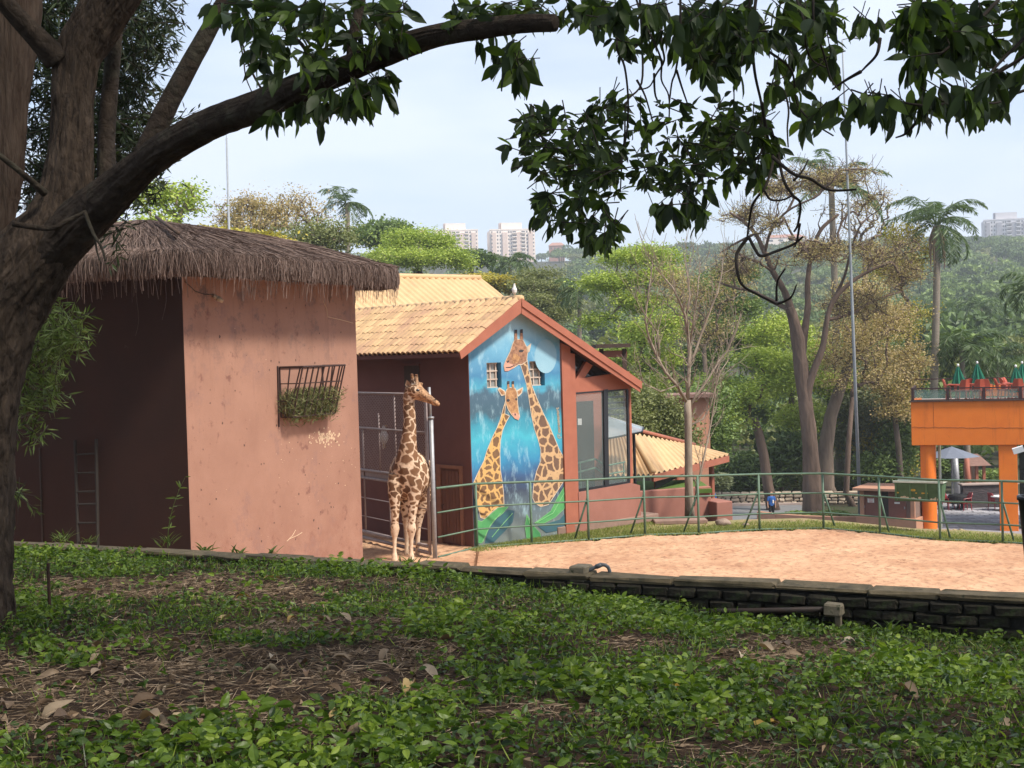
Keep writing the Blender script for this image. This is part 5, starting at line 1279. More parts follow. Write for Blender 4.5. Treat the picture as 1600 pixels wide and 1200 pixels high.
parts.append(([P_(a, b, c) for a, b, c, r in nk], [r for *_, r in nk], None, None))
hd = [(637, 603.5, .06), (641, 607, .165), (646, 609.5, .215), (651, 611.5, .215), (657, 614, .195), (664, 618, .155), (671, 622.5, .118), (677.5, 626.8, .095), (682.5, 630, .085), (686, 632.5, .06), (687.2, 633.5, .025)]
parts.append(([P_(a, b, fy-.14-.0*i) for i, (a, b, r) in enumerate(hd)], [r for *_, r in hd], [(.72, 1.0)]*3+[(.75, 1.0)]*2+[(.72, 1)]*3+[(.8, 1)]*3, (0, 1, 0)))
# lower jaw
jw = [(645, 616, .09), (652, 620, .08), (661, 623.5, .065), (671, 627.5, .05), (679, 631.5, .042), (684, 633.5, .025)]
parts.append(([P_(a, b, fy-.14) for a, b, r in jw], [r for *_, r in jw], None, None))
for hx in ((646.5, 603, 643.3, 585.3, fy-.09), (652, 604, 650.3, 586.2, fy-.2)):
    a = P_(hx[0], hx[1], hx[4]); b = P_(hx[2], hx[3], hx[4]); parts.append(([a, a+(b-a)*.5, a+(b-a)*.85, b], [.06, .042, .046, .035], None, None))
parts.append(([P_(655, 602, fy-.15), P_(659, 599.5, fy-.15), P_(661, 600, fy-.15)], [.07, .05, .02], None, None))
legs = [
    (fy-.02, [(618, 742, .15), (616.5, 756, .165), (616.5, 772, .145), (617, 790, .112), (617.3, 808, .088), (617, 817, .080), (617, 826, .108), (616.8, 834, .080), (616.5, 842, .052), (616.5, 854, .045), (616.5, 863, .048), (616.5, 867, .066), (616.5, 870.5, .062), (616.5, 873, .075), (616.5, 876.3, .085)]),
    (fy-.02, [(651, 742, .15), (649, 758, .17), (646.5, 774, .148), (645, 792, .112), (643.8, 808, .09), (643.3, 817, .082), (643, 826, .110), (642.8, 834, .081), (642.7, 842, .052), (642.6, 854, .045), (642.6, 863, .048), (642.6, 867, .066), (642.6, 870.5, .062), (642.6, 873, .076), (642.6, 876.3, .086)]),
    (hy_, [(634, 752, .2), (632, 772, .19), (632, 790, .13), (633, 804, .09), (634.3, 815, .085), (635, 824, .062), (635.4, 842, .05), (635.3, 858, .05), (635, 863, .06), (635, 867, .058), (635, 870, .075)]),
    (hy_, [(661, 745, .27), (662.5, 765, .24), (660, 785, .165), (656.5, 802, .105), (654.2, 814, .09), (653.3, 824, .066), (653, 842, .052), (652.6, 858, .052), (652.4, 863, .062), (652.2, 867, .058), (652.2, 870, .078)])]
for Yl, L in legs:
    L = [(P_(a, b, Yl), r) for a, b, r in L]
    last = L[-1][0]; L[-1] = (Vector((last.x, last.y, 0.01)), L[-1][1])
    parts.append(([p for p, r in L], [r for p, r in L], [(1, 1.1)]*len(L), None))
gm = loft(parts, .022, 'giraffe_body', smooth=5)
co = np.empty(len(gm.vertices)*3); gm.vertices.foreach_get('co', co); co = co.reshape(-1, 3)
px_, py_ = projn(co); z = co[:, 2]
plain = np.clip((1.7-z)/.6, 0, 1)*.34+np.clip((.95-z)/.3, 0, 1)*.5
facea = ((py_ < 636) & (px_ > 647)).astype(float)*np.clip((px_-646)/8, 0, 1)*.9
plain = np.maximum(plain, facea)
shift = np.clip((z-2.9)/1.0, 0, 1)
rg = np.random.default_rng(77); sp0 = np.interp(z, [0, .6, 1.3, 1.9, 2.4, 3.2, 3.9], [.075, .085, .12, .21, .25, .19, .13])
seeds = []; sr = []
for i in rg.permutation(len(co)):
    s_ = sp0[i]
    if seeds:
        dd = np.linalg.norm(np.array(seeds)-co[i], axis=1)
        if (dd < s_*.92).any(): continue
    seeds.append(co[i]); sr.append(s_)
seeds = np.array(seeds); sr = np.array(sr)
wob = co+.034*np.stack([np.sin(co[:, 2]*31+co[:, 0]*17), np.sin(co[:, 0]*29+co[:, 1]*23), np.sin(co[:, 1]*27+co[:, 2]*19)], -1)
edge = np.empty(len(co)); cid = np.empty(len(co))
for a in range(0, len(co), 2000):
    dd = np.linalg.norm(wob[a:a+2000, None]-seeds[None], axis=2); o2 = np.argpartition(dd, 1, axis=1)[:, :2]; dv = np.take_along_axis(dd, o2, 1)
    edge[a:a+2000] = np.abs(dv[:, 1]-dv[:, 0])/sp0[a:a+2000]; cid[a:a+2000] = (np.take_along_axis(o2, np.argmin(dv, 1)[:, None], 1)[:, 0]*.618) % 1
for nm, arr in (('plain', plain), ('face', np.clip(facea-np.clip((py_-622)/10, 0, 1)*.5*(px_ < 668), 0, 1)), ('edge', edge), ('cell', cid)):
    at = gm.attributes.new(nm, 'FLOAT', 'POINT'); at.data.foreach_set('value', arr.astype(np.float32))
def giraffe_coat():
    mt, nt, bs = base('giraffe_coat'); A = lambda n: _n(nt, 'ShaderNodeAttribute', attribute_name=n).outputs['Fac']
    tc = _n(nt, 'ShaderNodeTexCoord'); nz = _n(nt, 'ShaderNodeTexNoise', Scale=17, Detail=5, Roughness=.7); nt.links.new(tc.outputs['Object'], nz.inputs[0])
    n2 = _n(nt, 'ShaderNodeTexNoise', Scale=5, Detail=5, Roughness=.7); nt.links.new(tc.outputs['Object'], n2.inputs[0])
    ad = _n(nt, 'ShaderNodeMath', operation='MULTIPLY_ADD'); ad.inputs[1].default_value = .62; nt.links.new(nz.outputs[0], ad.inputs[0]); nt.links.new(A('edge'), ad.inputs[2])
    pl = _n(nt, 'ShaderNodeMath', operation='MULTIPLY_ADD'); pl.inputs[1].default_value = -.75; nt.links.new(A('plain'), pl.inputs[0]); nt.links.new(ad.outputs[0], pl.inputs[2])
    cr = _n(nt, 'ShaderNodeValToRGB'); e = cr.color_ramp.elements; e[0].position = .42; e[0].color = (0, 0, 0, 1); e[1].position = .58; e[1].color = (1, 1, 1, 1); nt.links.new(pl.outputs[0], cr.inputs[0])
    pc = _n(nt, 'ShaderNodeValToRGB'); q = pc.color_ramp.elements; q[0].position = .1; q[0].color = (.07, .036, .02, 1); q[1].position = .9; q[1].color = (.23, .12, .062, 1)
    m0 = _n(nt, 'ShaderNodeMath', operation='MULTIPLY_ADD'); m0.inputs[1].default_value = .5; nt.links.new(A('cell'), m0.inputs[0])
    m1 = _n(nt, 'ShaderNodeMath', operation='MULTIPLY'); m1.inputs[1].default_value = .6; nt.links.new(n2.outputs[0], m1.inputs[0]); nt.links.new(m1.outputs[0], m0.inputs[2]); nt.links.new(m0.outputs[0], pc.inputs[0])
    lc = _n(nt, 'ShaderNodeValToRGB'); q = lc.color_ramp.elements; q[0].position = .35; q[0].color = (.50, .34, .22, 1); q[1].position = .65; q[1].color = (.68, .54, .40, 1); nt.links.new(n2.outputs[0], lc.inputs[0])
    fr = _n(nt, 'ShaderNodeValToRGB'); q = fr.color_ramp.elements; q[0].position = .42; q[0].color = (.10, .045, .022, 1); q[1].position = .60; q[1].color = (.48, .27, .14, 1); nt.links.new(nz.outputs[0], fr.inputs[0])
    fm = _n(nt, 'ShaderNodeMix', data_type='RGBA'); nt.links.new(A('face'), fm.inputs[0]); nt.links.new(lc.outputs[0], fm.inputs[6]); nt.links.new(fr.outputs[0], fm.inputs[7])
    mx = _n(nt, 'ShaderNodeMix', data_type='RGBA'); nt.links.new(cr.outputs[0], mx.inputs[0]); nt.links.new(fm.outputs[2], mx.inputs[6]); nt.links.new(pc.outputs[0], mx.inputs[7])
    nt.links.new(mx.outputs[2], bs.inputs['Base Color']); bs.inputs['Roughness'].default_value = .8; bs.inputs['Specular IOR Level'].default_value = .15
    return mt
MT['coat'] = giraffe_coat()
body = place_mesh(gm, 'body', MT['coat'], giraffe)
MT['hoof'] = M('hoof', (.05, .038, .03), (.03, .022, .018)); MT['eye'] = M('eye', (.008, .006, .006), rough=.1, spec=.8); MT['maneh'] = M('mane', (.14, .065, .03), (.09, .04, .02), scale=30, rough=.9)
def ico(name, c, s3, mat, par, rot=None, sub=2):
    b = bmesh.new(); bmesh.ops.create_icosphere(b, subdivisions=sub, radius=1); me = bpy.data.meshes.new(name)
    for v in b.verts: v.co = Vector((v.co.x*s3[0], v.co.y*s3[1], v.co.z*s3[2]))
    if rot is not None: bmesh.ops.rotate(b, verts=b.verts, cent=(0, 0, 0), matrix=rot)
    b.to_mesh(me); b.free(); me.materials.append(mat)
    for p in me.polygons: p.use_smooth = True
    o = bpy.data.objects.new(name, me); COL.objects.link(o); o.parent = par; off = WOFF[par.name]; o.location = Vector(c)-Vector(off); WOFF[o.name] = off; return o
ico('eye', P_(652, 610, fy-.295), (.07, .06, .045), MT['eye'], giraffe)
ico('nostril', P_(680, 624.5, fy-.20), (.028, .012, .016), MT['hoof'], giraffe)
for (a, b) in ((643.3, 585.5), (650.3, 586.4)): ico('horn_tuft', P_(a, b, fy-.09 if a < 645 else fy-.2), (.045, .045, .03), MT['maneh'], giraffe)
er = MB(); a = P_(641.5, 610, fy-.22); b = P_(635.6, 593, fy-.28); m1 = (a+b)/2
er.add([a, m1+Vector((.075, -.04, .0)), b, m1+Vector((-.085, .0, .0)), m1+Vector((-.0, .05, 0))], [(0, 1, 2, 2), (0, 1, 4, 4)][:0] or [(0, 1, 2, 4), (0, 4, 2, 3)]); MT['earm'] = M('ear_fur', (.40, .28, .2), (.22, .14, .09), scale=12); er.build('ear', MT['earm'], giraffe)
mn = MB(); rg = np.random.default_rng(4); C = []
for a, b, c, r in nk[3:]:
    for _ in range(60): C.append(np.array(P_(a, b+rg.uniform(-7, 7), c+r))+rg.normal(size=3)*np.array([.03, .02, .02])+np.array([-r*.3, 0, 0]))
C = np.array(C); A = rg.normal(size=C.shape)*.3+np.array([-.5, .6, .3]); leaf_quads(mn, C, .10, .02, A, rg); mn.build('mane', MT['maneh'], giraffe)

# ------------------------------------------------------------------ birds and people
MT['white'] = M('white_feathers', (.72, .70, .66), (.62, .6, .56), scale=20, rough=.7); MT['beak'] = M('beak', (.5, .3, .05))
def bird(px, py, Y, s, label, seed, perched_dir=1, th=None):
    p = pt(px, py, Y); t = thing('bird', label, 'bird', p)
    b = [([p+Vector((0, .0, .10))*s, p+Vector((0, 0, .22))*s, p+Vector((0, 0, .40))*s, p+Vector((.0, -.02, .55))*s, p+Vector((.01, -.03, .70))*s, p+Vector((.03, -.05, .76))*s], [q*s for q in (.05, .14, .17, .10, .065, .05)], None, None),
         ([p+Vector((-.02, .08, .2))*s, p+Vector((-.05, .16, .0))*s, p+Vector((-.06, .2, -.1))*s], [.08*s, .05*s, .02*s], None, None)]
    place_mesh(loft(b, .02*s, 'bird', 3), 'body', MT['white'], t)
    MB().tube([p+Vector((.06*perched_dir, -.07, .77))*s, p+Vector((.16*perched_dir, -.09, .74))*s], [.02*s, .004*s], 6).build('beak', MT['beak'], t)
    for dx in (-.03, .04): MB().tube([p+Vector((dx, 0, .12))*s, p+Vector((dx, 0, -.05))*s], .009*s, 5).build('leg', MT['beak'], t)
up = Bp(ua, tA+.25, za+.08); q = proj(up); bird(804, 462.5, up.y, .42, 'white bird perched on the ridge end of the barn roof', 1)
bird(600.5, 698, 36.4, .75, 'white bird standing behind the wire mesh of the gate', 2)
MT['skin'] = M('skin', (.46, .26, .18), (.40, .22, .15)); MT['blue'] = M('blue_shirt', (.035, .13, .40), (.025, .09, .30), scale=6); MT['black'] = M('black_cloth', (.012, .012, .014), (.02, .02, .022)); MT['hairb'] = M('dark_hair', (.02, .014, .01), (.03, .02, .015)); MT['wht'] = M('white_plastic', (.75, .75, .75), (.7, .7, .7)); MT['navy'] = M('navy_cloth', (.02, .03, .07), (.015, .02, .05))
def person(px, py, Z, label, top, legs_, seed, k=1.0, lanyard=True, shoes='hairb'):
    g = gz(px, py, Z); t = thing('person', label, 'person', g); S = lambda x, y, z: g+Vector((x, y, z))*k
    leg = lambda s_: ([S(.09*s_, 0, .9), S(.095*s_, -.0, .7), S(.09*s_, .0, .48), S(.085*s_, .02, .3), S(.08*s_, .02, .1), S(.08*s_, -.02, .045), S(.085*s_, -.14, .035)], [.09*k, .085*k, .058*k, .055*k, .04*k, .045*k, .03*k], None, None)
    arm = lambda s_: ([S(.17*s_, 0, 1.38), S(.215*s_, .0, 1.2), S(.235*s_, -.0, 1.08), S(.24*s_, -.04, .9), S(.235*s_, -.07, .82), S(.23*s_, -.08, .75), S(.225*s_, -.08, .70)], [.055*k, .048*k, .04*k, .033*k, .028*k, .036*k, .018*k], None, None)
    tor = ([S(0, 0, .86), S(0, .0, .95), S(0, 0, 1.08), S(0, -.01, 1.22), S(0, 0, 1.36), S(0, .01, 1.43), S(0, 0, 1.5), S(0, -.01, 1.56)], [.12*k, .15*k, .135*k, .15*k, .15*k, .09*k, .055*k, .06*k], [(1, .7)]*5+[(1, .8)]*3, (0, 1, 0))
    head = ([S(0, -.02, 1.50), S(0, -.03, 1.55), S(0, -.015, 1.62), S(0, 0, 1.68), S(0, .005, 1.73)], [.05*k, .075*k, .085*k, .08*k, .03*k], [(1, 1.1)]*5, None)
    nose = ([S(0, -.09, 1.635), S(0, -.118, 1.605), S(0, -.09, 1.6)], [.012*k, .018*k, .012*k], None, None)
    place_mesh(loft([leg(-1), leg(1), arm(-1), arm(1), tor, head, nose], .014, 'body', 3), 'body', MT['skin'], t)
    sl = lambda s_: ([S(.12*s_, 0, 1.40), S(.18*s_, 0, 1.34), S(.222*s_, 0, 1.15)], [.075*k, .07*k, .062*k], None, None)
    sh = ([S(0, 0, .84), S(0, 0, .95), S(0, 0, 1.08), S(0, -.01, 1.22), S(0, 0, 1.36), S(0, .01, 1.45)], [.165*k, .17*k, .155*k, .17*k, .168*k, .08*k], [(1, .75)]*6, (0, 1, 0))
    place_mesh(loft([sh, sl(-1), sl(1)], .016, 'shirt', 3), 'shirt', MT[top], t)
    tl = lambda s_: ([S(.085*s_, 0, .93), S(.095*s_, 0, .7), S(.09*s_, 0, .48), S(.085*s_, .02, .22)], [.115*k, .1*k, .075*k, .065*k], None, None)
    place_mesh(loft([tl(-1), tl(1)], .016, 'trousers', 3), 'trousers', MT[legs_], t)
    place_mesh(loft([([S(0, .03, 1.55), S(0, .035, 1.63), S(0, .02, 1.70), S(0, .005, 1.755)], [.07*k, .09*k, .09*k, .03*k], None, None)], .014, 'hair', 2), 'hair', MT['hairb'], t)
    for s_ in (-1, 1): ico('eye', S(.03*s_, -.095, 1.645), (.012*k, .008*k, .007*k), MT['eye'], t, sub=1)
    place_mesh(loft([([S(-.025, -.094, 1.57), S(.025, -.094, 1.57)], [.008*k, .008*k], None, None)], .005, 'mouth', 1), 'mouth', MT['redwood'], t)
    for s_ in (-1, 1): place_mesh(loft([([S(.08*s_, .03, .045), S(.082*s_, -.05, .05), S(.086*s_, -.17, .035)], [.05*k, .055*k, .04*k], None, None)], .012, 'shoe', 2), 'shoe', MT[shoes], t)
    if lanyard: MB().box(S(.09, -.145, 1.12), (.08, .012, .2)).build('badge', MT['wht'], t)
    return t
person(1206, 811.5, Z0, 'person in blue short sleeved shirt and black trousers standing by the road', 'blue', 'black', 1, .98)
person(1114, 805.5, Z0, 'person in blue half hidden behind the end of the planter wall', 'blue', 'navy', 2, .95, False)
# ------------------------------------------------------------------ orange terrace building
MT['orange'] = M('orange_paint', (.80, .20, .022), (.72, .165, .018), scale=1.3, rough=.75, bump=.12, speck=((.42, .11, .02), 3.2, .70, .05))
chips(MT['orange'], (.50, .115, .018), 2.6, .55, .2, None, (1, 1, .09)); chips(MT['orange'], (.36, .10, .03), 5, .68, .06)
ob = thing('terrace_building', 'bright orange terrace building on columns with a glass railed roof deck', 'building', gz(1442, 826, Z0))
OL = pt(1424.5, 696, 75.0); od = Vector((.945, -.325, 0)).normalized(); on = Vector((-od.y, od.x, 0)); zbt = OL.z; zdk = pt(1424, 628, 75).z
O0 = Vector((OL.x, OL.y, 0)); OW = 13.0; OD = 5.6; AXO = (od, on, Zv)
def OP(u, v, z): return O0+od*u+on*v+Zv*z
MB().bbox(OP(OW/2, .2, (zbt+zdk)/2), (OW, .4, zdk-zbt), .02, AXO).build('front_beam', MT['orange'], ob)
MB().bbox(OP(.2, OD/2+.21, (zbt+zdk)/2), (.4, OD-.42, zdk-zbt-.006), .02, AXO).build('side_beam', MT['orange'], ob)
MB().bbox(OP(OW/2+.2, OD/2+.3, zdk-.17), (OW-.42, OD-.7, .25), .02, AXO).build('deck_slab', MT['walk'], ob)
MB().box(OP(OW/2, .15, zdk+.03), (OW+.2, .5, .06), AXO).build('coping', MT['darkwood'], ob)
MT['crackline'] = M('crack', (.35, .09, .02), (.25, .07, .02), scale=20)
rq = random.Random(8); P = [OP(u, -.004, zbt+(zdk-zbt)*.42+rq.uniform(-.03, .03)-.015*u) for u in np.linspace(.02, 8, 40)]
MB().tube(P, .012, 4).build('crack', MT['crackline'], ob)
P = [OP(1.2+rq.uniform(-.01, .01), -.004, z) for z in np.linspace(zbt+.9, zdk-.05, 10)]; MB().tube(P, .008, 4).build('crack', MT['crackline'], ob)
cc = OP(.85, .55, 0); MB().lathe((cc.x, cc.y, Z0-.2), [(.42, 0), (.42, zbt-Z0+.2)], 28).build('round_column', MT['orange'], ob, smooth=True)
u2 = (pt(1576, 700, 71.5)-O0).dot(od)
MB().bbox(OP(u2, .5, (Z0+zbt)/2-.05), (.95, .8, zbt-Z0+.1), .02, AXO).build('square_column', MT['orange'], ob)
q = OP(1.45, 1.1, 0); MB().tube([(q.x, q.y, Z0), (q.x, q.y, zbt)], .08, 8).build('down_pipe', MT['whiterim'], ob)
MT['glassr'] = glassmat('rail_glass', (.20, .33, .29), .35, .05); MT['railb'] = M('rail_brown', (.06, .028, .026), (.04, .02, .02), scale=9, rough=.5)
zr_ = zdk+.70
for u in np.arange(.1, OW, 1.88): MB().box(OP(u, .06, zdk+.38), (.17 if u > .3 else .13, .12, .66), AXO).build('rail_post', MT['railb'], ob)
MB().box(OP(OW/2, .06, zr_+.03), (OW, .10, .07), AXO).build('hand_rail', MT['railb'], ob); MB().box(OP(OW/2, .06, zdk+.10), (OW, .06, .05), AXO).build('foot_rail', MT['railb'], ob)
for i in range(6): MB().box(OP(.1+1.88*(i+.5), .06, zdk+.40), (1.66, .02, .5), AXO).build('glass_panel', MT['glassr'], ob)
MB().box(OP(.06, OD/2, zr_+.03), (.08, OD, .07), AXO).build('hand_rail', MT['railb'], ob)
for v in np.arange(2, OD+.1, 1.8): MB().box(OP(.06, v, zdk+.38), (.1, .12, .66), AXO).build('rail_post', MT['railb'], ob)
for i in range(3): MB().box(OP(.06, 1.05+1.8*i, zdk+.40), (.02, 1.6, .5), AXO).build('glass_panel', MT['glassr'], ob)
MB().box(OP(OW/2, OD-.1, zr_+.4), (OW, .07, .06), AXO).build('hand_rail', MT['railb'], ob)
MB().bbox(OP(8, OD-.5, zdk+.35), (9, .4, .6), .02, AXO).build('parapet', MT['orange'], ob)
# glass wall under the deck at the right, light fitting
MB().box(OP(u2+3.4, 1.2, (Z0+zbt)/2), (5.6, .08, zbt-Z0-.02), AXO).build('glass_wall', MT['glassd'], ob)
for z in (Z0+1.6, Z0+3.2): MB().box(OP(u2+3.4, 1.13, z), (5.6, .05, .06), AXO).build('glazing_bar', MT['alu'], ob)
q = pt(1588, 703, 70.5); MB().box((q.x+.1, q.y, q.z), (.55, .5, .3), (Vector((.9, -.3, .3)).normalized(), Vector((.3, .95, 0)).normalized(), Vector((-.3, 0, .95)).normalized())).build('flood_light', MT['wht'], ob)
# chairs, tables and closed parasols on the deck
MT['chair'] = M('orange_red_plastic', (.50, .10, .055), (.42, .08, .045), scale=8, rough=.45, spec=.4); MT['tabl'] = M('table_top', (.45, .24, .17), (.38, .2, .14), scale=5)
MT['paraso'] = M('green_canvas', (.012, .15, .085), (.008, .10, .06), scale=4, rough=.8)
def chair_mesh(t, L, ang, k, mat, arms=True):
    c, s = math.cos(ang), math.sin(ang); ax = (Vector((c, s, 0)), Vector((-s, c, 0)), Zv); S = lambda x, y, z: L+ax[0]*(x*k)+ax[1]*(y*k)+Zv*(z*k)
    mb = MB(); mb.bbox(S(0, 0, .44), (.48*k, .46*k, .06*k), .015, ax); mb.build('seat', mat, t)
    mb = MB(); V = []; n = 7
    for i in range(n):
        q = i/(n-1); z = .44+.52*q; y = .22+.14*q; w = .24*(1-.25*q*q)*(1 if q < .99 else .85)
        V += [S(-w, y-.05*math.sin(q*3), z), S(0, y+.05, z), S(w, y-.05*math.sin(q*3), z)]
    V2 = [v+ax[1]*(.035*k) for v in V]; F = [(3*i+j, 3*i+j+1, 3*i+j+4, 3*i+j+3) for i in range(n-1) for j in range(2)]; m_ = len(V)
    F2 = [tuple(q+m_ for q in f[::-1]) for f in F]; E = [(3*i, 3*i+3, m_+3*i+3, m_+3*i) for i in range(n-1)]+[(3*i+5, 3*i+2, m_+3*i+2, m_+3*i+5) for i in range(n-1)]+[(3*(n-1), 3*(n-1)+1, m_+3*(n-1)+1, m_+3*(n-1)), (3*(n-1)+1, 3*(n-1)+2, m_+3*(n-1)+2, m_+3*(n-1)+1)]
    mb.add(V+V2, F+F2+E); mb.build('backrest', mat, t)
    for sx_ in (-1, 1):
        for y in (-.2, .24): MB().tube([S(.21*sx_, y*.9, .43), S(.25*sx_, y*1.1, 0)], [.028*k, .022*k], 6).build('leg', mat, t)
        if arms: MB().tube([S(.25*sx_, -.2, .44), S(.27*sx_, -.2, .66), S(.27*sx_, .0, .68), S(.22*sx_, .27, .70)], .024*k, 6).build('armrest', mat, t)
def chair(px, u_v, ang, label, group, k=1.25, lift=0):
    L = OP(u_v[0], u_v[1], zdk-.02+lift); t = thing('chair', label, 'chair', L, group); chair_mesh(t, L, ang, k, MT['chair']); return t
def u_at(px, v):   # deck coordinate u where picture column px meets the line v
    lo, hi = -2, 16
    for _ in range(40):
        m_ = (lo+hi)/2
        if proj(OP(m_, v, zdk))[0] < px: lo = m_
        else: hi = m_
    return lo
CH = [(1488, 1.6, 1.2, 'leftmost orange red armchair on the roof deck, seen from its side'), (1509, 2.4, 3.5, 'orange red armchair just right of the leftmost closed parasol'), (1504, .9, 3.2, 'orange red armchair with its back to the railing below the leftmost closed parasol'), (1519, 3.0, -2.2, 'orange red armchair left of the second closed parasol'), (1529, .9, 3.0, 'orange red armchair with its back to the railing below the second closed parasol'), (1541, 1.4, 2.6, 'orange red armchair right of the second closed parasol'), (1569, 1.5, 1.3, 'orange red armchair left of the third closed parasol'), (1576, 2.6, 1.6, 'orange red armchair behind, left of the third closed parasol'), (1582, 3.2, 1.0, 'rear orange red armchair beside the rightmost parasols'), (1590, .9, 2.9, 'orange red armchair with its back to the railing below the third closed parasol')]
for px_, v, a, lb_ in CH: chair(px_, (u_at(px_, v), v), a, lb_, 'armchairs on the roof deck')
def parasol(px, v, ztop_px, label):
    u = u_at(px, v); L = OP(u, v, zdk-.02); t = thing('parasol', label, 'parasol', L, 'closed parasols on the roof deck'); Y = L.y; zt_ = pt(px, ztop_px, Y).z
    MB().tube([L, Vector((L.x, L.y, zt_))], .03, 8).build('pole', MT['whiterim'], t)
    hh = zt_-L.z; V = []; k = 16; n = 8
    for i in range(n):
        q = i/(n-1); r_ = .05+.50*q**.9
        for j in range(k): a = 2*math.pi*j/k; rr_ = r_*(1 if j % 2 else .62); V.append((L.x+rr_*math.cos(a)+.10*q*q, L.y+rr_*math.sin(a), zt_-.06-1.35*q-.08*(j % 4 == 0)*q))
    mb = MB(); mb.add(V, [(i*k+j, i*k+(j+1) % k, (i+1)*k+(j+1) % k, (i+1)*k+j) for i in range(n-1) for j in range(k)]); mb.build('canopy', MT['paraso'], t)
    ico('finial', (L.x, L.y, zt_+.02), (.07, .07, .09), MT['wht'], t, sub=1)
    MB().lathe((L.x, L.y, L.z), [(0, .1), (.25, .08), (.28, 0)], 12).build('base', MT['walk'], t)
for a in ((1498, 1.7, 571, 'leftmost closed green parasol on the roof deck'), (1528, 2.1, 567, 'second closed green parasol on the roof deck'), (1588, 1.6, 572.5, 'third closed green parasol, near the right edge of the photo'), (1598, 3.0, 567, 'rightmost closed green parasol, cut by the edge of the photo')): parasol(*a)
for px_, v, lb_ in ((1498, 1.75, 'deck table under the leftmost closed parasol'), (1527, 2.15, 'deck table under the second closed parasol'), (1583, 1.7, 'deck table under the third closed parasol')):
    L = OP(u_at(px_, v), v, zdk-.02); t = thing('table', lb_, 'table', L, 'tables on the roof deck')
    MB().bbox(L+Zv*.9, (1.1, 1.1, .06), .015, AXO).build('table_top', MT['chair'], t)
    for sx_ in (-1, 1):
        for sy in (-1, 1): MB().tube([L+od*.42*sx_+on*.42*sy, L+od*.42*sx_+on*.42*sy+Zv*.88], .03, 6).build('leg', MT['chair'], t)
# cafe under the deck
MT['greycanvas'] = M('grey_canvas', (.17, .19, .24), (.14, .16, .205), scale=3, rough=.8)
ca = pt(1487, 713, 85); t = thing('open_umbrella', 'open grey cafe umbrella with a white disc under the orange deck', 'umbrella', (ca.x, ca.y, Z0))
apx = pt(1487, 697.5, 85).z; V = [(ca.x, ca.y, apx)]; k = 8
for j in range(k): a = 2*math.pi*(j+.3)/k; V.append((ca.x+1.75*math.cos(a), ca.y+1.75*math.sin(a), ca.z))
for j in range(k):
    mb = MB(); mb.add([V[0], V[1+j], V[1+(j+1) % k]], [(0, 1, 2)]); mb.build('canopy_panel', MT['greycanvas'], t)
MB().tube([(ca.x, ca.y, Z0), (ca.x, ca.y, apx)], .06, 8).build('pole', MT['galv'], t)
q = pt(1476, 707.2, 83.7); mb = MB(); mb.lathe((0, 0, 0), [(0, 0), (.18, 0)], 14); me_ = mb; o = mb.build('white_disc', MT['wht'], t); o.matrix_local = Matrix.Translation(q-Vector((ca.x, ca.y, Z0)))@Matrix.Rotation(R_(62), 4, 'X')
MT['stonedk'] = M('dark_stone', (.10, .08, .085), (.05, .042, .045), scale=3, rough=.8, bump=.9, bscale=8, stretch=(.4, .4, 1.6), bdist=.1)
a = pt(1505, 785, 84); b = pt(1566, 787, 83); t = thing('low_stone_wall', 'dark rough stone counter wall at the back of the cafe terrace', 'wall', (a+b)/2)
zt_ = pt(1530, 757.5, 84).z
MB().bbox(((a.x+b.x)/2+.6, a.y, (Z0+zt_)/2), (b.x-a.x+1.4, .5, zt_-Z0), .03, jit=.02).build('stone_face', MT['stonedk'], t)
MB().bbox(((a.x+b.x)/2+.6, a.y, zt_+.05), (b.x-a.x+1.6, .7, .12), .03).build('top_slab', MT['walk'], t)
MT['redch'] = M('red_plastic', (.30, .012, .02), (.22, .01, .018), scale=8, rough=.4, spec=.5)
for px_, py_, a, lb_ in ((1482, 797, .6, 'dark red cafe chair left of the black table'), (1508, 798, -1.4, 'dark red cafe chair right of the black table'), (1555, 797, 2.0, 'dark red cafe chair by the square orange column'), (1463, 800, 2.4, 'dark red cafe chair half hidden by the round orange column')):
    g = gz(px_, py_, Z0); t = thing('cafe_chair', lb_, 'chair', g, 'red chairs on the cafe terrace'); chair_mesh(t, g, a, 1.15, MT['redch'])
for px_, py_, lb_ in ((1497, 796, 'black covered cafe table between red chairs'), (1563, 798, 'small white topped cafe table beside the square orange column')):
    g = gz(px_, py_, Z0); t = thing('cafe_table', lb_, 'table', g)
    MB().lathe(g, [(.5, .02), (.3, .06), (.06, .1), (.06, .8), (.3, .84)], 16).build('pedestal', MT['black'], t); MB().lathe(g, [(0, .92), (.55, .92), (.55, .85), (0, .84)], 20).build('table_top', MT['black' if px_ < 1500 else 'wht'], t)
    if px_ < 1500: MB().lathe(g, [(.55, .93), (.60, .84), (.64, .45), (.66, .40)], 20).build('table_cloth', MT['black'], t)
# timber hut and posts beyond the terrace
g = gpt(1528, 92); t = thing('timber_hut', 'small timber hut with a shingled roof beyond the cafe terrace', 'hut', g)
a = pt(1514, 728, 92); b = pt(1541, 728, 92); zz = a.z
MB().box(((a.x+b.x)/2, 93.6, (zz+g.z)/2), (b.x-a.x-.3, .1, zz-g.z)).build('wall', MT['darkwood'], t)
for x in (a.x+.1, (a.x+b.x)/2, b.x-.1): MB().box((x, 92.2, (zz+g.z)/2), (.18, .18, zz-g.z)).build('post', MT['redwood'], t)
mb = MB(); mb.prism([(a.x-.3, 91.8, zz), (b.x+.3, 91.8, zz), ((a.x+b.x)/2+.3, 92.8, zz+.75), ((a.x+b.x)/2-.3, 92.8, zz+.75)], Vector((0, .08, .0))); MT['shingle'] = M('shingles', (.26, .15, .12), (.17, .10, .08), scale=9, rough=.9); mb.build('roof', MT['shingle'], t, fix=True)
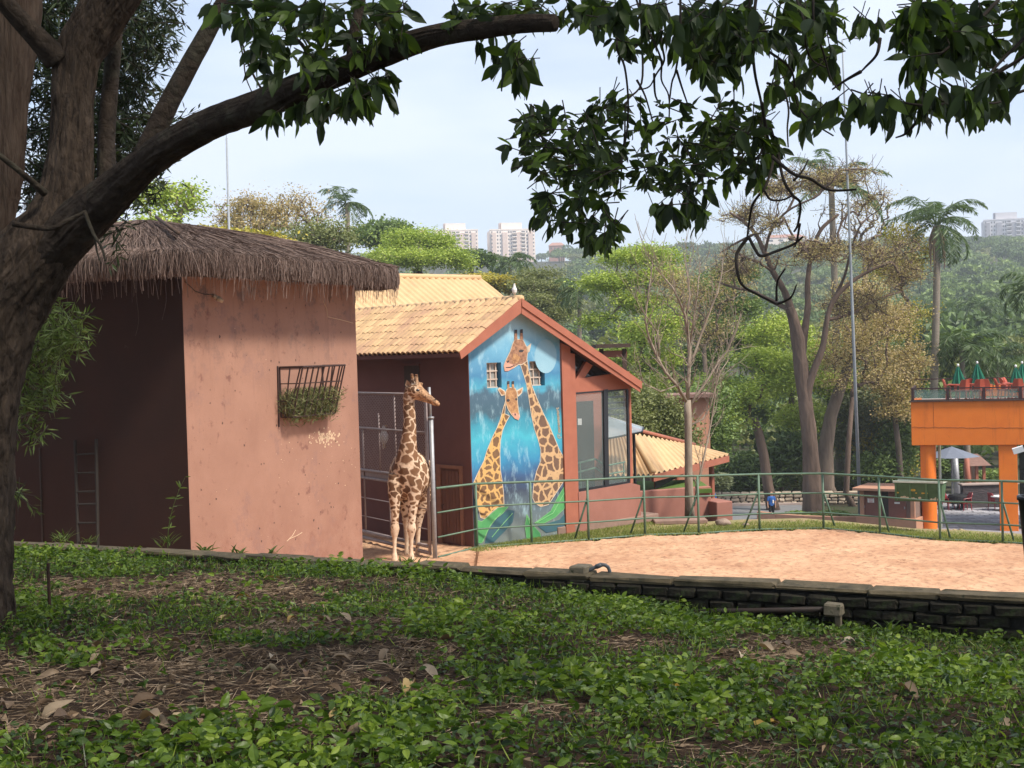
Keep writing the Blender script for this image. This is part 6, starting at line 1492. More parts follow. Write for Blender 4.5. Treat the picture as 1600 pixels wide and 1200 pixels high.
for px_, y0, w, m_, lb_ in ((1510, 712, .28, 'redwood', 'tall reddish timber post beside the timber hut'), (1492, 712, .32, 'galv', 'grey round post behind the open umbrella')):
    g = gpt(px_, 88); tp = pt(px_, y0, 88); t = thing('timber_post', lb_, 'post', g); MB().tube([g, tp], w*.6, 10).build('shaft', MT[m_], t, smooth=True); MB().tube([tp, tp+Zv*.06], w*.7, 10).build('cap', MT[m_], t)
# ------------------------------------------------------------------ brown utility kiosk
MT['kiosk'] = M('kiosk_brown', (.20, .085, .065), (.165, .07, .054), scale=2, rough=.8); MT['kioskl'] = M('kiosk_tan', (.44, .235, .15), (.38, .195, .125), scale=2.5, rough=.85); MT['kiosks'] = M('kiosk_side', (.20, .135, .11), (.16, .11, .09), scale=2.5, rough=.9)
k0 = gz(1342, 828, Z0); k1 = gz(1428, 832, Z0); kd = (k1-k0); KW = kd.length; kd.normalize(); kn = Vector((-kd.y, kd.x, 0)); AXK = (kd, kn, Zv)
kb = thing('utility_kiosk', 'low brown utility kiosk with two doors and a tan roof slab behind the fence', 'kiosk', k0)
def KP(u, v, z): return k0+kd*u+kn*v+Zv*z
kz = pt(1385, 765, k0.y).z-Z0; 
MB().bbox(KP(KW/2, 1.3, .37), (KW+.3, 2.6, .74), .02, AXK).build('plinth', MT['kioskl'], kb)
MB().bbox(KP(KW/2, 1.5, (kz+.74)/2), (KW, 2.2, kz-.74), .02, AXK).build('body', MT['kiosks'], kb)
for u, w in ((.12, .24), (KW-.12, .24)): MB().bbox(KP(u, .33, (kz+.74)/2), (w, .14, kz-.76), .01, AXK).build('pillar', MT['kioskl'], kb)
for i, (u, w) in enumerate(((KW*.20+.1, KW*.34), (KW*.68, KW*.32))):
    o = MB().bbox(KP(u, .37, (kz+.62)/2), (w, .06, kz-.8), .01, AXK).build('door', MT['kiosk'], kb)
    MB().box(KP(u+(-.1 if i == 0 else 0), .33, kz*(.74 if i == 0 else .70)), (.36 if i == 0 else .30, .02, .24 if i == 0 else .1), AXK).build('notice', MT['paper'], o)
    MB().box(KP(u+(-w*.46 if i == 0 else w*.42), .32, kz*.58), (.06, .05, .14), AXK).build('handle', MT['galv'], o)
    if i == 0:
        MT['redink'] = M('red_print', (.5, .05, .04), (.4, .05, .04))
        for zz_, ww in ((.785, .26), (.755, .22), (.725, .24), (.70, .16)): MB().box(KP(u-.1, .318, kz*zz_), (ww, .004, .022), AXK).build('print_line', MT['redink'], o)
MB().box(KP(KW*.46, .375, (kz+.7)/2), (KW*.12, .04, kz-.75), AXK).build('gap', MT['inside'], kb)
MB().bbox(KP(KW/2, 1.2, kz+.09), (KW+.5, 2.9, .16), .02, AXK).build('roof_slab', MT['kioskl'], kb)
# low tan kerb wall curving along the grass
cw = thing('kerb_wall', 'long low tan kerb wall curving between grass verge and the planting bed', 'wall', gz(1230, 824, Z0))
P = [gz(x, y, Z0) for x, y in ((1186, 813), (1215, 817), (1260, 820), (1300, 821.5), (1344, 822))]
for a, b in zip(P[:-1], P[1:]):
    d = (b-a); MB().bbox((a+b)/2+Zv*.22, (d.length+.02, .35, .66), .02, (d.normalized(), Vector((-d.y, d.x, 0)).normalized(), Zv)).build('kerb_length', MT['kioskl'], cw)
# ------------------------------------------------------------------ rubble stone wall by the road
MT['rubble'] = M('rubble_stone', (.46, .38, .29), (.30, .24, .18), scale=2.5, rough=.95, bump=.5, bscale=10, rnd=.3)
sw = thing('rubble_wall', 'long pale rubble stone wall beyond the road', 'wall', gpt(1200, 86))
wa = gz(1060, 789, Z0); wb_ = gz(1345, 787, Z0); wd = (wb_-wa); WL = wd.length; wd.normalize(); wnn = Vector((wd.y, -wd.x, 0)); AXW = (wd, -wnn, Zv)
hW = pt(1150, 771, wa.y).z-Z0
MB().box((wa+wb_)/2-wnn*.35+Zv*(hW/2-.05), (WL, .55, hW-.1), AXW).build('core', MT['wallbody'], sw)
rq = random.Random(4); zc_ = 0; row = 0; ns = 0
for hrow in (hW*.30, hW*.34, hW*.36):
    s_ = -rq.random()*.3
    while s_ < WL:
        w = rq.uniform(.32, .62); h_ = hrow*rq.uniform(.88, .98)
        c = wa+wd*(s_+w/2)+Zv*(zc_+hrow/2); b = MB(); b.bbox(c-wnn*.02, (w-.05, .26+rq.uniform(-.05, .06), h_), .06, AXW, jit=.03, rng=rq); b.build('stone', MT['rubble'], sw); s_ += w; ns += 1
    zc_ += hrow
s_ = 0
while s_ < WL: w = rq.uniform(.5, .9); b = MB(); b.bbox(wa+wd*(s_+w/2)+Zv*(hW+.06)-wnn*.2, (w-.04, .6, .16), .05, AXW, jit=.03, rng=rq); b.build('coping_stone', MT['rubble'], sw); s_ += w
# ------------------------------------------------------------------ poles
MT['pole_w'] = M('pale_pole', (.30, .32, .34), (.24, .26, .28), scale=5, rough=.5)
g = gpt(1338.5, 80); t = thing('lamp_pole', 'tall thin grey steel pole rising beside the big tree', 'pole', g); tp = pt(1319, 143, 80)
MB().tube([g, g+(tp-g)*.5, tp, tp+(tp-g)*.12], [.11, .085, .055, .045], 10).build('shaft', MT['pole_w'], t, smooth=True)
MB().tube([g, g+Zv*.3], .2, 10).build('base', MT['pole_w'], t)
tp2 = tp+(tp-g)*.12; MB().tube([tp2, tp2+Vector((.5, 0, .1)), tp2+Vector((1.1, 0, .05))], [.035, .03, .09], 8).build('lamp_head', MT['pole_w'], t)
g = gpt(361, 70); t = thing('mast', 'thin white mast standing behind the thatched roof', 'pole', g); tp = pt(354, 215, 70)
MB().tube([g, tp], [.10, .05], 10).build('shaft', MT['pole_w'], t, smooth=True); MB().tube([tp, tp+Zv*1.2], .015, 6).build('rod', MT['pole_w'], t)
# ------------------------------------------------------------------ far apartment towers
MT['tower'] = M('tower_render', (.80, .71, .64), (.76, .67, .60), scale=.2, rough=.9); MT['towerb'] = M('tower_beige', (.66, .52, .45), (.62, .48, .41), scale=.2, rough=.9); MT['twin'] = M('tower_window', (.13, .13, .14), (.09, .09, .1), scale=.5, rough=.3)
MT['towerg'] = M('tower_grey', (.66, .63, .64), (.6, .58, .6), scale=.2, rough=.9); MT['towerd'] = M('tower_grey_dark', (.36, .35, .38), (.32, .31, .34), scale=.2, rough=.9)
winm = None
def tower(x0, x1, ytop, ybase, Y, label, mats, seed, yaw=.12, rowpx=5.8, cap=True):
    c = pt((x0+x1)/2, 500, Y); zb_ = min(tz(c.x, Y), pt((x0+x1)/2, ybase, Y).z-6); zt_ = pt((x0+x1)/2, ytop, Y).z; W = (x1-x0)/FPX*Y*.97; H = zt_-zb_; Dp = W*.6
    t = thing('apartment_tower', label, 'apartment tower', (c.x, Y, zb_)); ax = (Vector((math.cos(yaw), math.sin(yaw), 0)), Vector((-math.sin(yaw), math.cos(yaw), 0)), Zv)
    S = lambda u, v, z: Vector((c.x, Y, zb_))+ax[0]*u+ax[1]*v+Zv*z
    MB().box(S(0, Dp/2, H/2), (W, Dp, H), ax).build('wall', MT[mats[0]], t)
    for u, w in ((-.17, .11), (.40, .10), (-.42, .10), (.14, .10)): MB().box(S(W*u, -.4, H/2-1), (W*w, 1.6, H-2), ax).build('bay', MT[mats[1]], t)
    if cap: MB().box(S(-W*.0, Dp*.5, H+3), (W*.46, Dp*.6, 6), ax).build('roof_block', MT[mats[0]], t); MB().box(S(-W*.2, Dp*.5, H+2), (W*.12, Dp*.4, 8.5), ax).build('lift_tower', MT[mats[1]], t)
    MB().box(S(0, .0, H+.35), (W+.3, .5, .9), ax).build('parapet', MT[mats[0]], t)
    fl = rowpx/FPX*Y; n = int(H/fl); cnt_ = 0
    wcols = [(-.46, .018, 0), (-.33, .022, 0), (-.27, .018, 0), (-.08, .022, 0), (-.03, .022, 0), (.04, .06, 1), (.24, .06, 1), (.32, .022, 0), (.46, .018, 0)]
    for i in range(n):
        z = H-fl*(i+.55)
        for u, w, bal in wcols:
            if cnt_ >= 150: break
            vv_ = -.06 if not any(abs(u-q) < ww/2+.01 for q, ww in ((-.17, .11), (.40, .10), (-.42, .10), (.14, .10))) else -1.26
            MB().box(S(W*u, vv_, z), (W*w*1.3, .12, fl*.42), ax).build('window', MT['twin'], t); cnt_ += 1
            if bal: MB().box(S(W*u, -1.0, z-fl*.33), (W*w*1.7, 2.0, fl*.26), ax).build('balcony', MT[mats[0]], t)
tower(681, 752, 360, 430, 1050, 'left cream apartment tower on the skyline with stacked balconies', ('tower', 'towerb'), 1)
tower(768, 841, 359, 425, 1050, 'right cream apartment tower on the skyline, clear down to the trees', ('tower', 'towerb'), 2)
tower(1541, 1612, 343, 395, 1050, 'pale grey apartment tower on the hill at the right edge', ('towerg', 'towerd'), 3, -.25, 6.2)
MT['brickred'] = M('distant_brick', (.40, .22, .17), (.34, .18, .14), scale=.3, rough=.9)
for (x0, x1, y0, Y, lb_) in ((858, 882, 384, 1000, 'distant reddish brick block beside the hanging leaves'), (645, 668, 364, 1000, 'distant reddish roof block left of the cream towers'), (1195, 1262, 372, 960, 'distant orange tiled house seen through the bare branches')):
    a = pt(x0, y0, Y); b = pt(x1, y0, Y); zb_ = tz(a.x, Y)-1; t = thing('distant_house', lb_, 'house', ((a.x+b.x)/2, Y, zb_)); W = b.x-a.x
    MB().box(((a.x+b.x)/2, Y+5, (a.z+zb_)/2), (W, 10, a.z-zb_)).build('wall', MT['tower' if x0 > 1000 else 'brickred'], t)
    mb = MB(); mb.prism([(a.x-.6, Y-.4, a.z), (b.x+.6, Y-.4, a.z), (b.x-W*.2, Y+3, a.z+2.4), (a.x+W*.2, Y+3, a.z+2.4)], Vector((0, 5, 0))); mb.build('roof', MT['brickred'], t, fix=True)
    for i in range(4): MB().box((a.x+W*(.14+.24*i), Y-.05, a.z-2), (W*.1, .1, 1.4)).build('window', MT['twin'], t)
# pinkish building hidden behind the bare tree
a = pt(1044, 622, 62); b = pt(1108, 622, 62); t = thing('pink_wall_building', 'pinkish orange walled low building half hidden behind the pale bare tree', 'building', (a.x, 62, tz(a.x, 62)))
MT['pink'] = M('pinkish_paint', (.50, .24, .15), (.42, .19, .12), scale=1.5)
MB().box(((a.x+b.x)/2, 63, (a.z+tz(a.x, 62))/2), (b.x-a.x, 2, a.z-tz(a.x, 62))).build('wall', MT['pink'], t); MB().box(((a.x+b.x)/2, 62.8, a.z+.08), (b.x-a.x+.5, 2.6, .16)).build('roof', MT['shingle'], t)
MB().box((a.x+.7, 61.98, a.z-1.2), (.7, .06, .9)).build('window', MT['twin'], t)
# ------------------------------------------------------------------ trees of the middle distance and the hill
MT['barkg'] = barkmat('grey_bark', (.20, .155, .12), (.10, .075, .06), scale=3, bump=.7)
MT['barkp'] = barkmat('pale_bark', (.32, .26, .20), (.20, .155, .12), scale=5, bump=.4)
MT['barkr'] = barkmat('reddish_bark', (.18, .125, .095), (.085, .06, .047), scale=2.2, bump=.8, bd=.1)
MT['palmbark'] = M('palm_bark', (.26, .22, .17), (.17, .14, .11), scale=6, rough=.9, stretch=(1, 1, 3), bump=.5)
lm = lambda n, *c, **k: leafmat(n, list(c), **k)
MT['lf_lime'] = lm('leaf_lime', (0.13, 0.19, 0.035), (0.27, 0.36, 0.06), (0.42, 0.50, 0.09), (0.52, 0.57, 0.16), trans=.24)
MT['lf_green'] = lm('leaf_green', (0.070, 0.109, 0.032), (0.141, 0.205, 0.058), (0.243, 0.320, 0.090), trans=.24)
MT['lf_dark'] = lm('leaf_dark', (0.045, 0.077, 0.028), (0.096, 0.147, 0.049), (0.166, 0.230, 0.077), trans=.24)
MT['lf_olive'] = lm('leaf_olive', (0.102, 0.122, 0.045), (0.192, 0.211, 0.077), (0.307, 0.320, 0.128), trans=.24)
MT['lf_rust'] = lm('leaf_rust', (0.230, 0.186, 0.096), (0.371, 0.294, 0.147), (0.486, 0.358, 0.166), (0.410, 0.384, 0.154), trans=.24)
MT['lf_yel'] = lm('leaf_yellow', (0.205, 0.192, 0.038), (0.358, 0.307, 0.051), (0.538, 0.435, 0.064), (0.307, 0.333, 0.064), trans=.24)
MT['lf_grey'] = lm('leaf_greygreen', (0.102, 0.128, 0.070), (0.179, 0.205, 0.115), (0.282, 0.307, 0.192), trans=.24)
MT['lf_palm'] = lm('palm_leaf', (.05, .085, .03), (.09, .14, .05), (.16, .21, .09), rough=.4, trans=.3)
MT['lf_pdead'] = lm('palm_dead', (.16, .11, .07), (.28, .19, .11), trans=.1, tcol=(1, .9, .7))
def tr_px(lst): return [(pt(x, y, Y), r) for x, y, Y, r in lst]
def ell(px, py, Y, rx, ry, rd=None):
    k = Y/FPX; return (tuple(pt(px, py, Y)), (rx*k, (rd if rd else rx*k*.8), ry*k))
def gtrunk(px, Y, lst):
    g = gpt(px, Y); return g, [(g-Zv*.3, lst[0][3]*1.35)]+tr_px(lst)
def wobble(P, R, amp, n_, rng_):
    """resample a limb finely and roughen its outline"""
    P = [Vector(p) for p in P]; out = []; rad_ = []
    for i in range(len(P)-1):
        a, b = P[i], P[i+1]; t0 = (b-P[i-1]) if i else (b-a); t1 = (P[i+2]-a) if i+2 < len(P) else (b-a)
        for q in np.linspace(0, 1, n_, endpoint=False):
            h00, h10, h01, h11 = 2*q**3-3*q*q+1, q**3-2*q*q+q, -2*q**3+3*q*q, q**3-q*q
            out.append(a*h00+t0*.5*h10+b*h01+t1*.5*h11); rad_.append(R[i]*(1-q)+R[i+1]*q)
    out.append(P[-1]); rad_.append(R[-1]); return out, rad_
def roughtube(mb, P, R, k=28, n_=10, seed=0, furrow=.06, lump=.10, along=2.0):
    P, R = wobble(P, R, 0, n_, None); m0 = MB(); m0.tube(P, R, k); V = m0.v[0]; n = len(P); s_ = 0
    for i in range(n):
        if i: s_ += (P[i]-P[i-1]).length
        for j in range(k):
            p = Vector(V[i*k+j]); c = P[i]; d = p-c; th = 2*math.pi*j/k; cx, cy = math.cos(th), math.sin(th)
            w1 = 1.2*mnoise.noise(Vector((cx*2, cy*2, s_*1.5+seed*5)))
            f = mnoise.noise(Vector((cx*1.1, cy*1.1, s_*1.1+seed*3)))*lump
            f -= abs(mnoise.noise(Vector((cx*5+w1, cy*5+w1, s_*.9*along+seed))))*furrow*1.6
            f -= abs(mnoise.noise(Vector((cx*9+w1, cy*9+w1, s_*1.6*along+seed*2))))*furrow*.9*(R[i] > .12)
            f += mnoise.noise(Vector((cx*15, cy*15, s_*5*along+seed)))*furrow*.5
            V[i*k+j] = tuple(c+d*(1+f))
    base_n = mb.n; mb.v.append(V); mb.n += len(V)
    for F, t in zip(m0.f, m0.t): mb.f.append(F+base_n); mb.t.append(t)
# pale bare tree by the planter
g, T = gtrunk(1078, 39.0, [(1077, 790, 39, .13), (1076, 740, 39, .115), (1075.5, 690, 39, .11), (1075, 650, 39, .105), (1074, 625, 39, .10)])
g = gz(1078, 806, 0); T[0] = (g-Zv*.2, .17)
rng = np.random.default_rng(31)
bt_ = thing('bare_tree', 'slender pale bare tree with many upright twigs in front of the planter wall', 'tree', g)
w = MB(); w.tube([p for p, r in T], [r for p, r in T], 10); 
limbs = [[(1074, 630, .07), (1058, 602, .062), (1040, 582, .055), (1026, 556, .05), (1014, 528, .045), (1008, 500, .035), (1012, 465, .028), (1018, 425, .02), (1021, 398, .012)],
 [(1074, 628, .085), (1076, 590, .075), (1077, 550, .07), (1075, 520, .065), (1070, 492, .055), (1061, 470, .04), (1050, 448, .03), (1030, 425, .022), (1008, 395, .012)],
 [(1076, 575, .06), (1088, 545, .05), (1098, 515, .045), (1112, 480, .035), (1122, 455, .028), (1128, 425, .02), (1130, 400, .012)],
 [(1075, 640, .06), (1090, 615, .05), (1108, 590, .045), (1122, 566, .04), (1138, 545, .03), (1150, 515, .022), (1158, 490, .014)],
 [(1078, 665, .04), (1098, 655, .035), (1110, 635, .03), (1118, 605, .028), (1126, 580, .02), (1140, 560, .014)],
 [(1084, 790, .05), (1094, 740, .042), (1104, 695, .038), (1112, 655, .034), (1117, 620, .03), (1119, 585, .024), (1128, 555, .016)],
 [(1071, 497, .04), (1078, 462, .035), (1074, 430, .028), (1068, 395, .016)], [(1077, 545, .04), (1084, 500, .034), (1090, 455, .026), (1094, 410, .014)],
 [(1030, 562, .03), (1028, 520, .024), (1000, 480, .018), (985, 450, .01)], [(1058, 602, .03), (1032, 612, .024), (1008, 600, .018), (990, 575, .01)]]
tips = []
for L in limbs:
    P = [pt(x, y, 39+.012*(x-1076)+.2*math.sin(y*.05)) for x, y, r in L]; R = [r for *_, r in L]
    R = [q*.74 for q in R]; w.tube(P, R, 7)
    for i in range(1, len(P)):
        for _ in range(5):
            q = rng.random(); s0 = P[i-1]*(1-q)+P[i]*q; r_ = R[i]*.45; d = (P[i]-P[i-1]).normalized()+Vector(rng.normal(size=3)*.45); d.z = abs(d.z)+.25; d.normalize(); ln = rng.uniform(.4, 1.3)
            pts = [s0]; dd = d.copy()
            for q2 in range(5): dd = (dd+Vector(rng.normal(size=3)*.14)+Zv*.10).normalized(); pts.append(pts[-1]+dd*ln/5)
            w.tube(pts, [max(.006, r_*(1-.16*q2)) for q2 in range(6)], 4, cap=False)
            if rng.random() < .7:
                dd2 = (dd+Vector(rng.normal(size=3)*.6)).normalized(); w.tube([pts[3], pts[3]+dd2*ln*.25, pts[3]+dd2*ln*.45+Zv*.08], [.007, .006, .005], 4, cap=False)
w.build('trunk', MT['barkp'], bt_, smooth=True)
# the big tree by the road
def bigtree():
    Y = 82; g = gpt(1272, Y)
    T = [(g-Zv*.3, 1.05)]+tr_px([(1271, 800, Y, .74), (1269, 760, Y, .58), (1266, 700, Y, .49), (1261, 650, Y, .46), (1256, 610, Y, .44), (1252, 575, Y, .46), (1249, 552, Y, .42), (1246, 528, Y, .42), (1240, 500, Y, .35), (1233, 480, Y, .28)])
    th_ = thing('broad_tree', 'huge forked tree by the road with thin rusty brown foliage', 'tree', g)
    limbs = [[(1247, 530, .40), (1240, 500, .36), (1234, 478, .34), (1226, 455, .30), (1208, 425, .26), (1195, 395, .22), (1180, 365, .18), (1160, 345, .14), (1140, 332, .08)],
     [(1255, 605, .44), (1252, 565, .40), (1257, 520, .34), (1262, 480, .28), (1262, 440, .24), (1268, 400, .20), (1282, 360, .17), (1310, 335, .12)],
     [(1263, 655, .45), (1262, 610, .40), (1272, 578, .33), (1286, 540, .28), (1292, 500, .24), (1302, 470, .22), (1325, 445, .18), (1355, 425, .15), (1390, 410, .10)],
     [(1236, 485, .22), (1205, 470, .2), (1175, 455, .16), (1150, 450, .12), (1120, 440, .08)],
     [(1195, 395, .14), (1205, 360, .12), (1230, 330, .10), (1270, 310, .07)],
     [(1292, 500, .16), (1330, 490, .14), (1365, 470, .11), (1410, 455, .07)], [(1302, 470, .15), (1320, 430, .12), (1330, 390, .1), (1345, 350, .06)],
     [(1180, 365, .12), (1150, 380, .10), (1125, 395, .06)], [(1268, 400, .12), (1240, 370, .1), (1225, 340, .07)]]
    w = MB(); roughtube(w, [p for p, r in T], [r for p, r in T], 40, 7, 4, furrow=.10, lump=.12, along=.5)
    nodes = []
    for i, L in enumerate(limbs):
        off = [0, 2, -1, 3, -2, 2, -2, 1, -3][i]; n = len(L)
        P = [pt(x, y, Y+off*(k/(n-1))) for k, (x, y, r) in enumerate(L)]; roughtube(w, P, [r*.72 for *_, r in L], 16, 5, i, furrow=.10, lump=.15, along=.5); nodes += [(P[k], L[k][2]) for k in range(1, n)]
    rng = np.random.default_rng(12)
    E = [ell(1290, 278, Y, 95, 22, 4), ell(1215, 295, Y, 60, 18, 4), ell(1165, 335, Y+2, 55, 18, 3), ell(1350, 320, Y, 60, 20, 3), ell(1270, 395, Y-1, 70, 25, 4), ell(1360, 395, Y, 75, 32, 4), ell(1410, 430, Y, 45, 28, 3), ell(1150, 410, Y, 45, 26, 3), ell(1340, 480, Y+2, 70, 22, 3), ell(1205, 350, Y-2, 40, 15, 3)]
    Tg = ell_points(E, 330, rng, .1)
    pos, paths, r = grow(nodes, Tg, rng, tip=.022, wig=.16, start=0)
    for ids in paths:
        rr_ = [max(.024, min(.085, r[i])) for i in ids]; w.tube([pos[i] for i in ids], rr_, 5, cap=False)
    extra = [pos[ids[k]] for ids in paths for k in (-1, -2)]
    # fine twigs
    for e in extra:
        for _ in range(3):
            d = rng.normal(size=3); d = d/np.linalg.norm(d); a = np.array(e); w.tube([a, a+d*.5+np.array([0, 0, .05]), a+d*.95+np.array([0, 0, .2])], [.02, .016, .012], 3, cap=False)
    w.build('trunk', MT['barkr'], th_, smooth=True)
    C = np.repeat(np.array(extra), 34, 0); C = C+rng.normal(size=C.shape)*np.array([.42, .42, .2]); lb_ = MB(); k = rng.random(len(C)) < .9; C = C[k]
    A = rng.normal(size=C.shape); A[:, 2] *= .5; leaf_quads(lb_, C, rng.uniform(.08, .17, len(C)), .07, A, rng, rng.random(len(C))); lb_.build('crown', MT['lf_rust'], th_)
bigtree()
# other trees: (name, label, base px, depth, trunk px list, ellipsoids, bark, leaf, opts)
def T_(label, px, Y, trunk, ells, bark, leaf, **k):
    g, T = gtrunk(px, Y, trunk); nm = k.pop('name', 'tree'); return tree(nm, label, 'tree', g, T, ells, (MT[bark], MT[leaf]), **k)
lime = dict(ls=(.23, .11), flat=.6, shell=.1, wig=.16)
T_('leaning reddish trunk with bright lime foliage left of the big tree', 1204, 86, [(1200, 760, 86, .34), (1193, 710, 86, .31), (1185, 675, 86, .28), (1178, 655, 86, .26)], [ell(1160, 620, 86, 55, 18), ell(1210, 595, 86, 40, 16), ell(1135, 655, 85, 45, 14), ell(1190, 560, 87, 48, 16), ell(1225, 570, 86, 25, 14), ell(1120, 600, 87, 40, 14)], 'barkr', 'lf_lime', nt_=95, per=190, spread=(.5, .5, .24), seed=41, **lime)
T_('second thick dark trunk right behind the big tree', 1293, 90, [(1291, 760, 90, .55), (1290, 700, 90, .5), (1298, 650, 90, .42), (1315, 600, 90, .36), (1330, 560, 90, .3)], [ell(1340, 520, 90, 60, 40), ell(1300, 560, 90, 40, 30), ell(1390, 500, 91, 45, 30), ell(1350, 455, 91, 60, 25)], 'barkg', 'lf_rust', nt_=220, per=40, ls=(.16, .09), spread=(.4, .4, .25), seed=42, tip=.03, shell=.2)
T_('tall layered lime green tree behind the porch roof', 1010, 96, [(1010, 700, 96, .4), (1008, 640, 96, .36), (1005, 590, 96, .3), (1000, 550, 96, .26)], [ell(960, 560, 94, 60, 15), ell(1000, 520, 95, 70, 16), ell(945, 500, 96, 40, 14), ell(1010, 470, 96, 65, 15), ell(960, 440, 97, 60, 14), ell(1030, 430, 97, 60, 14), ell(1010, 400, 98, 75, 14), ell(960, 400, 98, 30, 10), ell(1040, 560, 95, 50, 14), ell(935, 580, 93, 30, 10), ell(1050, 500, 95, 40, 14), ell(1000, 600, 94, 60, 14)], 'barkg', 'lf_lime', nt_=210, per=190, spread=(.55, .55, .28), seed=43, **lime)
T_('second layered lime green tree between the bare tree and the big tree', 1120, 100, [(1118, 700, 100, .3), (1120, 640, 100, .28), (1118, 560, 100, .22)], [ell(1110, 510, 100, 60, 16), ell(1150, 480, 101, 55, 15), ell(1100, 450, 101, 60, 15), ell(1160, 530, 100, 40, 14), ell(1085, 560, 99, 45, 14), ell(1140, 430, 102, 50, 13)], 'barkg', 'lf_green', nt_=140, per=180, spread=(.55, .55, .28), seed=44, **lime)
T_('broad bright lime tree above the thatched eave', 655, 118, [(660, 470, 118, .5), (655, 440, 118, .45), (652, 420, 118, .4)], [ell(620, 385, 118, 55, 12), ell(680, 380, 118, 50, 13), ell(650, 371, 119, 60, 10), ell(600, 402, 117, 40, 12), ell(700, 402, 117, 40, 13), ell(645, 405, 116, 70, 14), ell(725, 415, 118, 22, 10)], 'barkg', 'lf_lime', nt_=170, per=170, spread=(.6, .6, .3), seed=45, **lime)
T_('dark umbrella shaped tree in front of the left tower', 738, 150, [(737, 440, 150, .3), (736, 412, 150, .26)], [ell(736, 400, 150, 26, 6), ell(745, 408, 150, 18, 5), ell(722, 406, 150, 16, 5)], 'barkg', 'lf_dark', nt_=40, per=120, ls=(.4, .25), spread=(.8, .8, .25), seed=46, flat=.5)
T_('dark green dome tree rising behind the small palm', 598, 140, [(598, 420, 140, .4), (598, 395, 140, .35)], [ell(600, 358, 140, 34, 12), ell(580, 370, 140, 25, 12), ell(618, 370, 140, 20, 10)], 'barkg', 'lf_green', nt_=60, per=140, ls=(.4, .25), spread=(.8, .8, .35), seed=47)
T_('hazy brown leafed tree left of the mast behind the hut', 395, 98, [(398, 420, 98, .3), (395, 380, 98, .27)], [ell(385, 322, 98, 50, 22), ell(425, 330, 98, 40, 20), ell(360, 345, 98, 35, 18), ell(400, 355, 97, 60, 22)], 'barkg', 'lf_rust', nt_=240, per=30, ls=(.17, .1), spread=(.4, .4, .25), seed=48, tip=.025, shell=.2)
T_('almost leafless twiggy tree left of the small palm', 470, 100, [(472, 420, 100, .28), (470, 385, 100, .25)], [ell(465, 318, 100, 42, 24), ell(490, 345, 100, 35, 22), ell(440, 350, 99, 32, 20)], 'barkp', 'lf_rust', nt_=140, per=14, ls=(.18, .1), spread=(.7, .7, .5), seed=49, tip=.028, shell=.2)
T_('tangled pale branched tree with lime tips beside the thick limb', 262, 62, [(262, 400, 62, .22), (262, 365, 62, .2)], [ell(240, 312, 62, 35, 22), ell(275, 300, 62, 40, 14), ell(250, 345, 61, 45, 20), ell(300, 322, 62, 25, 16)], 'barkp', 'lf_lime', nt_=110, per=26, ls=(.2, .1), spread=(.45, .45, .16), seed=50, tip=.02, wig=.3, shell=.2)
T_('yellow green bush right of the mast base', 400, 80, [(400, 420, 80, .15), (400, 390, 80, .12)], [ell(385, 372, 80, 40, 10), ell(340, 366, 80, 40, 12), ell(420, 378, 80, 22, 8)], 'barkg', 'lf_yel', nt_=50, per=110, ls=(.25, .14), spread=(.5, .5, .15), seed=51, name='bush')
T_('olive twiggy tree behind the eave right of the small palm', 500, 92, [(503, 430, 92, .2), (500, 400, 92, .18)], [ell(490, 372, 92, 40, 22), ell(525, 375, 92, 30, 22), ell(450, 378, 91, 35, 16)], 'barkp', 'lf_olive', nt_=100, per=60, ls=(.22, .13), spread=(.6, .6, .4), seed=52, tip=.02, wig=.2)
T_('yellow flowering tree behind the back roof', 770, 125, [(770, 470, 125, .3), (768, 450, 125, .25)], [ell(770, 440, 125, 40, 8), ell(800, 448, 125, 30, 8), ell(750, 436, 126, 20, 6)], 'barkg', 'lf_yel', nt_=50, per=140, ls=(.35, .18), spread=(.8, .8, .15), seed=53, flat=.7)
T_('layered yellow green tree right of the ridge bird', 850, 120, [(850, 520, 120, .35), (848, 480, 120, .3)], [ell(850, 470, 120, 55, 10), ell(880, 450, 121, 45, 9), ell(830, 445, 121, 40, 8), ell(870, 490, 119, 45, 9), ell(840, 430, 123, 40, 8)], 'barkg', 'lf_olive', nt_=110, per=160, spread=(.6, .6, .3), seed=54, **lime)
T_('dark olive bush at the foot of the pale bare tree', 1020, 56, [(1020, 700, 56, .1), (1020, 670, 56, .09)], [ell(1010, 640, 56, 45, 26), ell(1045, 660, 56, 30, 26), ell(1000, 665, 55, 30, 26), ell(1060, 690, 56, 30, 22), ell(1000, 615, 57, 22, 14)], 'barkg', 'lf_olive', nt_=90, per=150, ls=(.16, .08), spread=(.3, .3, .25), seed=55, name='bush')
T_('small tree with a round dark crown right of the bare tree', 1100, 70, [(1100, 740, 70, .16), (1100, 705, 70, .14)], [ell(1090, 650, 70, 35, 34), ell(1115, 680, 70, 25, 30), ell(1105, 620, 71, 28, 20)], 'barkg', 'lf_green', nt_=80, per=130, ls=(.22, .12), spread=(.42, .42, .3), seed=56)
T_('big leafed dark shrub behind the leaning trunk', 1222, 92, [(1222, 770, 92, .12), (1222, 745, 92, .1)], [ell(1225, 725, 92, 26, 28), ell(1160, 735, 92, 30, 26), ell(1235, 700, 92, 18, 18), ell(1185, 745, 91, 25, 18)], 'barkg', 'lf_dark', nt_=70, per=110, ls=(.5, .16), spread=(.5, .5, .4), seed=57, name='shrub', droop=.4)
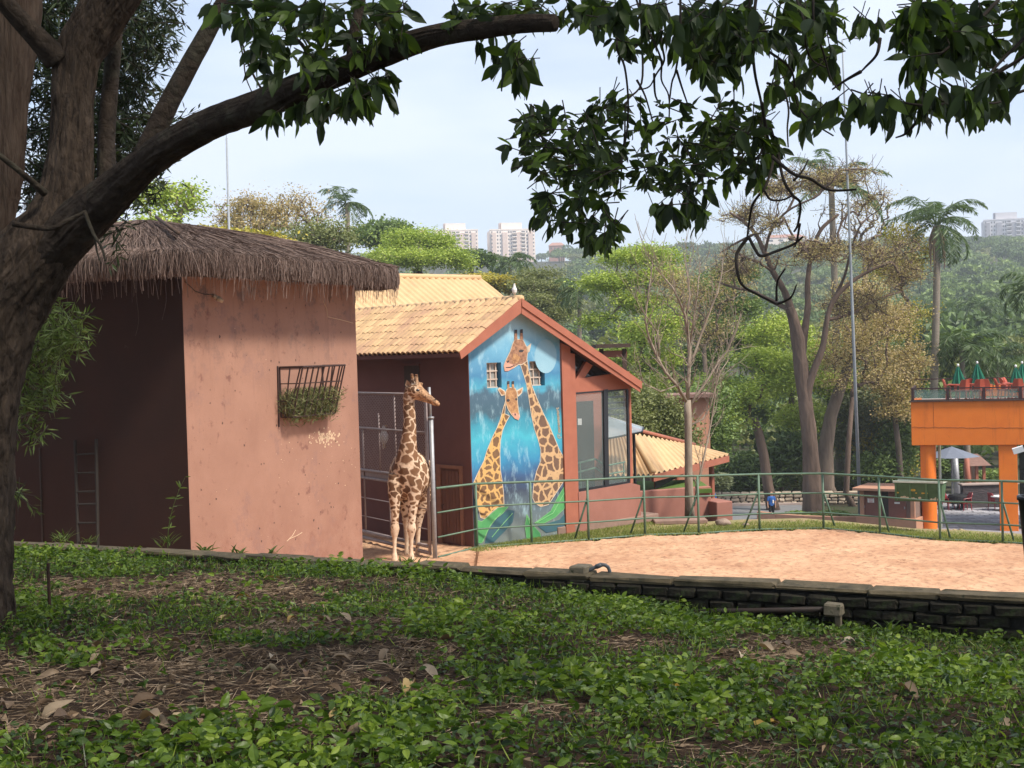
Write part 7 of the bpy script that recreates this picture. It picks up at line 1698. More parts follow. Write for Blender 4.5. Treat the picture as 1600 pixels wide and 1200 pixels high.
T_('rusty leafed tree right of the lamp pole', 1410, 92, [(1408, 760, 92, .22), (1404, 700, 92, .2), (1398, 650, 92, .18)], [ell(1395, 600, 92, 48, 30), ell(1425, 560, 92, 35, 26), ell(1380, 560, 92, 35, 22), ell(1400, 640, 91, 40, 20)], 'barkg', 'lf_rust', nt_=220, per=44, ls=(.17, .1), spread=(.36, .36, .22), seed=58, tip=.022)
T_('yellow blossomed tree crown beside the tall palm', 1420, 98, [(1425, 760, 98, .25), (1420, 600, 98, .22), (1418, 470, 98, .18)], [ell(1415, 370, 98, 34, 22), ell(1400, 420, 98, 50, 22), ell(1440, 400, 98, 22, 22), ell(1420, 490, 98, 50, 18), ell(1400, 520, 98, 40, 16)], 'barkg', 'lf_yel', nt_=240, per=32, ls=(.17, .1), spread=(.4, .4, .22), seed=59, tip=.025)
T_('pale grey leafed tree behind the lamp pole', 1345, 96, [(1345, 760, 96, .25), (1345, 690, 96, .2)], [ell(1345, 640, 96, 45, 40), ell(1375, 690, 96, 40, 35), ell(1320, 690, 96, 35, 30), ell(1360, 590, 97, 40, 25)], 'barkg', 'lf_grey', nt_=110, per=120, ls=(.3, .16), spread=(.6, .6, .4), seed=60)
T_('dark green bush left of the orange building', 1400, 94, [(1402, 770, 94, .15), (1400, 745, 94, .12)], [ell(1400, 705, 94, 30, 38), ell(1375, 735, 93, 30, 22), ell(1415, 660, 94, 18, 25)], 'barkg', 'lf_green', nt_=80, per=120, ls=(.3, .16), spread=(.5, .5, .4), seed=61, name='bush')
T_('bare grey twiggy tree against the sky right of the rusty crown', 1350, 108, [(1352, 560, 108, .28), (1352, 450, 108, .24), (1352, 390, 108, .2)], [ell(1360, 320, 108, 45, 30), ell(1345, 350, 108, 55, 28), ell(1385, 350, 108, 30, 25)], 'barkg', 'lf_rust', nt_=150, per=6, ls=(.18, .1), spread=(.7, .7, .5), seed=62, tip=.03, shell=.2)
T_('thin young trees with feathery leaves behind the rubble wall', 1345, 100, [(1345, 790, 100, .12), (1340, 720, 100, .1), (1338, 680, 100, .09)], [ell(1330, 640, 100, 30, 25), ell(1300, 680, 100, 25, 25), ell(1360, 660, 101, 28, 22)], 'barkg', 'lf_olive', nt_=70, per=60, ls=(.22, .12), spread=(.5, .5, .4), seed=63)
T_('brownish twiggy tree behind the pale bare tree', 1105, 90, [(1105, 700, 90, .2), (1103, 600, 90, .17), (1100, 540, 90, .14)], [ell(1090, 470, 90, 55, 40), ell(1140, 440, 90, 45, 35), ell(1050, 440, 91, 40, 30), ell(1110, 520, 90, 50, 25)], 'barkg', 'lf_rust', nt_=190, per=26, ls=(.15, .08), spread=(.6, .6, .4), seed=64, tip=.024, shell=.1, wig=.2)
T_('brown branched tree filling the gap right of the big trunk', 1330, 87, [(1322, 770, 87, .2), (1326, 690, 87, .17), (1332, 620, 87, .14)], [ell(1345, 540, 87, 60, 35), ell(1390, 500, 88, 50, 30), ell(1310, 590, 87, 40, 25), ell(1380, 580, 87, 40, 25)], 'barkr', 'lf_rust', nt_=190, per=30, ls=(.15, .08), spread=(.6, .6, .35), seed=65, tip=.024, shell=.1, wig=.2)
T_('yellow green leafy tree glimpsed just behind the fork of the big tree', 1240, 96, [(1240, 760, 96, .25), (1238, 660, 96, .22), (1236, 600, 96, .18)], [ell(1215, 520, 96, 50, 26), ell(1265, 550, 96, 45, 24), ell(1225, 600, 95, 50, 22), ell(1300, 600, 96, 40, 22), ell(1250, 650, 95, 45, 20)], 'barkg', 'lf_lime', nt_=150, per=120, ls=(.22, .11), spread=(.5, .5, .3), seed=66)
T_('olive green leafy tree filling the gap left of the orange building', 1385, 97, [(1388, 770, 97, .22), (1386, 700, 97, .2), (1384, 640, 97, .16)], [ell(1375, 640, 97, 50, 30), ell(1410, 610, 97, 30, 26), ell(1360, 690, 96, 45, 26), ell(1395, 720, 96, 35, 22)], 'barkg', 'lf_yel', nt_=130, per=110, ls=(.2, .11), spread=(.5, .5, .35), seed=67)
# low planting at the foot of the big tree and beyond the rubble wall
rg = np.random.default_rng(70)
def bushrow(label, spots, leaf, ls, seed, name='shrub'):
    rg = np.random.default_rng(seed); mb = MB(); c0 = None
    for px, py, Y, rx, ry, n in spots:
        c = pt(px, py, Y); c0 = c0 or c; k = Y/FPX
        d = unit(rg.normal(size=(n, 3)))*(.4+.6*rg.random((n, 1)))*np.array([rx*k, rx*k*.7, ry*k]); C = np.array(c)+d; A = rg.normal(size=(n, 3)); A[:, 2] = np.abs(A[:, 2])*.4-.2
        leaf_quads(mb, C, ls[0]*rg.uniform(.7, 1.3, n), ls[1], A, rg, np.clip(.3+.35*rg.random()+.35*rg.random(n), 0, 1))
    t = thing(name, label, 'shrub', (c0.x, c0.y, tz(c0.x, c0.y))); mb.build('foliage', MT[leaf], t)
    MB().tube([(c0.x, c0.y, tz(c0.x, c0.y)), (c0.x+.1, c0.y, c0.z)], .04, 5).build('stem', MT['barkg'], t)
bushrow('low bed of strappy plants round the foot of the big tree', [(1245, 806, 80, 28, 8, 900), (1300, 805, 80, 30, 8, 900), (1275, 810, 79.5, 45, 5, 700)], 'lf_green', (.42, .1), 71)
bushrow('spiky pale plant behind the low pavilion eave', [(1125, 752, 70, 20, 14, 700)], 'lf_grey', (.5, .09), 72)
bushrow('mixed dark undergrowth behind the rubble wall', [(1110, 742, 95, 40, 20, 1500), (1160, 755, 95, 40, 14, 1300), (1240, 752, 96, 30, 18, 1300), (1310, 752, 97, 40, 18, 1500), (1390, 745, 98, 40, 18, 1300), (1080, 720, 90, 30, 20, 1000)], 'lf_olive', (.30, .12), 73)
bushrow('light green hedge in front of the timber hut posts', [(1470, 735, 97, 20, 20, 1200), (1500, 740, 96, 20, 16, 1000), (1550, 745, 98, 30, 14, 900)], 'lf_green', (.3, .14), 74)
# palms
def palm_px(label, px, Y, top, tr, nf, fl, seed, **k):
    g = gpt(px, Y); tp = pt(top[0], top[1], Y); return palm('palm_tree', label, g, tp, tr, nf, fl, (MT['palmbark'], MT[k.pop('leaf', 'lf_palm')], MT['lf_pdead']), seed=seed, **k)
palm_px('small feathery palm standing clear against the sky left of the towers', 541, 112, (540, 318), .22, 17, 2.9, 81, leafl=.75, lw=.075, droop=1.1, step=.09)
palm_px('tall palm with a drooping skirt of dead fronds right of the big tree', 1448, 96, (1463, 352), .26, 20, 4.6, 82, skirt=22, leafl=.95, lw=.075, droop=1.25, step=.085)
palm_px('palm whose top fronds stick out above the rusty crown', 1305, 100, (1300, 290), .25, 15, 5.0, 83, leafl=1.0, lw=.08, droop=.8, step=.09)
palm_px('bushy low palm behind the deck parasols', 1508, 96, (1506, 548), .2, 26, 3.6, 84, leafl=.9, lw=.09, droop=1.3, step=.08)
palm_px('palm cut by the right edge with a hanging yellow green frond', 1622, 88, (1618, 455), .2, 16, 3.0, 85, leafl=.9, lw=.09, droop=1.5, step=.08)
palm_px('palm crown hidden among the trees behind the gable', 905, 112, (905, 452), .2, 20, 2.9, 86, leafl=.85, lw=.09, droop=1.1, step=.085)
palm_px('hazy palm on the wooded slope left of the right edge', 1533, 210, (1532, 480), .22, 18, 5.0, 87, leafl=1.2, lw=.14, droop=1.3, step=.14)
palm_px('bluish palm before the towers', 795, 160, (795, 412), .22, 18, 4.0, 88, leafl=1.1, lw=.13, droop=1.3, step=.12)
palm_px('second low palm beside the bushy palm behind the deck', 1560, 100, (1556, 560), .2, 22, 3.2, 89, leafl=.9, lw=.09, droop=1.3, step=.085)
# distant woods
def forest(name, label_seed, spots, leaf, n_leaf, ls):
    rg = np.random.default_rng(label_seed); mb = MB()
    for px, py, Y, rpx in spots:
        c = pt(px, py, Y); k = Y/FPX; R = rpx*k; tone = rg.random(); nb = 7
        for b in range(nb):
            o = unit(rg.normal(size=3))*R*.55*rg.random(); o[2] = abs(o[2])*.7-.1*R
            n = n_leaf//nb; d = unit(rg.normal(size=(n, 3))); d[:, 2] = np.abs(d[:, 2])*1.0-.15; d = d*(.8+.25*rg.random((n, 1)))*R*.52*np.array([1, 1, .7])
            leaf_quads(mb, np.array(c)+o+d, R*ls*rg.uniform(.7, 1.4, n), R*ls*.6, d*.4+rg.normal(size=(n, 3))*R*.3, rg, np.clip(.5*tone+.3*rg.random()+.25*rg.random(n), 0, 1))
        if rg.random() < .5: mb.tube([c-Vector((0, 0, R*2.2)), c], R*.05, 4, cap=False, tint=.05)
    mb.build(name, MT[leaf], kind='stuff')
rg = np.random.default_rng(90)
S1 = []; S2 = []; S3 = []
for i in range(330):   # right hillside, near to far
    q = rg.random(); Y = 170+q*620; px = rg.uniform(1330, 1640); base_ = proj((pt(px, 500, Y).x, Y, tz(pt(px, 500, Y).x, Y)))[1]
    hh = rg.uniform(9, 15); py = base_-hh*FPX/Y*.75; (S1 if rg.random() < .5 else S2).append((px, py, Y, rg.uniform(4.5, 8)*FPX/Y))
for i in range(320):
    q = rg.random(); Y = 150+q*500; px = rg.uniform(720, 1380); base_ = proj((pt(px, 500, Y).x, Y, tz(pt(px, 500, Y).x, Y)))[1]
    hh = rg.uniform(8, 14); (S1, S2, S3)[rg.integers(3)].append((px, base_-hh*FPX/Y*.75, Y, rg.uniform(4, 7)*FPX/Y))
for i in range(40):
    Y = 130+rg.random()*80; px = rg.uniform(180, 760); base_ = proj((pt(px, 500, Y).x, Y, tz(pt(px, 500, Y).x, Y)))[1]; S3.append((px, base_-9*FPX/Y, Y, rg.uniform(4, 6)*FPX/Y))
for i in range(210):    # dense middle belt that closes the view under the crowns
    Y = 108+rg.random()*65; px = rg.uniform(840, 1640); z = rg.uniform(0, 9.5); p = pt(px, 600, Y); py = proj((p.x, Y, tz(p.x, Y)+z))[1]; (S2, S3, S1)[rg.integers(3)].append((px, py, Y, rg.uniform(2.5, 4.2)*FPX/Y))
for i in range(260):   # far ridge
    Y = 780+rg.random()*420; px = rg.uniform(500, 1700)
    if 650 < px < 862 and (Y < 1060): continue
    p = pt(px, 500, Y); py = proj((p.x, Y, tz(p.x, Y)))[1]-6*FPX/Y; S2.append((px, py, Y, rg.uniform(6, 10)*FPX/Y))
for i in range(520):   # far slopes
    Y = 320+rg.random()*760; px = rg.uniform(560, 1690); p = pt(px, 500, Y); py = proj((p.x, Y, tz(p.x, Y)))[1]-5*FPX/Y
    if 650 < px < 862 and Y < 1060 and py < 425: continue
    (S1, S2, S3)[rg.integers(3)].append((px, py, Y, rg.uniform(6.5, 11)*FPX/Y))
forest('distant_wood_green', 91, S1, 'lf_green', 215, .25); forest('distant_wood_dark', 92, S2, 'lf_dark', 215, .25); forest('distant_wood_olive', 93, S3, 'lf_olive', 215, .25)

# ------------------------------------------------------------------ the big shade tree on the left and the boughs overhead
MT['bark1'] = barkmat('furrowed_bark', (.13, .093, .067), (.024, .017, .013), scale=15, stretch=(1, 1, .3), bump=1.0, bd=.08)
MT['bark2'] = barkmat('limb_bark', (.065, .048, .036), (.022, .016, .012), scale=16, stretch=(.6, .6, .6), bump=1.0, bd=.04, moss=(.075, .07, .05))
MT['bark3'] = barkmat('fibrous_bark', (.11, .08, .06), (.045, .028, .02), scale=16, stretch=(1, 1, .07), bump=1.0, bd=.06)
MT['twig'] = M('dark_twig', (.035, .026, .02), (.022, .017, .013), scale=20, rough=.85)
gT = onfg(-42, 985)
LT = thing('shade_tree', 'massive furrowed tree at the left edge with a thick limb reaching across the sky', 'tree', gT)
Yt = gT.y
def pxtube(rows, par, nm, mat, k, n_, seed, **kw):
    P = [pt(x, y, Y) for x, y, Y, w_ in rows]; R = [w_*.5*Y/FPX for x, y, Y, w_ in rows]; m_ = MB(); roughtube(m_, P, R, k, n_, seed, **kw); return m_.build(nm, mat, par, smooth=True)
pxtube([(-64, 1020, Yt, 210), (-64, 965, Yt, 172), (-66, 900, Yt, 158), (-62, 800, Yt, 154), (-55, 690, Yt, 150), (-42, 590, Yt, 148), (-18, 510, Yt, 148), (18, 450, Yt, 138), (58, 398, Yt-.05, 122), (90, 350, Yt-.05, 98), (106, 290, Yt, 82), (113, 215, Yt+.05, 68), (115, 150, Yt+.1, 68), (122, 90, Yt+.1, 72), (150, 40, Yt+.1, 76), (188, -15, Yt+.05, 72), (240, -80, Yt, 66)], LT, 'trunk', MT['bark1'], 150, 36, 1, furrow=.085, lump=.10)
pxtube([(78, 388, Yt-.1, 84), (132, 338, Yt-.22, 74), (180, 296, Yt-.36, 64), (218, 262, Yt-.5, 57), (262, 228, Yt-.7, 55), (325, 194, Yt-.9, 50), (400, 166, Yt-1.15, 46), (470, 136, Yt-1.4, 44), (540, 108, Yt-1.6, 43), (610, 79, Yt-1.8, 40), (680, 56, Yt-2.0, 35), (750, 46, Yt-2.15, 32), (815, 38, Yt-2.3, 29), (868, 36, Yt-2.4, 27)], LT, 'limb', MT['bark2'], 90, 26, 2, furrow=.075, lump=.16)
for i, (L, nm) in enumerate(([[(225, 245, Yt-.55, .085), (262, 165, Yt-.5, .072), (305, 85, Yt-.45, .065), (352, 0, Yt-.4, .058), (385, -60, Yt-.3, .05)], 'branch'], [[(168, 290, Yt+.1, .075), (166, 220, Yt+.3, .065), (173, 130, Yt+.4, .06), (180, 40, Yt+.5, .058), (186, -40, Yt+.5, .055)], 'branch'], [[(88, 92, Yt, .1), (60, 62, Yt-.1, .08), (30, 30, Yt-.2, .07), (0, -5, Yt-.3, .06)], 'branch'],
     [[(549, 96, Yt-1.63, .034), (551, 60, Yt-1.6, .03), (560, 20, Yt-1.55, .028), (570, -30, Yt-1.5, .025)], 'branch'], [[(70, 302, Yt-.25, .03), (40, 275, Yt-.4, .022), (0, 243, Yt-.5, .02), (-30, 220, Yt-.6, .018)], 'branch'],
     [[(20, 350, Yt-.5, .02), (78, 357, Yt-.5, .018), (105, 345, Yt-.48, .018), (135, 330, Yt-.46, .012)], 'twig'], [[(133, 333, Yt-.5, .014), (146, 365, Yt-.55, .012), (158, 385, Yt-.6, .009), (165, 408, Yt-.62, .006)], 'twig'], [[(148, 370, Yt-.55, .009), (152, 395, Yt-.55, .006), (158, 412, Yt-.55, .004)], 'twig'],
     [[(498, 110, Yt-1.5, .014), (472, 70, Yt-1.5, .012), (445, 45, Yt-1.5, .010), (436, 10, Yt-1.5, .008)], 'twig'], [[(412, 145, Yt-1.2, .008), (388, 100, Yt-1.2, .007), (372, 40, Yt-1.2, .006)], 'twig'], [[(372, 52, Yt-1.3, .006), (380, 90, Yt-1.3, .005), (384, 120, Yt-1.3, .004), (394, 145, Yt-1.3, .003)], 'twig'])):
    m_ = MB(); P = [pt(*q[:3]) for q in L]; R = [q[3] for q in L]; (roughtube(m_, P, R, 14, 6, i+5) if R[0] > .03 else m_.tube(wobble(P, R, 0, 5, None)[0], wobble(P, R, 0, 5, None)[1], 7)); m_.build(nm, MT['bark2'], LT, smooth=True)
# big oval leaves: four shared shapes; 300 placed one by one, the rest joined
MT['bigleaf'] = leafmat('big_leaf', [(.018, .030, .013), (.028, .048, .016), (.040, .068, .018), (.11, .18, .025)], rough=.5, trans=.38, spec=.3, obj=True)
MT['bigleaf_s'] = leafmat('big_leaf_mass', [(.018, .030, .013), (.028, .048, .016), (.040, .068, .018), (.10, .16, .025)], rough=.5, trans=.38, spec=.3)
def bigleaf(seed):
    r = np.random.default_rng(seed); mb = MB(); n = 8; V = []; dr = r.uniform(.1, .35); cup = r.uniform(.1, .4)
    for i in range(n):
        t = i/(n-1); wd_ = .5*.40*max(.04, math.sin(math.pi*t**.85)**.9) if i < n-1 else .012
        wv = .02*math.sin(t*9+seed)
        for s_ in (-1, 0, 1): V.append((t, s_*wd_, -dr*t*t+abs(s_)*wd_*cup+s_*wv))
    mb.add(V, [(3*i+j, 3*i+j+1, 3*i+j+4, 3*i+j+3) for i in range(n-1) for j in range(2)]); me = mb.mesh('leaf', smooth=True); me.materials.append(MT['bigleaf']); return me
BL = [bigleaf(s) for s in range(4)]
def in_poly(x, y, poly):
    c = False; j = len(poly)-1
    for i in range(len(poly)):
        xi, yi = poly[i]; xj, yj = poly[j]
        if (yi > y) != (yj > y) and x < (xj-xi)*(y-yi)/(yj-yi)+xi: c = not c
        j = i
    return c
def leaf_cloud(th_, regions, seed, Yr, nobj=298):
    """regions: (polygon, twig count, leaves per twig, leaf length, droop)"""
    rg = np.random.default_rng(seed); J = []; tw = MB()
    for poly, ntw, nl, LL, droop in regions:
        xs_ = [p[0] for p in poly]; ys_ = [p[1] for p in poly]; k = 0; tries = 0
        while k < ntw and tries < ntw*60:
            tries += 1; x = rg.uniform(min(xs_), max(xs_)); y = rg.uniform(min(ys_), max(ys_))
            if not in_poly(x, y, poly): continue
            k += 1; c = pt(x, y, rg.uniform(*Yr)); d = Vector((rg.normal(), rg.normal()*.6, rg.normal()*.5-droop*.7)).normalized(); ln = rg.uniform(.12, .28)
            s0 = c-d*ln*.4; tw.tube([s0, c, c+d*ln*.3], [.0032, .003, .002], 4, cap=False)
            for q in range(nl):
                f = rg.random(); p = s0+(c+d*ln*.4-s0)*(.25+.75*f); a = Vector((rg.normal(), rg.normal(), rg.normal()*.7))*.75+d*.7-Zv*droop*rg.uniform(.3, 1.4); a.normalize()
                J.append((p, a, LL*rg.uniform(.65, 1.2)))
    tw.build('twig', MT['twig'], th_, kind='stuff')
    order = rg.permutation(len(J)); big = sorted(order, key=lambda i: J[i][0].y)[:nobj]; bigs = set(int(i) for i in big)
    for i in bigs:
        p, a, L = J[i]; b = a.cross(Vector(rg.normal(size=3))).normalized(); n = a.cross(b)
        if n.z < 0: n = -n; b = -b
        Mx = Matrix.Translation(p)@Matrix([(a.x*L, b.x*L, n.x*L, 0), (a.y*L, b.y*L, n.y*L, 0), (a.z*L, b.z*L, n.z*L, 0), (0, 0, 0, 1)]); inst(BL[int(rg.integers(4))], 'leaf', th_, Mx)
    rest = [J[int(i)] for i in order if int(i) not in bigs]
    if rest:
        mb = MB(); long_leaves(mb, np.array([q[0] for q in rest]), np.array([q[1] for q in rest]), np.array([q[2] for q in rest]), np.array([q[2]*.4 for q in rest]), rg, rg.random(len(rest)), droop=.2); mb.build('foliage', MT['bigleaf_s'], th_, kind='stuff')
leaf_cloud(LT, [([(380, 0), (470, 0), (600, 0), (640, 60), (590, 85), (500, 105), (430, 125), (390, 105), (395, 60)], 76, 6, .13, .6), ([(430, 165), (520, 130), (600, 100), (615, 120), (585, 150), (540, 165), (470, 170), (425, 180)], 34, 6, .135, 1.2), ([(320, 0), (380, 0), (390, 40), (350, 20)], 8, 5, .14, .8), ([(560, 0), (650, 0), (640, 25), (600, 20)], 6, 4, .14, .3), ([(690, 45), (700, 0), (860, 0), (862, 25), (760, 40)], 28, 5, .125, .4), ([(740, 60), (840, 55), (838, 95), (815, 110), (790, 95), (750, 70)], 13, 5, .15, 1.3)], 101, (Yt-2.4, Yt-1.0))
# boughs hanging into the picture from above
B1 = thing('hanging_bough', 'dense leafy bough hanging into the middle of the sky on long bare twigs', 'bough', pt(1180, -60, 7.8))
tws = [[(1000, -20), (1003, 60), (1002, 130), (978, 160), (976, 210), (972, 260), (970, 300)], [(975, -20), (968, 40), (965, 75), (977, 105), (980, 160), (978, 215), (970, 260)], [(990, -20), (1005, 30), (1022, 65), (1034, 95), (1033, 125), (1045, 150), (1046, 190)], [(1030, 25), (1036, 70), (1038, 95), (1027, 115), (1015, 135), (1000, 140)], [(1063, -10), (1063, 60), (1057, 110), (1050, 130), (1046, 170)], [(1057, 110), (1066, 135), (1074, 165)], [(1024, 115), (1024, 150), (1038, 170)], [(995, 125), (1010, 150), (1020, 190)], [(978, 160), (948, 190), (925, 220)], [(940, 190), (920, 200), (905, 215), (890, 225)],
       [(1183, -20), (1175, 50), (1178, 110), (1190, 160), (1195, 195), (1192, 230), (1180, 250)], [(1170, -20), (1172, 60), (1163, 80), (1158, 100)], [(1190, 160), (1200, 215), (1207, 245), (1205, 270), (1195, 295), (1178, 318), (1170, 345), (1168, 370)], [(1205, 200), (1215, 240), (1225, 280), (1240, 305), (1250, 318), (1248, 350), (1241, 362)], [(1170, 370), (1152, 395), (1150, 420), (1160, 445), (1185, 460), (1215, 475)], [(1170, 370), (1180, 390), (1190, 400), (1215, 392), (1240, 382), (1255, 370)], [(1207, 245), (1240, 272), (1265, 280), (1295, 297), (1340, 296)], [(1240, 282), (1254, 268), (1262, 250)], [(1195, 298), (1205, 312), (1225, 312), (1237, 306)], [(1250, 350), (1245, 375), (1240, 385)], [(1213, 470), (1215, 440), (1228, 420)], [(1215, 475), (1235, 465), (1245, 445)],
       [(1240, -10), (1255, 30), (1258, 70), (1270, 95), (1290, 105)], [(1270, 0), (1272, 40), (1285, 80), (1298, 120), (1310, 140)], [(1200, 80), (1235, 110), (1245, 160), (1270, 190), (1300, 212)], [(1200, 130), (1222, 140), (1232, 170), (1232, 200), (1232, 230)]]
rg = np.random.default_rng(5)
for i, L in enumerate(tws):
    Y0 = 7.2+rg.uniform(-.5, .5) if i < 10 else 6.8+rg.uniform(-.1, .1); P = [pt(x+rg.normal()*1.0, y, Y0+.12*math.sin(k_*1.3+i)) for k_, (x, y) in enumerate(L)]
    r0_ = .0095 if i in (10, 12, 13, 14, 15, 16) else .007; P, R = wobble(P, [r0_*(1-.45*q/(len(L)-1)) for q in range(len(L))], 0, 5, None)
    m_ = MB(); m_.tube(P, R, 6); m_.build('twig', MT['twig'], B1, smooth=True)
leaf_cloud(B1, [([(800, 225), (850, 170), (900, 180), (960, 140), (1040, 150), (1100, 165), (1180, 165), (1215, 200), (1195, 270), (1150, 285), (1100, 310), (1000, 280), (950, 320), (880, 310), (835, 280)], 195, 7, .088, .35),
    ([(830, 290), (940, 300), (970, 355), (930, 385), (885, 365), (850, 335)], 42, 6, .092, .9), ([(1005, 300), (1105, 300), (1100, 335), (1050, 335), (1015, 320)], 13, 6, .115, 1.0), ([(1100, 190), (1220, 170), (1225, 240), (1190, 280), (1120, 290)], 22, 6, .115, .8),
    ([(790, 200), (850, 155), (880, 190), (845, 250), (805, 265)], 14, 6, .09, -.1), ([(880, 0), (1330, 0), (1290, 35), (1200, 65), (1090, 75), (1010, 40), (930, 25)], 100, 6, .128, .9), ([(1060, 40), (1180, 40), (1165, 110), (1110, 115), (1080, 95)], 36, 6, .13, 1.2), ([(1200, 60), (1290, 30), (1300, 80), (1270, 170), (1240, 180), (1210, 150)], 24, 6, .13, .9), ([(900, 20), (950, 20), (935, 45), (905, 45)], 5, 5, .11, .9), ([(965, 60), (1015, 40), (1015, 95), (990, 100)], 7, 6, .10, .9), ([(1230, 180), (1330, 130), (1320, 170), (1260, 200)], 7, 5, .13, 1.0)], 102, (6.4, 8.6))
B2 = thing('drooping_bough', 'leafy bough with long drooping leaves reaching in from the upper right corner', 'bough', pt(1680, 40, 7.0))
tws = [[(1640, 60), (1590, 95), (1540, 125), (1500, 155), (1450, 165), (1400, 158), (1360, 150), (1330, 140)], [(1640, 130), (1590, 145), (1560, 160), (1535, 160)], [(1620, 40), (1560, 100), (1535, 130)], [(1560, 0), (1500, 60), (1450, 90), (1400, 60)], [(1375, 60), (1370, 85), (1352, 105), (1345, 112)], [(1450, 165), (1420, 205), (1400, 215)], [(1345, 112), (1322, 125), (1300, 140)], [(1480, 0), (1470, 60), (1430, 110)]]
for i, L in enumerate(tws):
    Y0 = 6.6+rg.uniform(-.3, .3); P = [pt(x, y, Y0+.1*math.sin(k_+i)) for k_, (x, y) in enumerate(L)]; P, R = wobble(P, [.010*(1-.6*q/(len(L)-1)) for q in range(len(L))], 0, 5, None); m_ = MB(); m_.tube(P, R, 6); m_.build('twig', MT['twig'], B2, smooth=True)
leaf_cloud(B2, [([(1400, 0), (1640, 0), (1640, 40), (1570, 50), (1530, 95), (1440, 95), (1420, 75), (1405, 40)], 78, 6, .13, .8), ([(1330, 150), (1380, 145), (1430, 150), (1500, 130), (1560, 105), (1570, 140), (1530, 160), (1490, 160), (1400, 175), (1345, 165)], 33, 6, .125, 1.5), ([(1345, 20), (1375, 20), (1378, 70), (1362, 65)], 4, 5, .10, 1.3), ([(1610, 0), (1680, 0), (1680, 160), (1640, 140), (1610, 80)], 12, 5, .13, .8)], 103, (5.9, 7.4))
# fibrous trunk, dark narrow-leaved tree and bamboo behind the big trunk
g2 = Vector((pt(-75, 800, 13.2).x, 13.2, 3.0)); FT = thing('fibrous_tree', 'straight fibrous barked trunk behind the left tree at the photo edge', 'tree', g2)
w = MB(); roughtube(w, [(g2.x, g2.y, g2.z-.3)]+[pt(*q) for q in ((-70, 700, 13.2), (-60, 560, 13.2), (-40, 430, 13.2), (-12, 300, 13.2), (-2, 200, 13.2), (8, 90, 13.2), (22, -20, 13.2), (30, -120, 13.2))], [.38, .30, .27, .26, .27, .28, .29, .29, .29], 36, 8, 9, furrow=.10); w.build('trunk', MT['bark3'], FT, smooth=True)
MT['narrow'] = leafmat('narrow_leaf', [(.012, .02, .009), (.02, .033, .012), (.035, .055, .016)], rough=.5, trans=.2)
MT['bamboo'] = leafmat('bamboo_leaf', [(.05, .075, .02), (.09, .13, .035), (.16, .21, .07)], rough=.5, trans=.35)
def narrow(th_, regs, seed, leaf, Yr, LL, W, droop):
    rg = np.random.default_rng(seed); mb = MB(); tw = MB()
    for poly, ntw, nl in regs:
        xs_ = [p[0] for p in poly]; ys_ = [p[1] for p in poly]; k = 0
        while k < ntw:
            x = rg.uniform(min(xs_), max(xs_)); y = rg.uniform(min(ys_), max(ys_))
            if not in_poly(x, y, poly): continue
            k += 1; c = np.array(pt(x, y, rg.uniform(*Yr))); d = unit(rg.normal(size=3)*np.array([1, .7, .5])-np.array([0, 0, .25])); ln = .5
            tw.tube([c-d*ln*.5, c, c+d*ln*.5], [.006, .004, .002], 3, cap=False)
            f = rg.random(nl)-.5; B = c+d*ln*f[:, None]; A = rg.normal(size=(nl, 3))*.8+d*.9-np.array([0, 0, droop]); leaf_quads(mb, B+unit(A)*LL*.5, LL*rg.uniform(.6, 1.2, nl), W, A, rg, np.clip(.5*rg.random()+.5*rg.random(nl), 0, 1), fold=.1)
    mb.build('foliage', MT[leaf], th_, kind='stuff'); tw.build('twig', MT['twig'], th_, kind='stuff')
g3 = Vector((pt(190, 800, 14.4).x, 14.4, 2.9)); DT = thing('narrow_leaved_tree', 'dark narrow leaved tree filling the gap behind the trunk and limb', 'tree', g3)
w = MB(); w.tube([(pt(-20, 850, 14.4).x, 14.4, 2.7), pt(-10, 600, 14.4), pt(60, 400, 14.4), pt(120, 200, 14.4), pt(150, -80, 14.4)], [.09, .08, .07, .06, .05], 8); w.build('trunk', MT['bark3'], DT, smooth=True)
narrow(DT, [([(60, -30), (265, -30), (262, 50), (245, 100), (235, 150), (240, 200), (245, 250), (200, 290), (170, 300), (60, 330), (50, 100)], 640, 20), ([(200, 230), (268, 190), (290, 175), (270, 215), (225, 280)], 25, 14), ([(190, 290), (245, 270), (250, 300), (215, 330)], 14, 14), ([(165, 330), (195, 330), (200, 400), (170, 410)], 10, 10), ([(30, 250), (80, 260), (75, 360), (40, 380)], 40, 14)], 111, 'narrow', (13.6, 15.6), .15, .024, .35)
g4 = Vector((pt(25, 850, 14.0).x, 14.0, 3.0)); BB = thing('bamboo', 'light green bamboo sprays sticking out right of the big trunk', 'bamboo', g4)
for x0, x1, y1 in ((15, 45, 470), (20, 30, 560), (10, 25, 650)):
    MB().tube([(pt(-20, 850, 14).x, 14, 2.8), pt(-10, (y1+850)/2, 14), pt(x1-10, y1, 14)], [.012, .010, .006], 6).build('stem', MT['twig'], BB)
narrow(BB, [([(30, 470), (120, 490), (130, 515), (120, 550), (90, 560), (95, 600), (60, 640), (30, 640), (25, 540)], 110, 18), ([(18, 640), (60, 640), (70, 680), (20, 685)], 14, 10), ([(18, 765), (40, 765), (45, 785), (20, 790)], 5, 8)], 112, 'bamboo', (13.2, 14.4), .15, .020, .2)
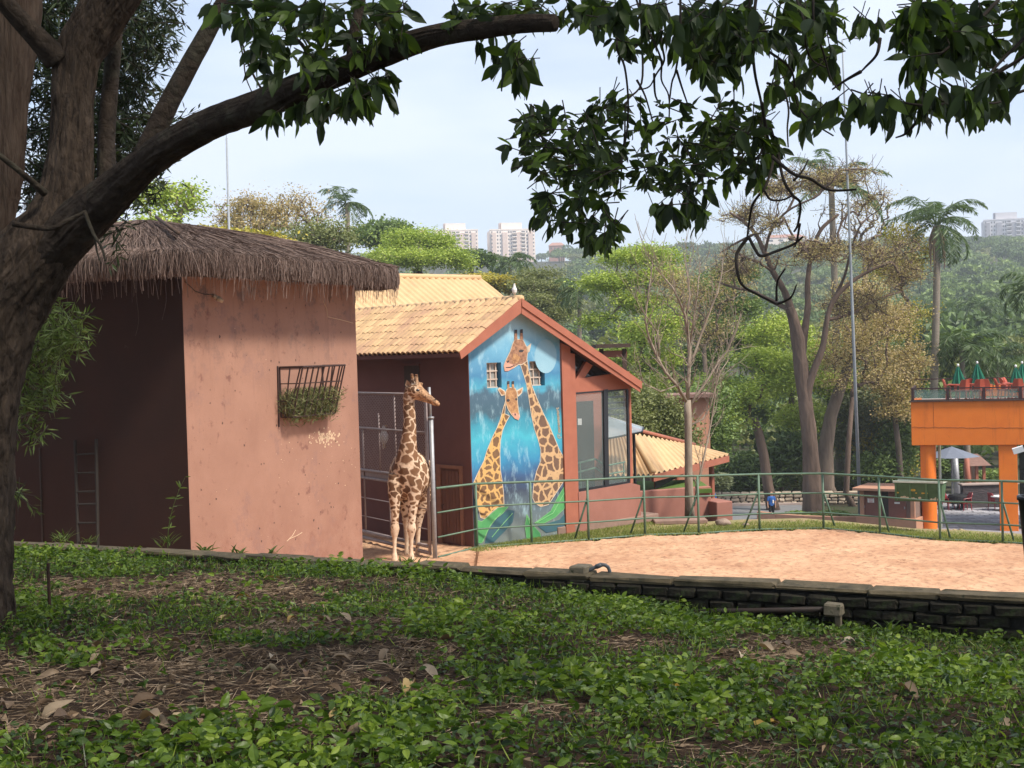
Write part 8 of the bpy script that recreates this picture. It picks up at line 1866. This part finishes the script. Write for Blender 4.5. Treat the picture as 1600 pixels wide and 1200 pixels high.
# the roof of foliage above and behind the photographer that shades the bank
SH = thing('canopy_tree', 'leafy crown overhead that shades the bank', 'tree', Vector((9.5, 1.0, 3.0)))
w = MB(); w.tube([(9.5, 1.0, 1.5), (9.3, 1.2, 5), (8.5, 2, 8.6), (6.5, 4, 10.5)], [.4, .32, .26, .15], 12); w.tube([(8.5, 2, 8.6), (4, 1, 10.5), (0, 2, 11)], [.2, .14, .06], 8); w.build('trunk', MT['bark1'], SH, smooth=True)
rg = np.random.default_rng(120); n = 31000
C = np.stack([rg.uniform(-9, 15, n), rg.uniform(-9, 12, n), rg.uniform(9.6, 12.8, n)], -1)
hole = np.sin(C[:, 0]*.9+1)*np.sin(C[:, 1]*1.1+.5)+.5*np.sin(C[:, 0]*2.1)*np.sin(C[:, 1]*2.3)
px_, py_ = projn(C); ok = (hole > -.75) & ~((C[:, 1] > .5) & (py_ > -20)); C = C[ok]
mb = MB(); A = rg.normal(size=C.shape); A[:, 2] -= .4; leaf_quads(mb, C, rg.uniform(.2, .34, len(C)), .14, A, rg, rg.random(len(C))); mb.build('foliage', MT['bigleaf_s'], SH, kind='stuff')
# unseen foliage added above the left tree to darken the hut side
n = 30000; C = np.stack([rg.uniform(-22, -5.5, n), rg.uniform(8, 25, n), rg.uniform(10.5, 14.5, n)], -1)
px_, py_ = projn(C); C = C[(py_ < -25)]
mb = MB(); A = rg.normal(size=C.shape); A[:, 2] -= .4; leaf_quads(mb, C, rg.uniform(.2, .34, len(C)), .14, A, rg, rg.random(len(C))); mb.build('crown', MT['bigleaf_s'], LT, kind='stuff')
# ------------------------------------------------------------------ haze: the air of the whole place
HZ = MB(); HZ.box((0, 700, 66), (2700, 1700, 150)); hz = HZ.build('haze', None, kind='stuff')
hm = bpy.data.materials.new('haze_air'); hm.use_nodes = True; hn_ = hm.node_tree; hn_.nodes.clear()
ho_ = hn_.nodes.new('ShaderNodeOutputMaterial'); hv = hn_.nodes.new('ShaderNodeVolumePrincipled'); hv.inputs['Color'].default_value = (.86, .92, 1.0, 1); hv.inputs['Density'].default_value = .00036; hv.inputs['Anisotropy'].default_value = .1
hn_.links.new(hv.outputs[0], ho_.inputs['Volume']); hz.data.materials.append(hm)
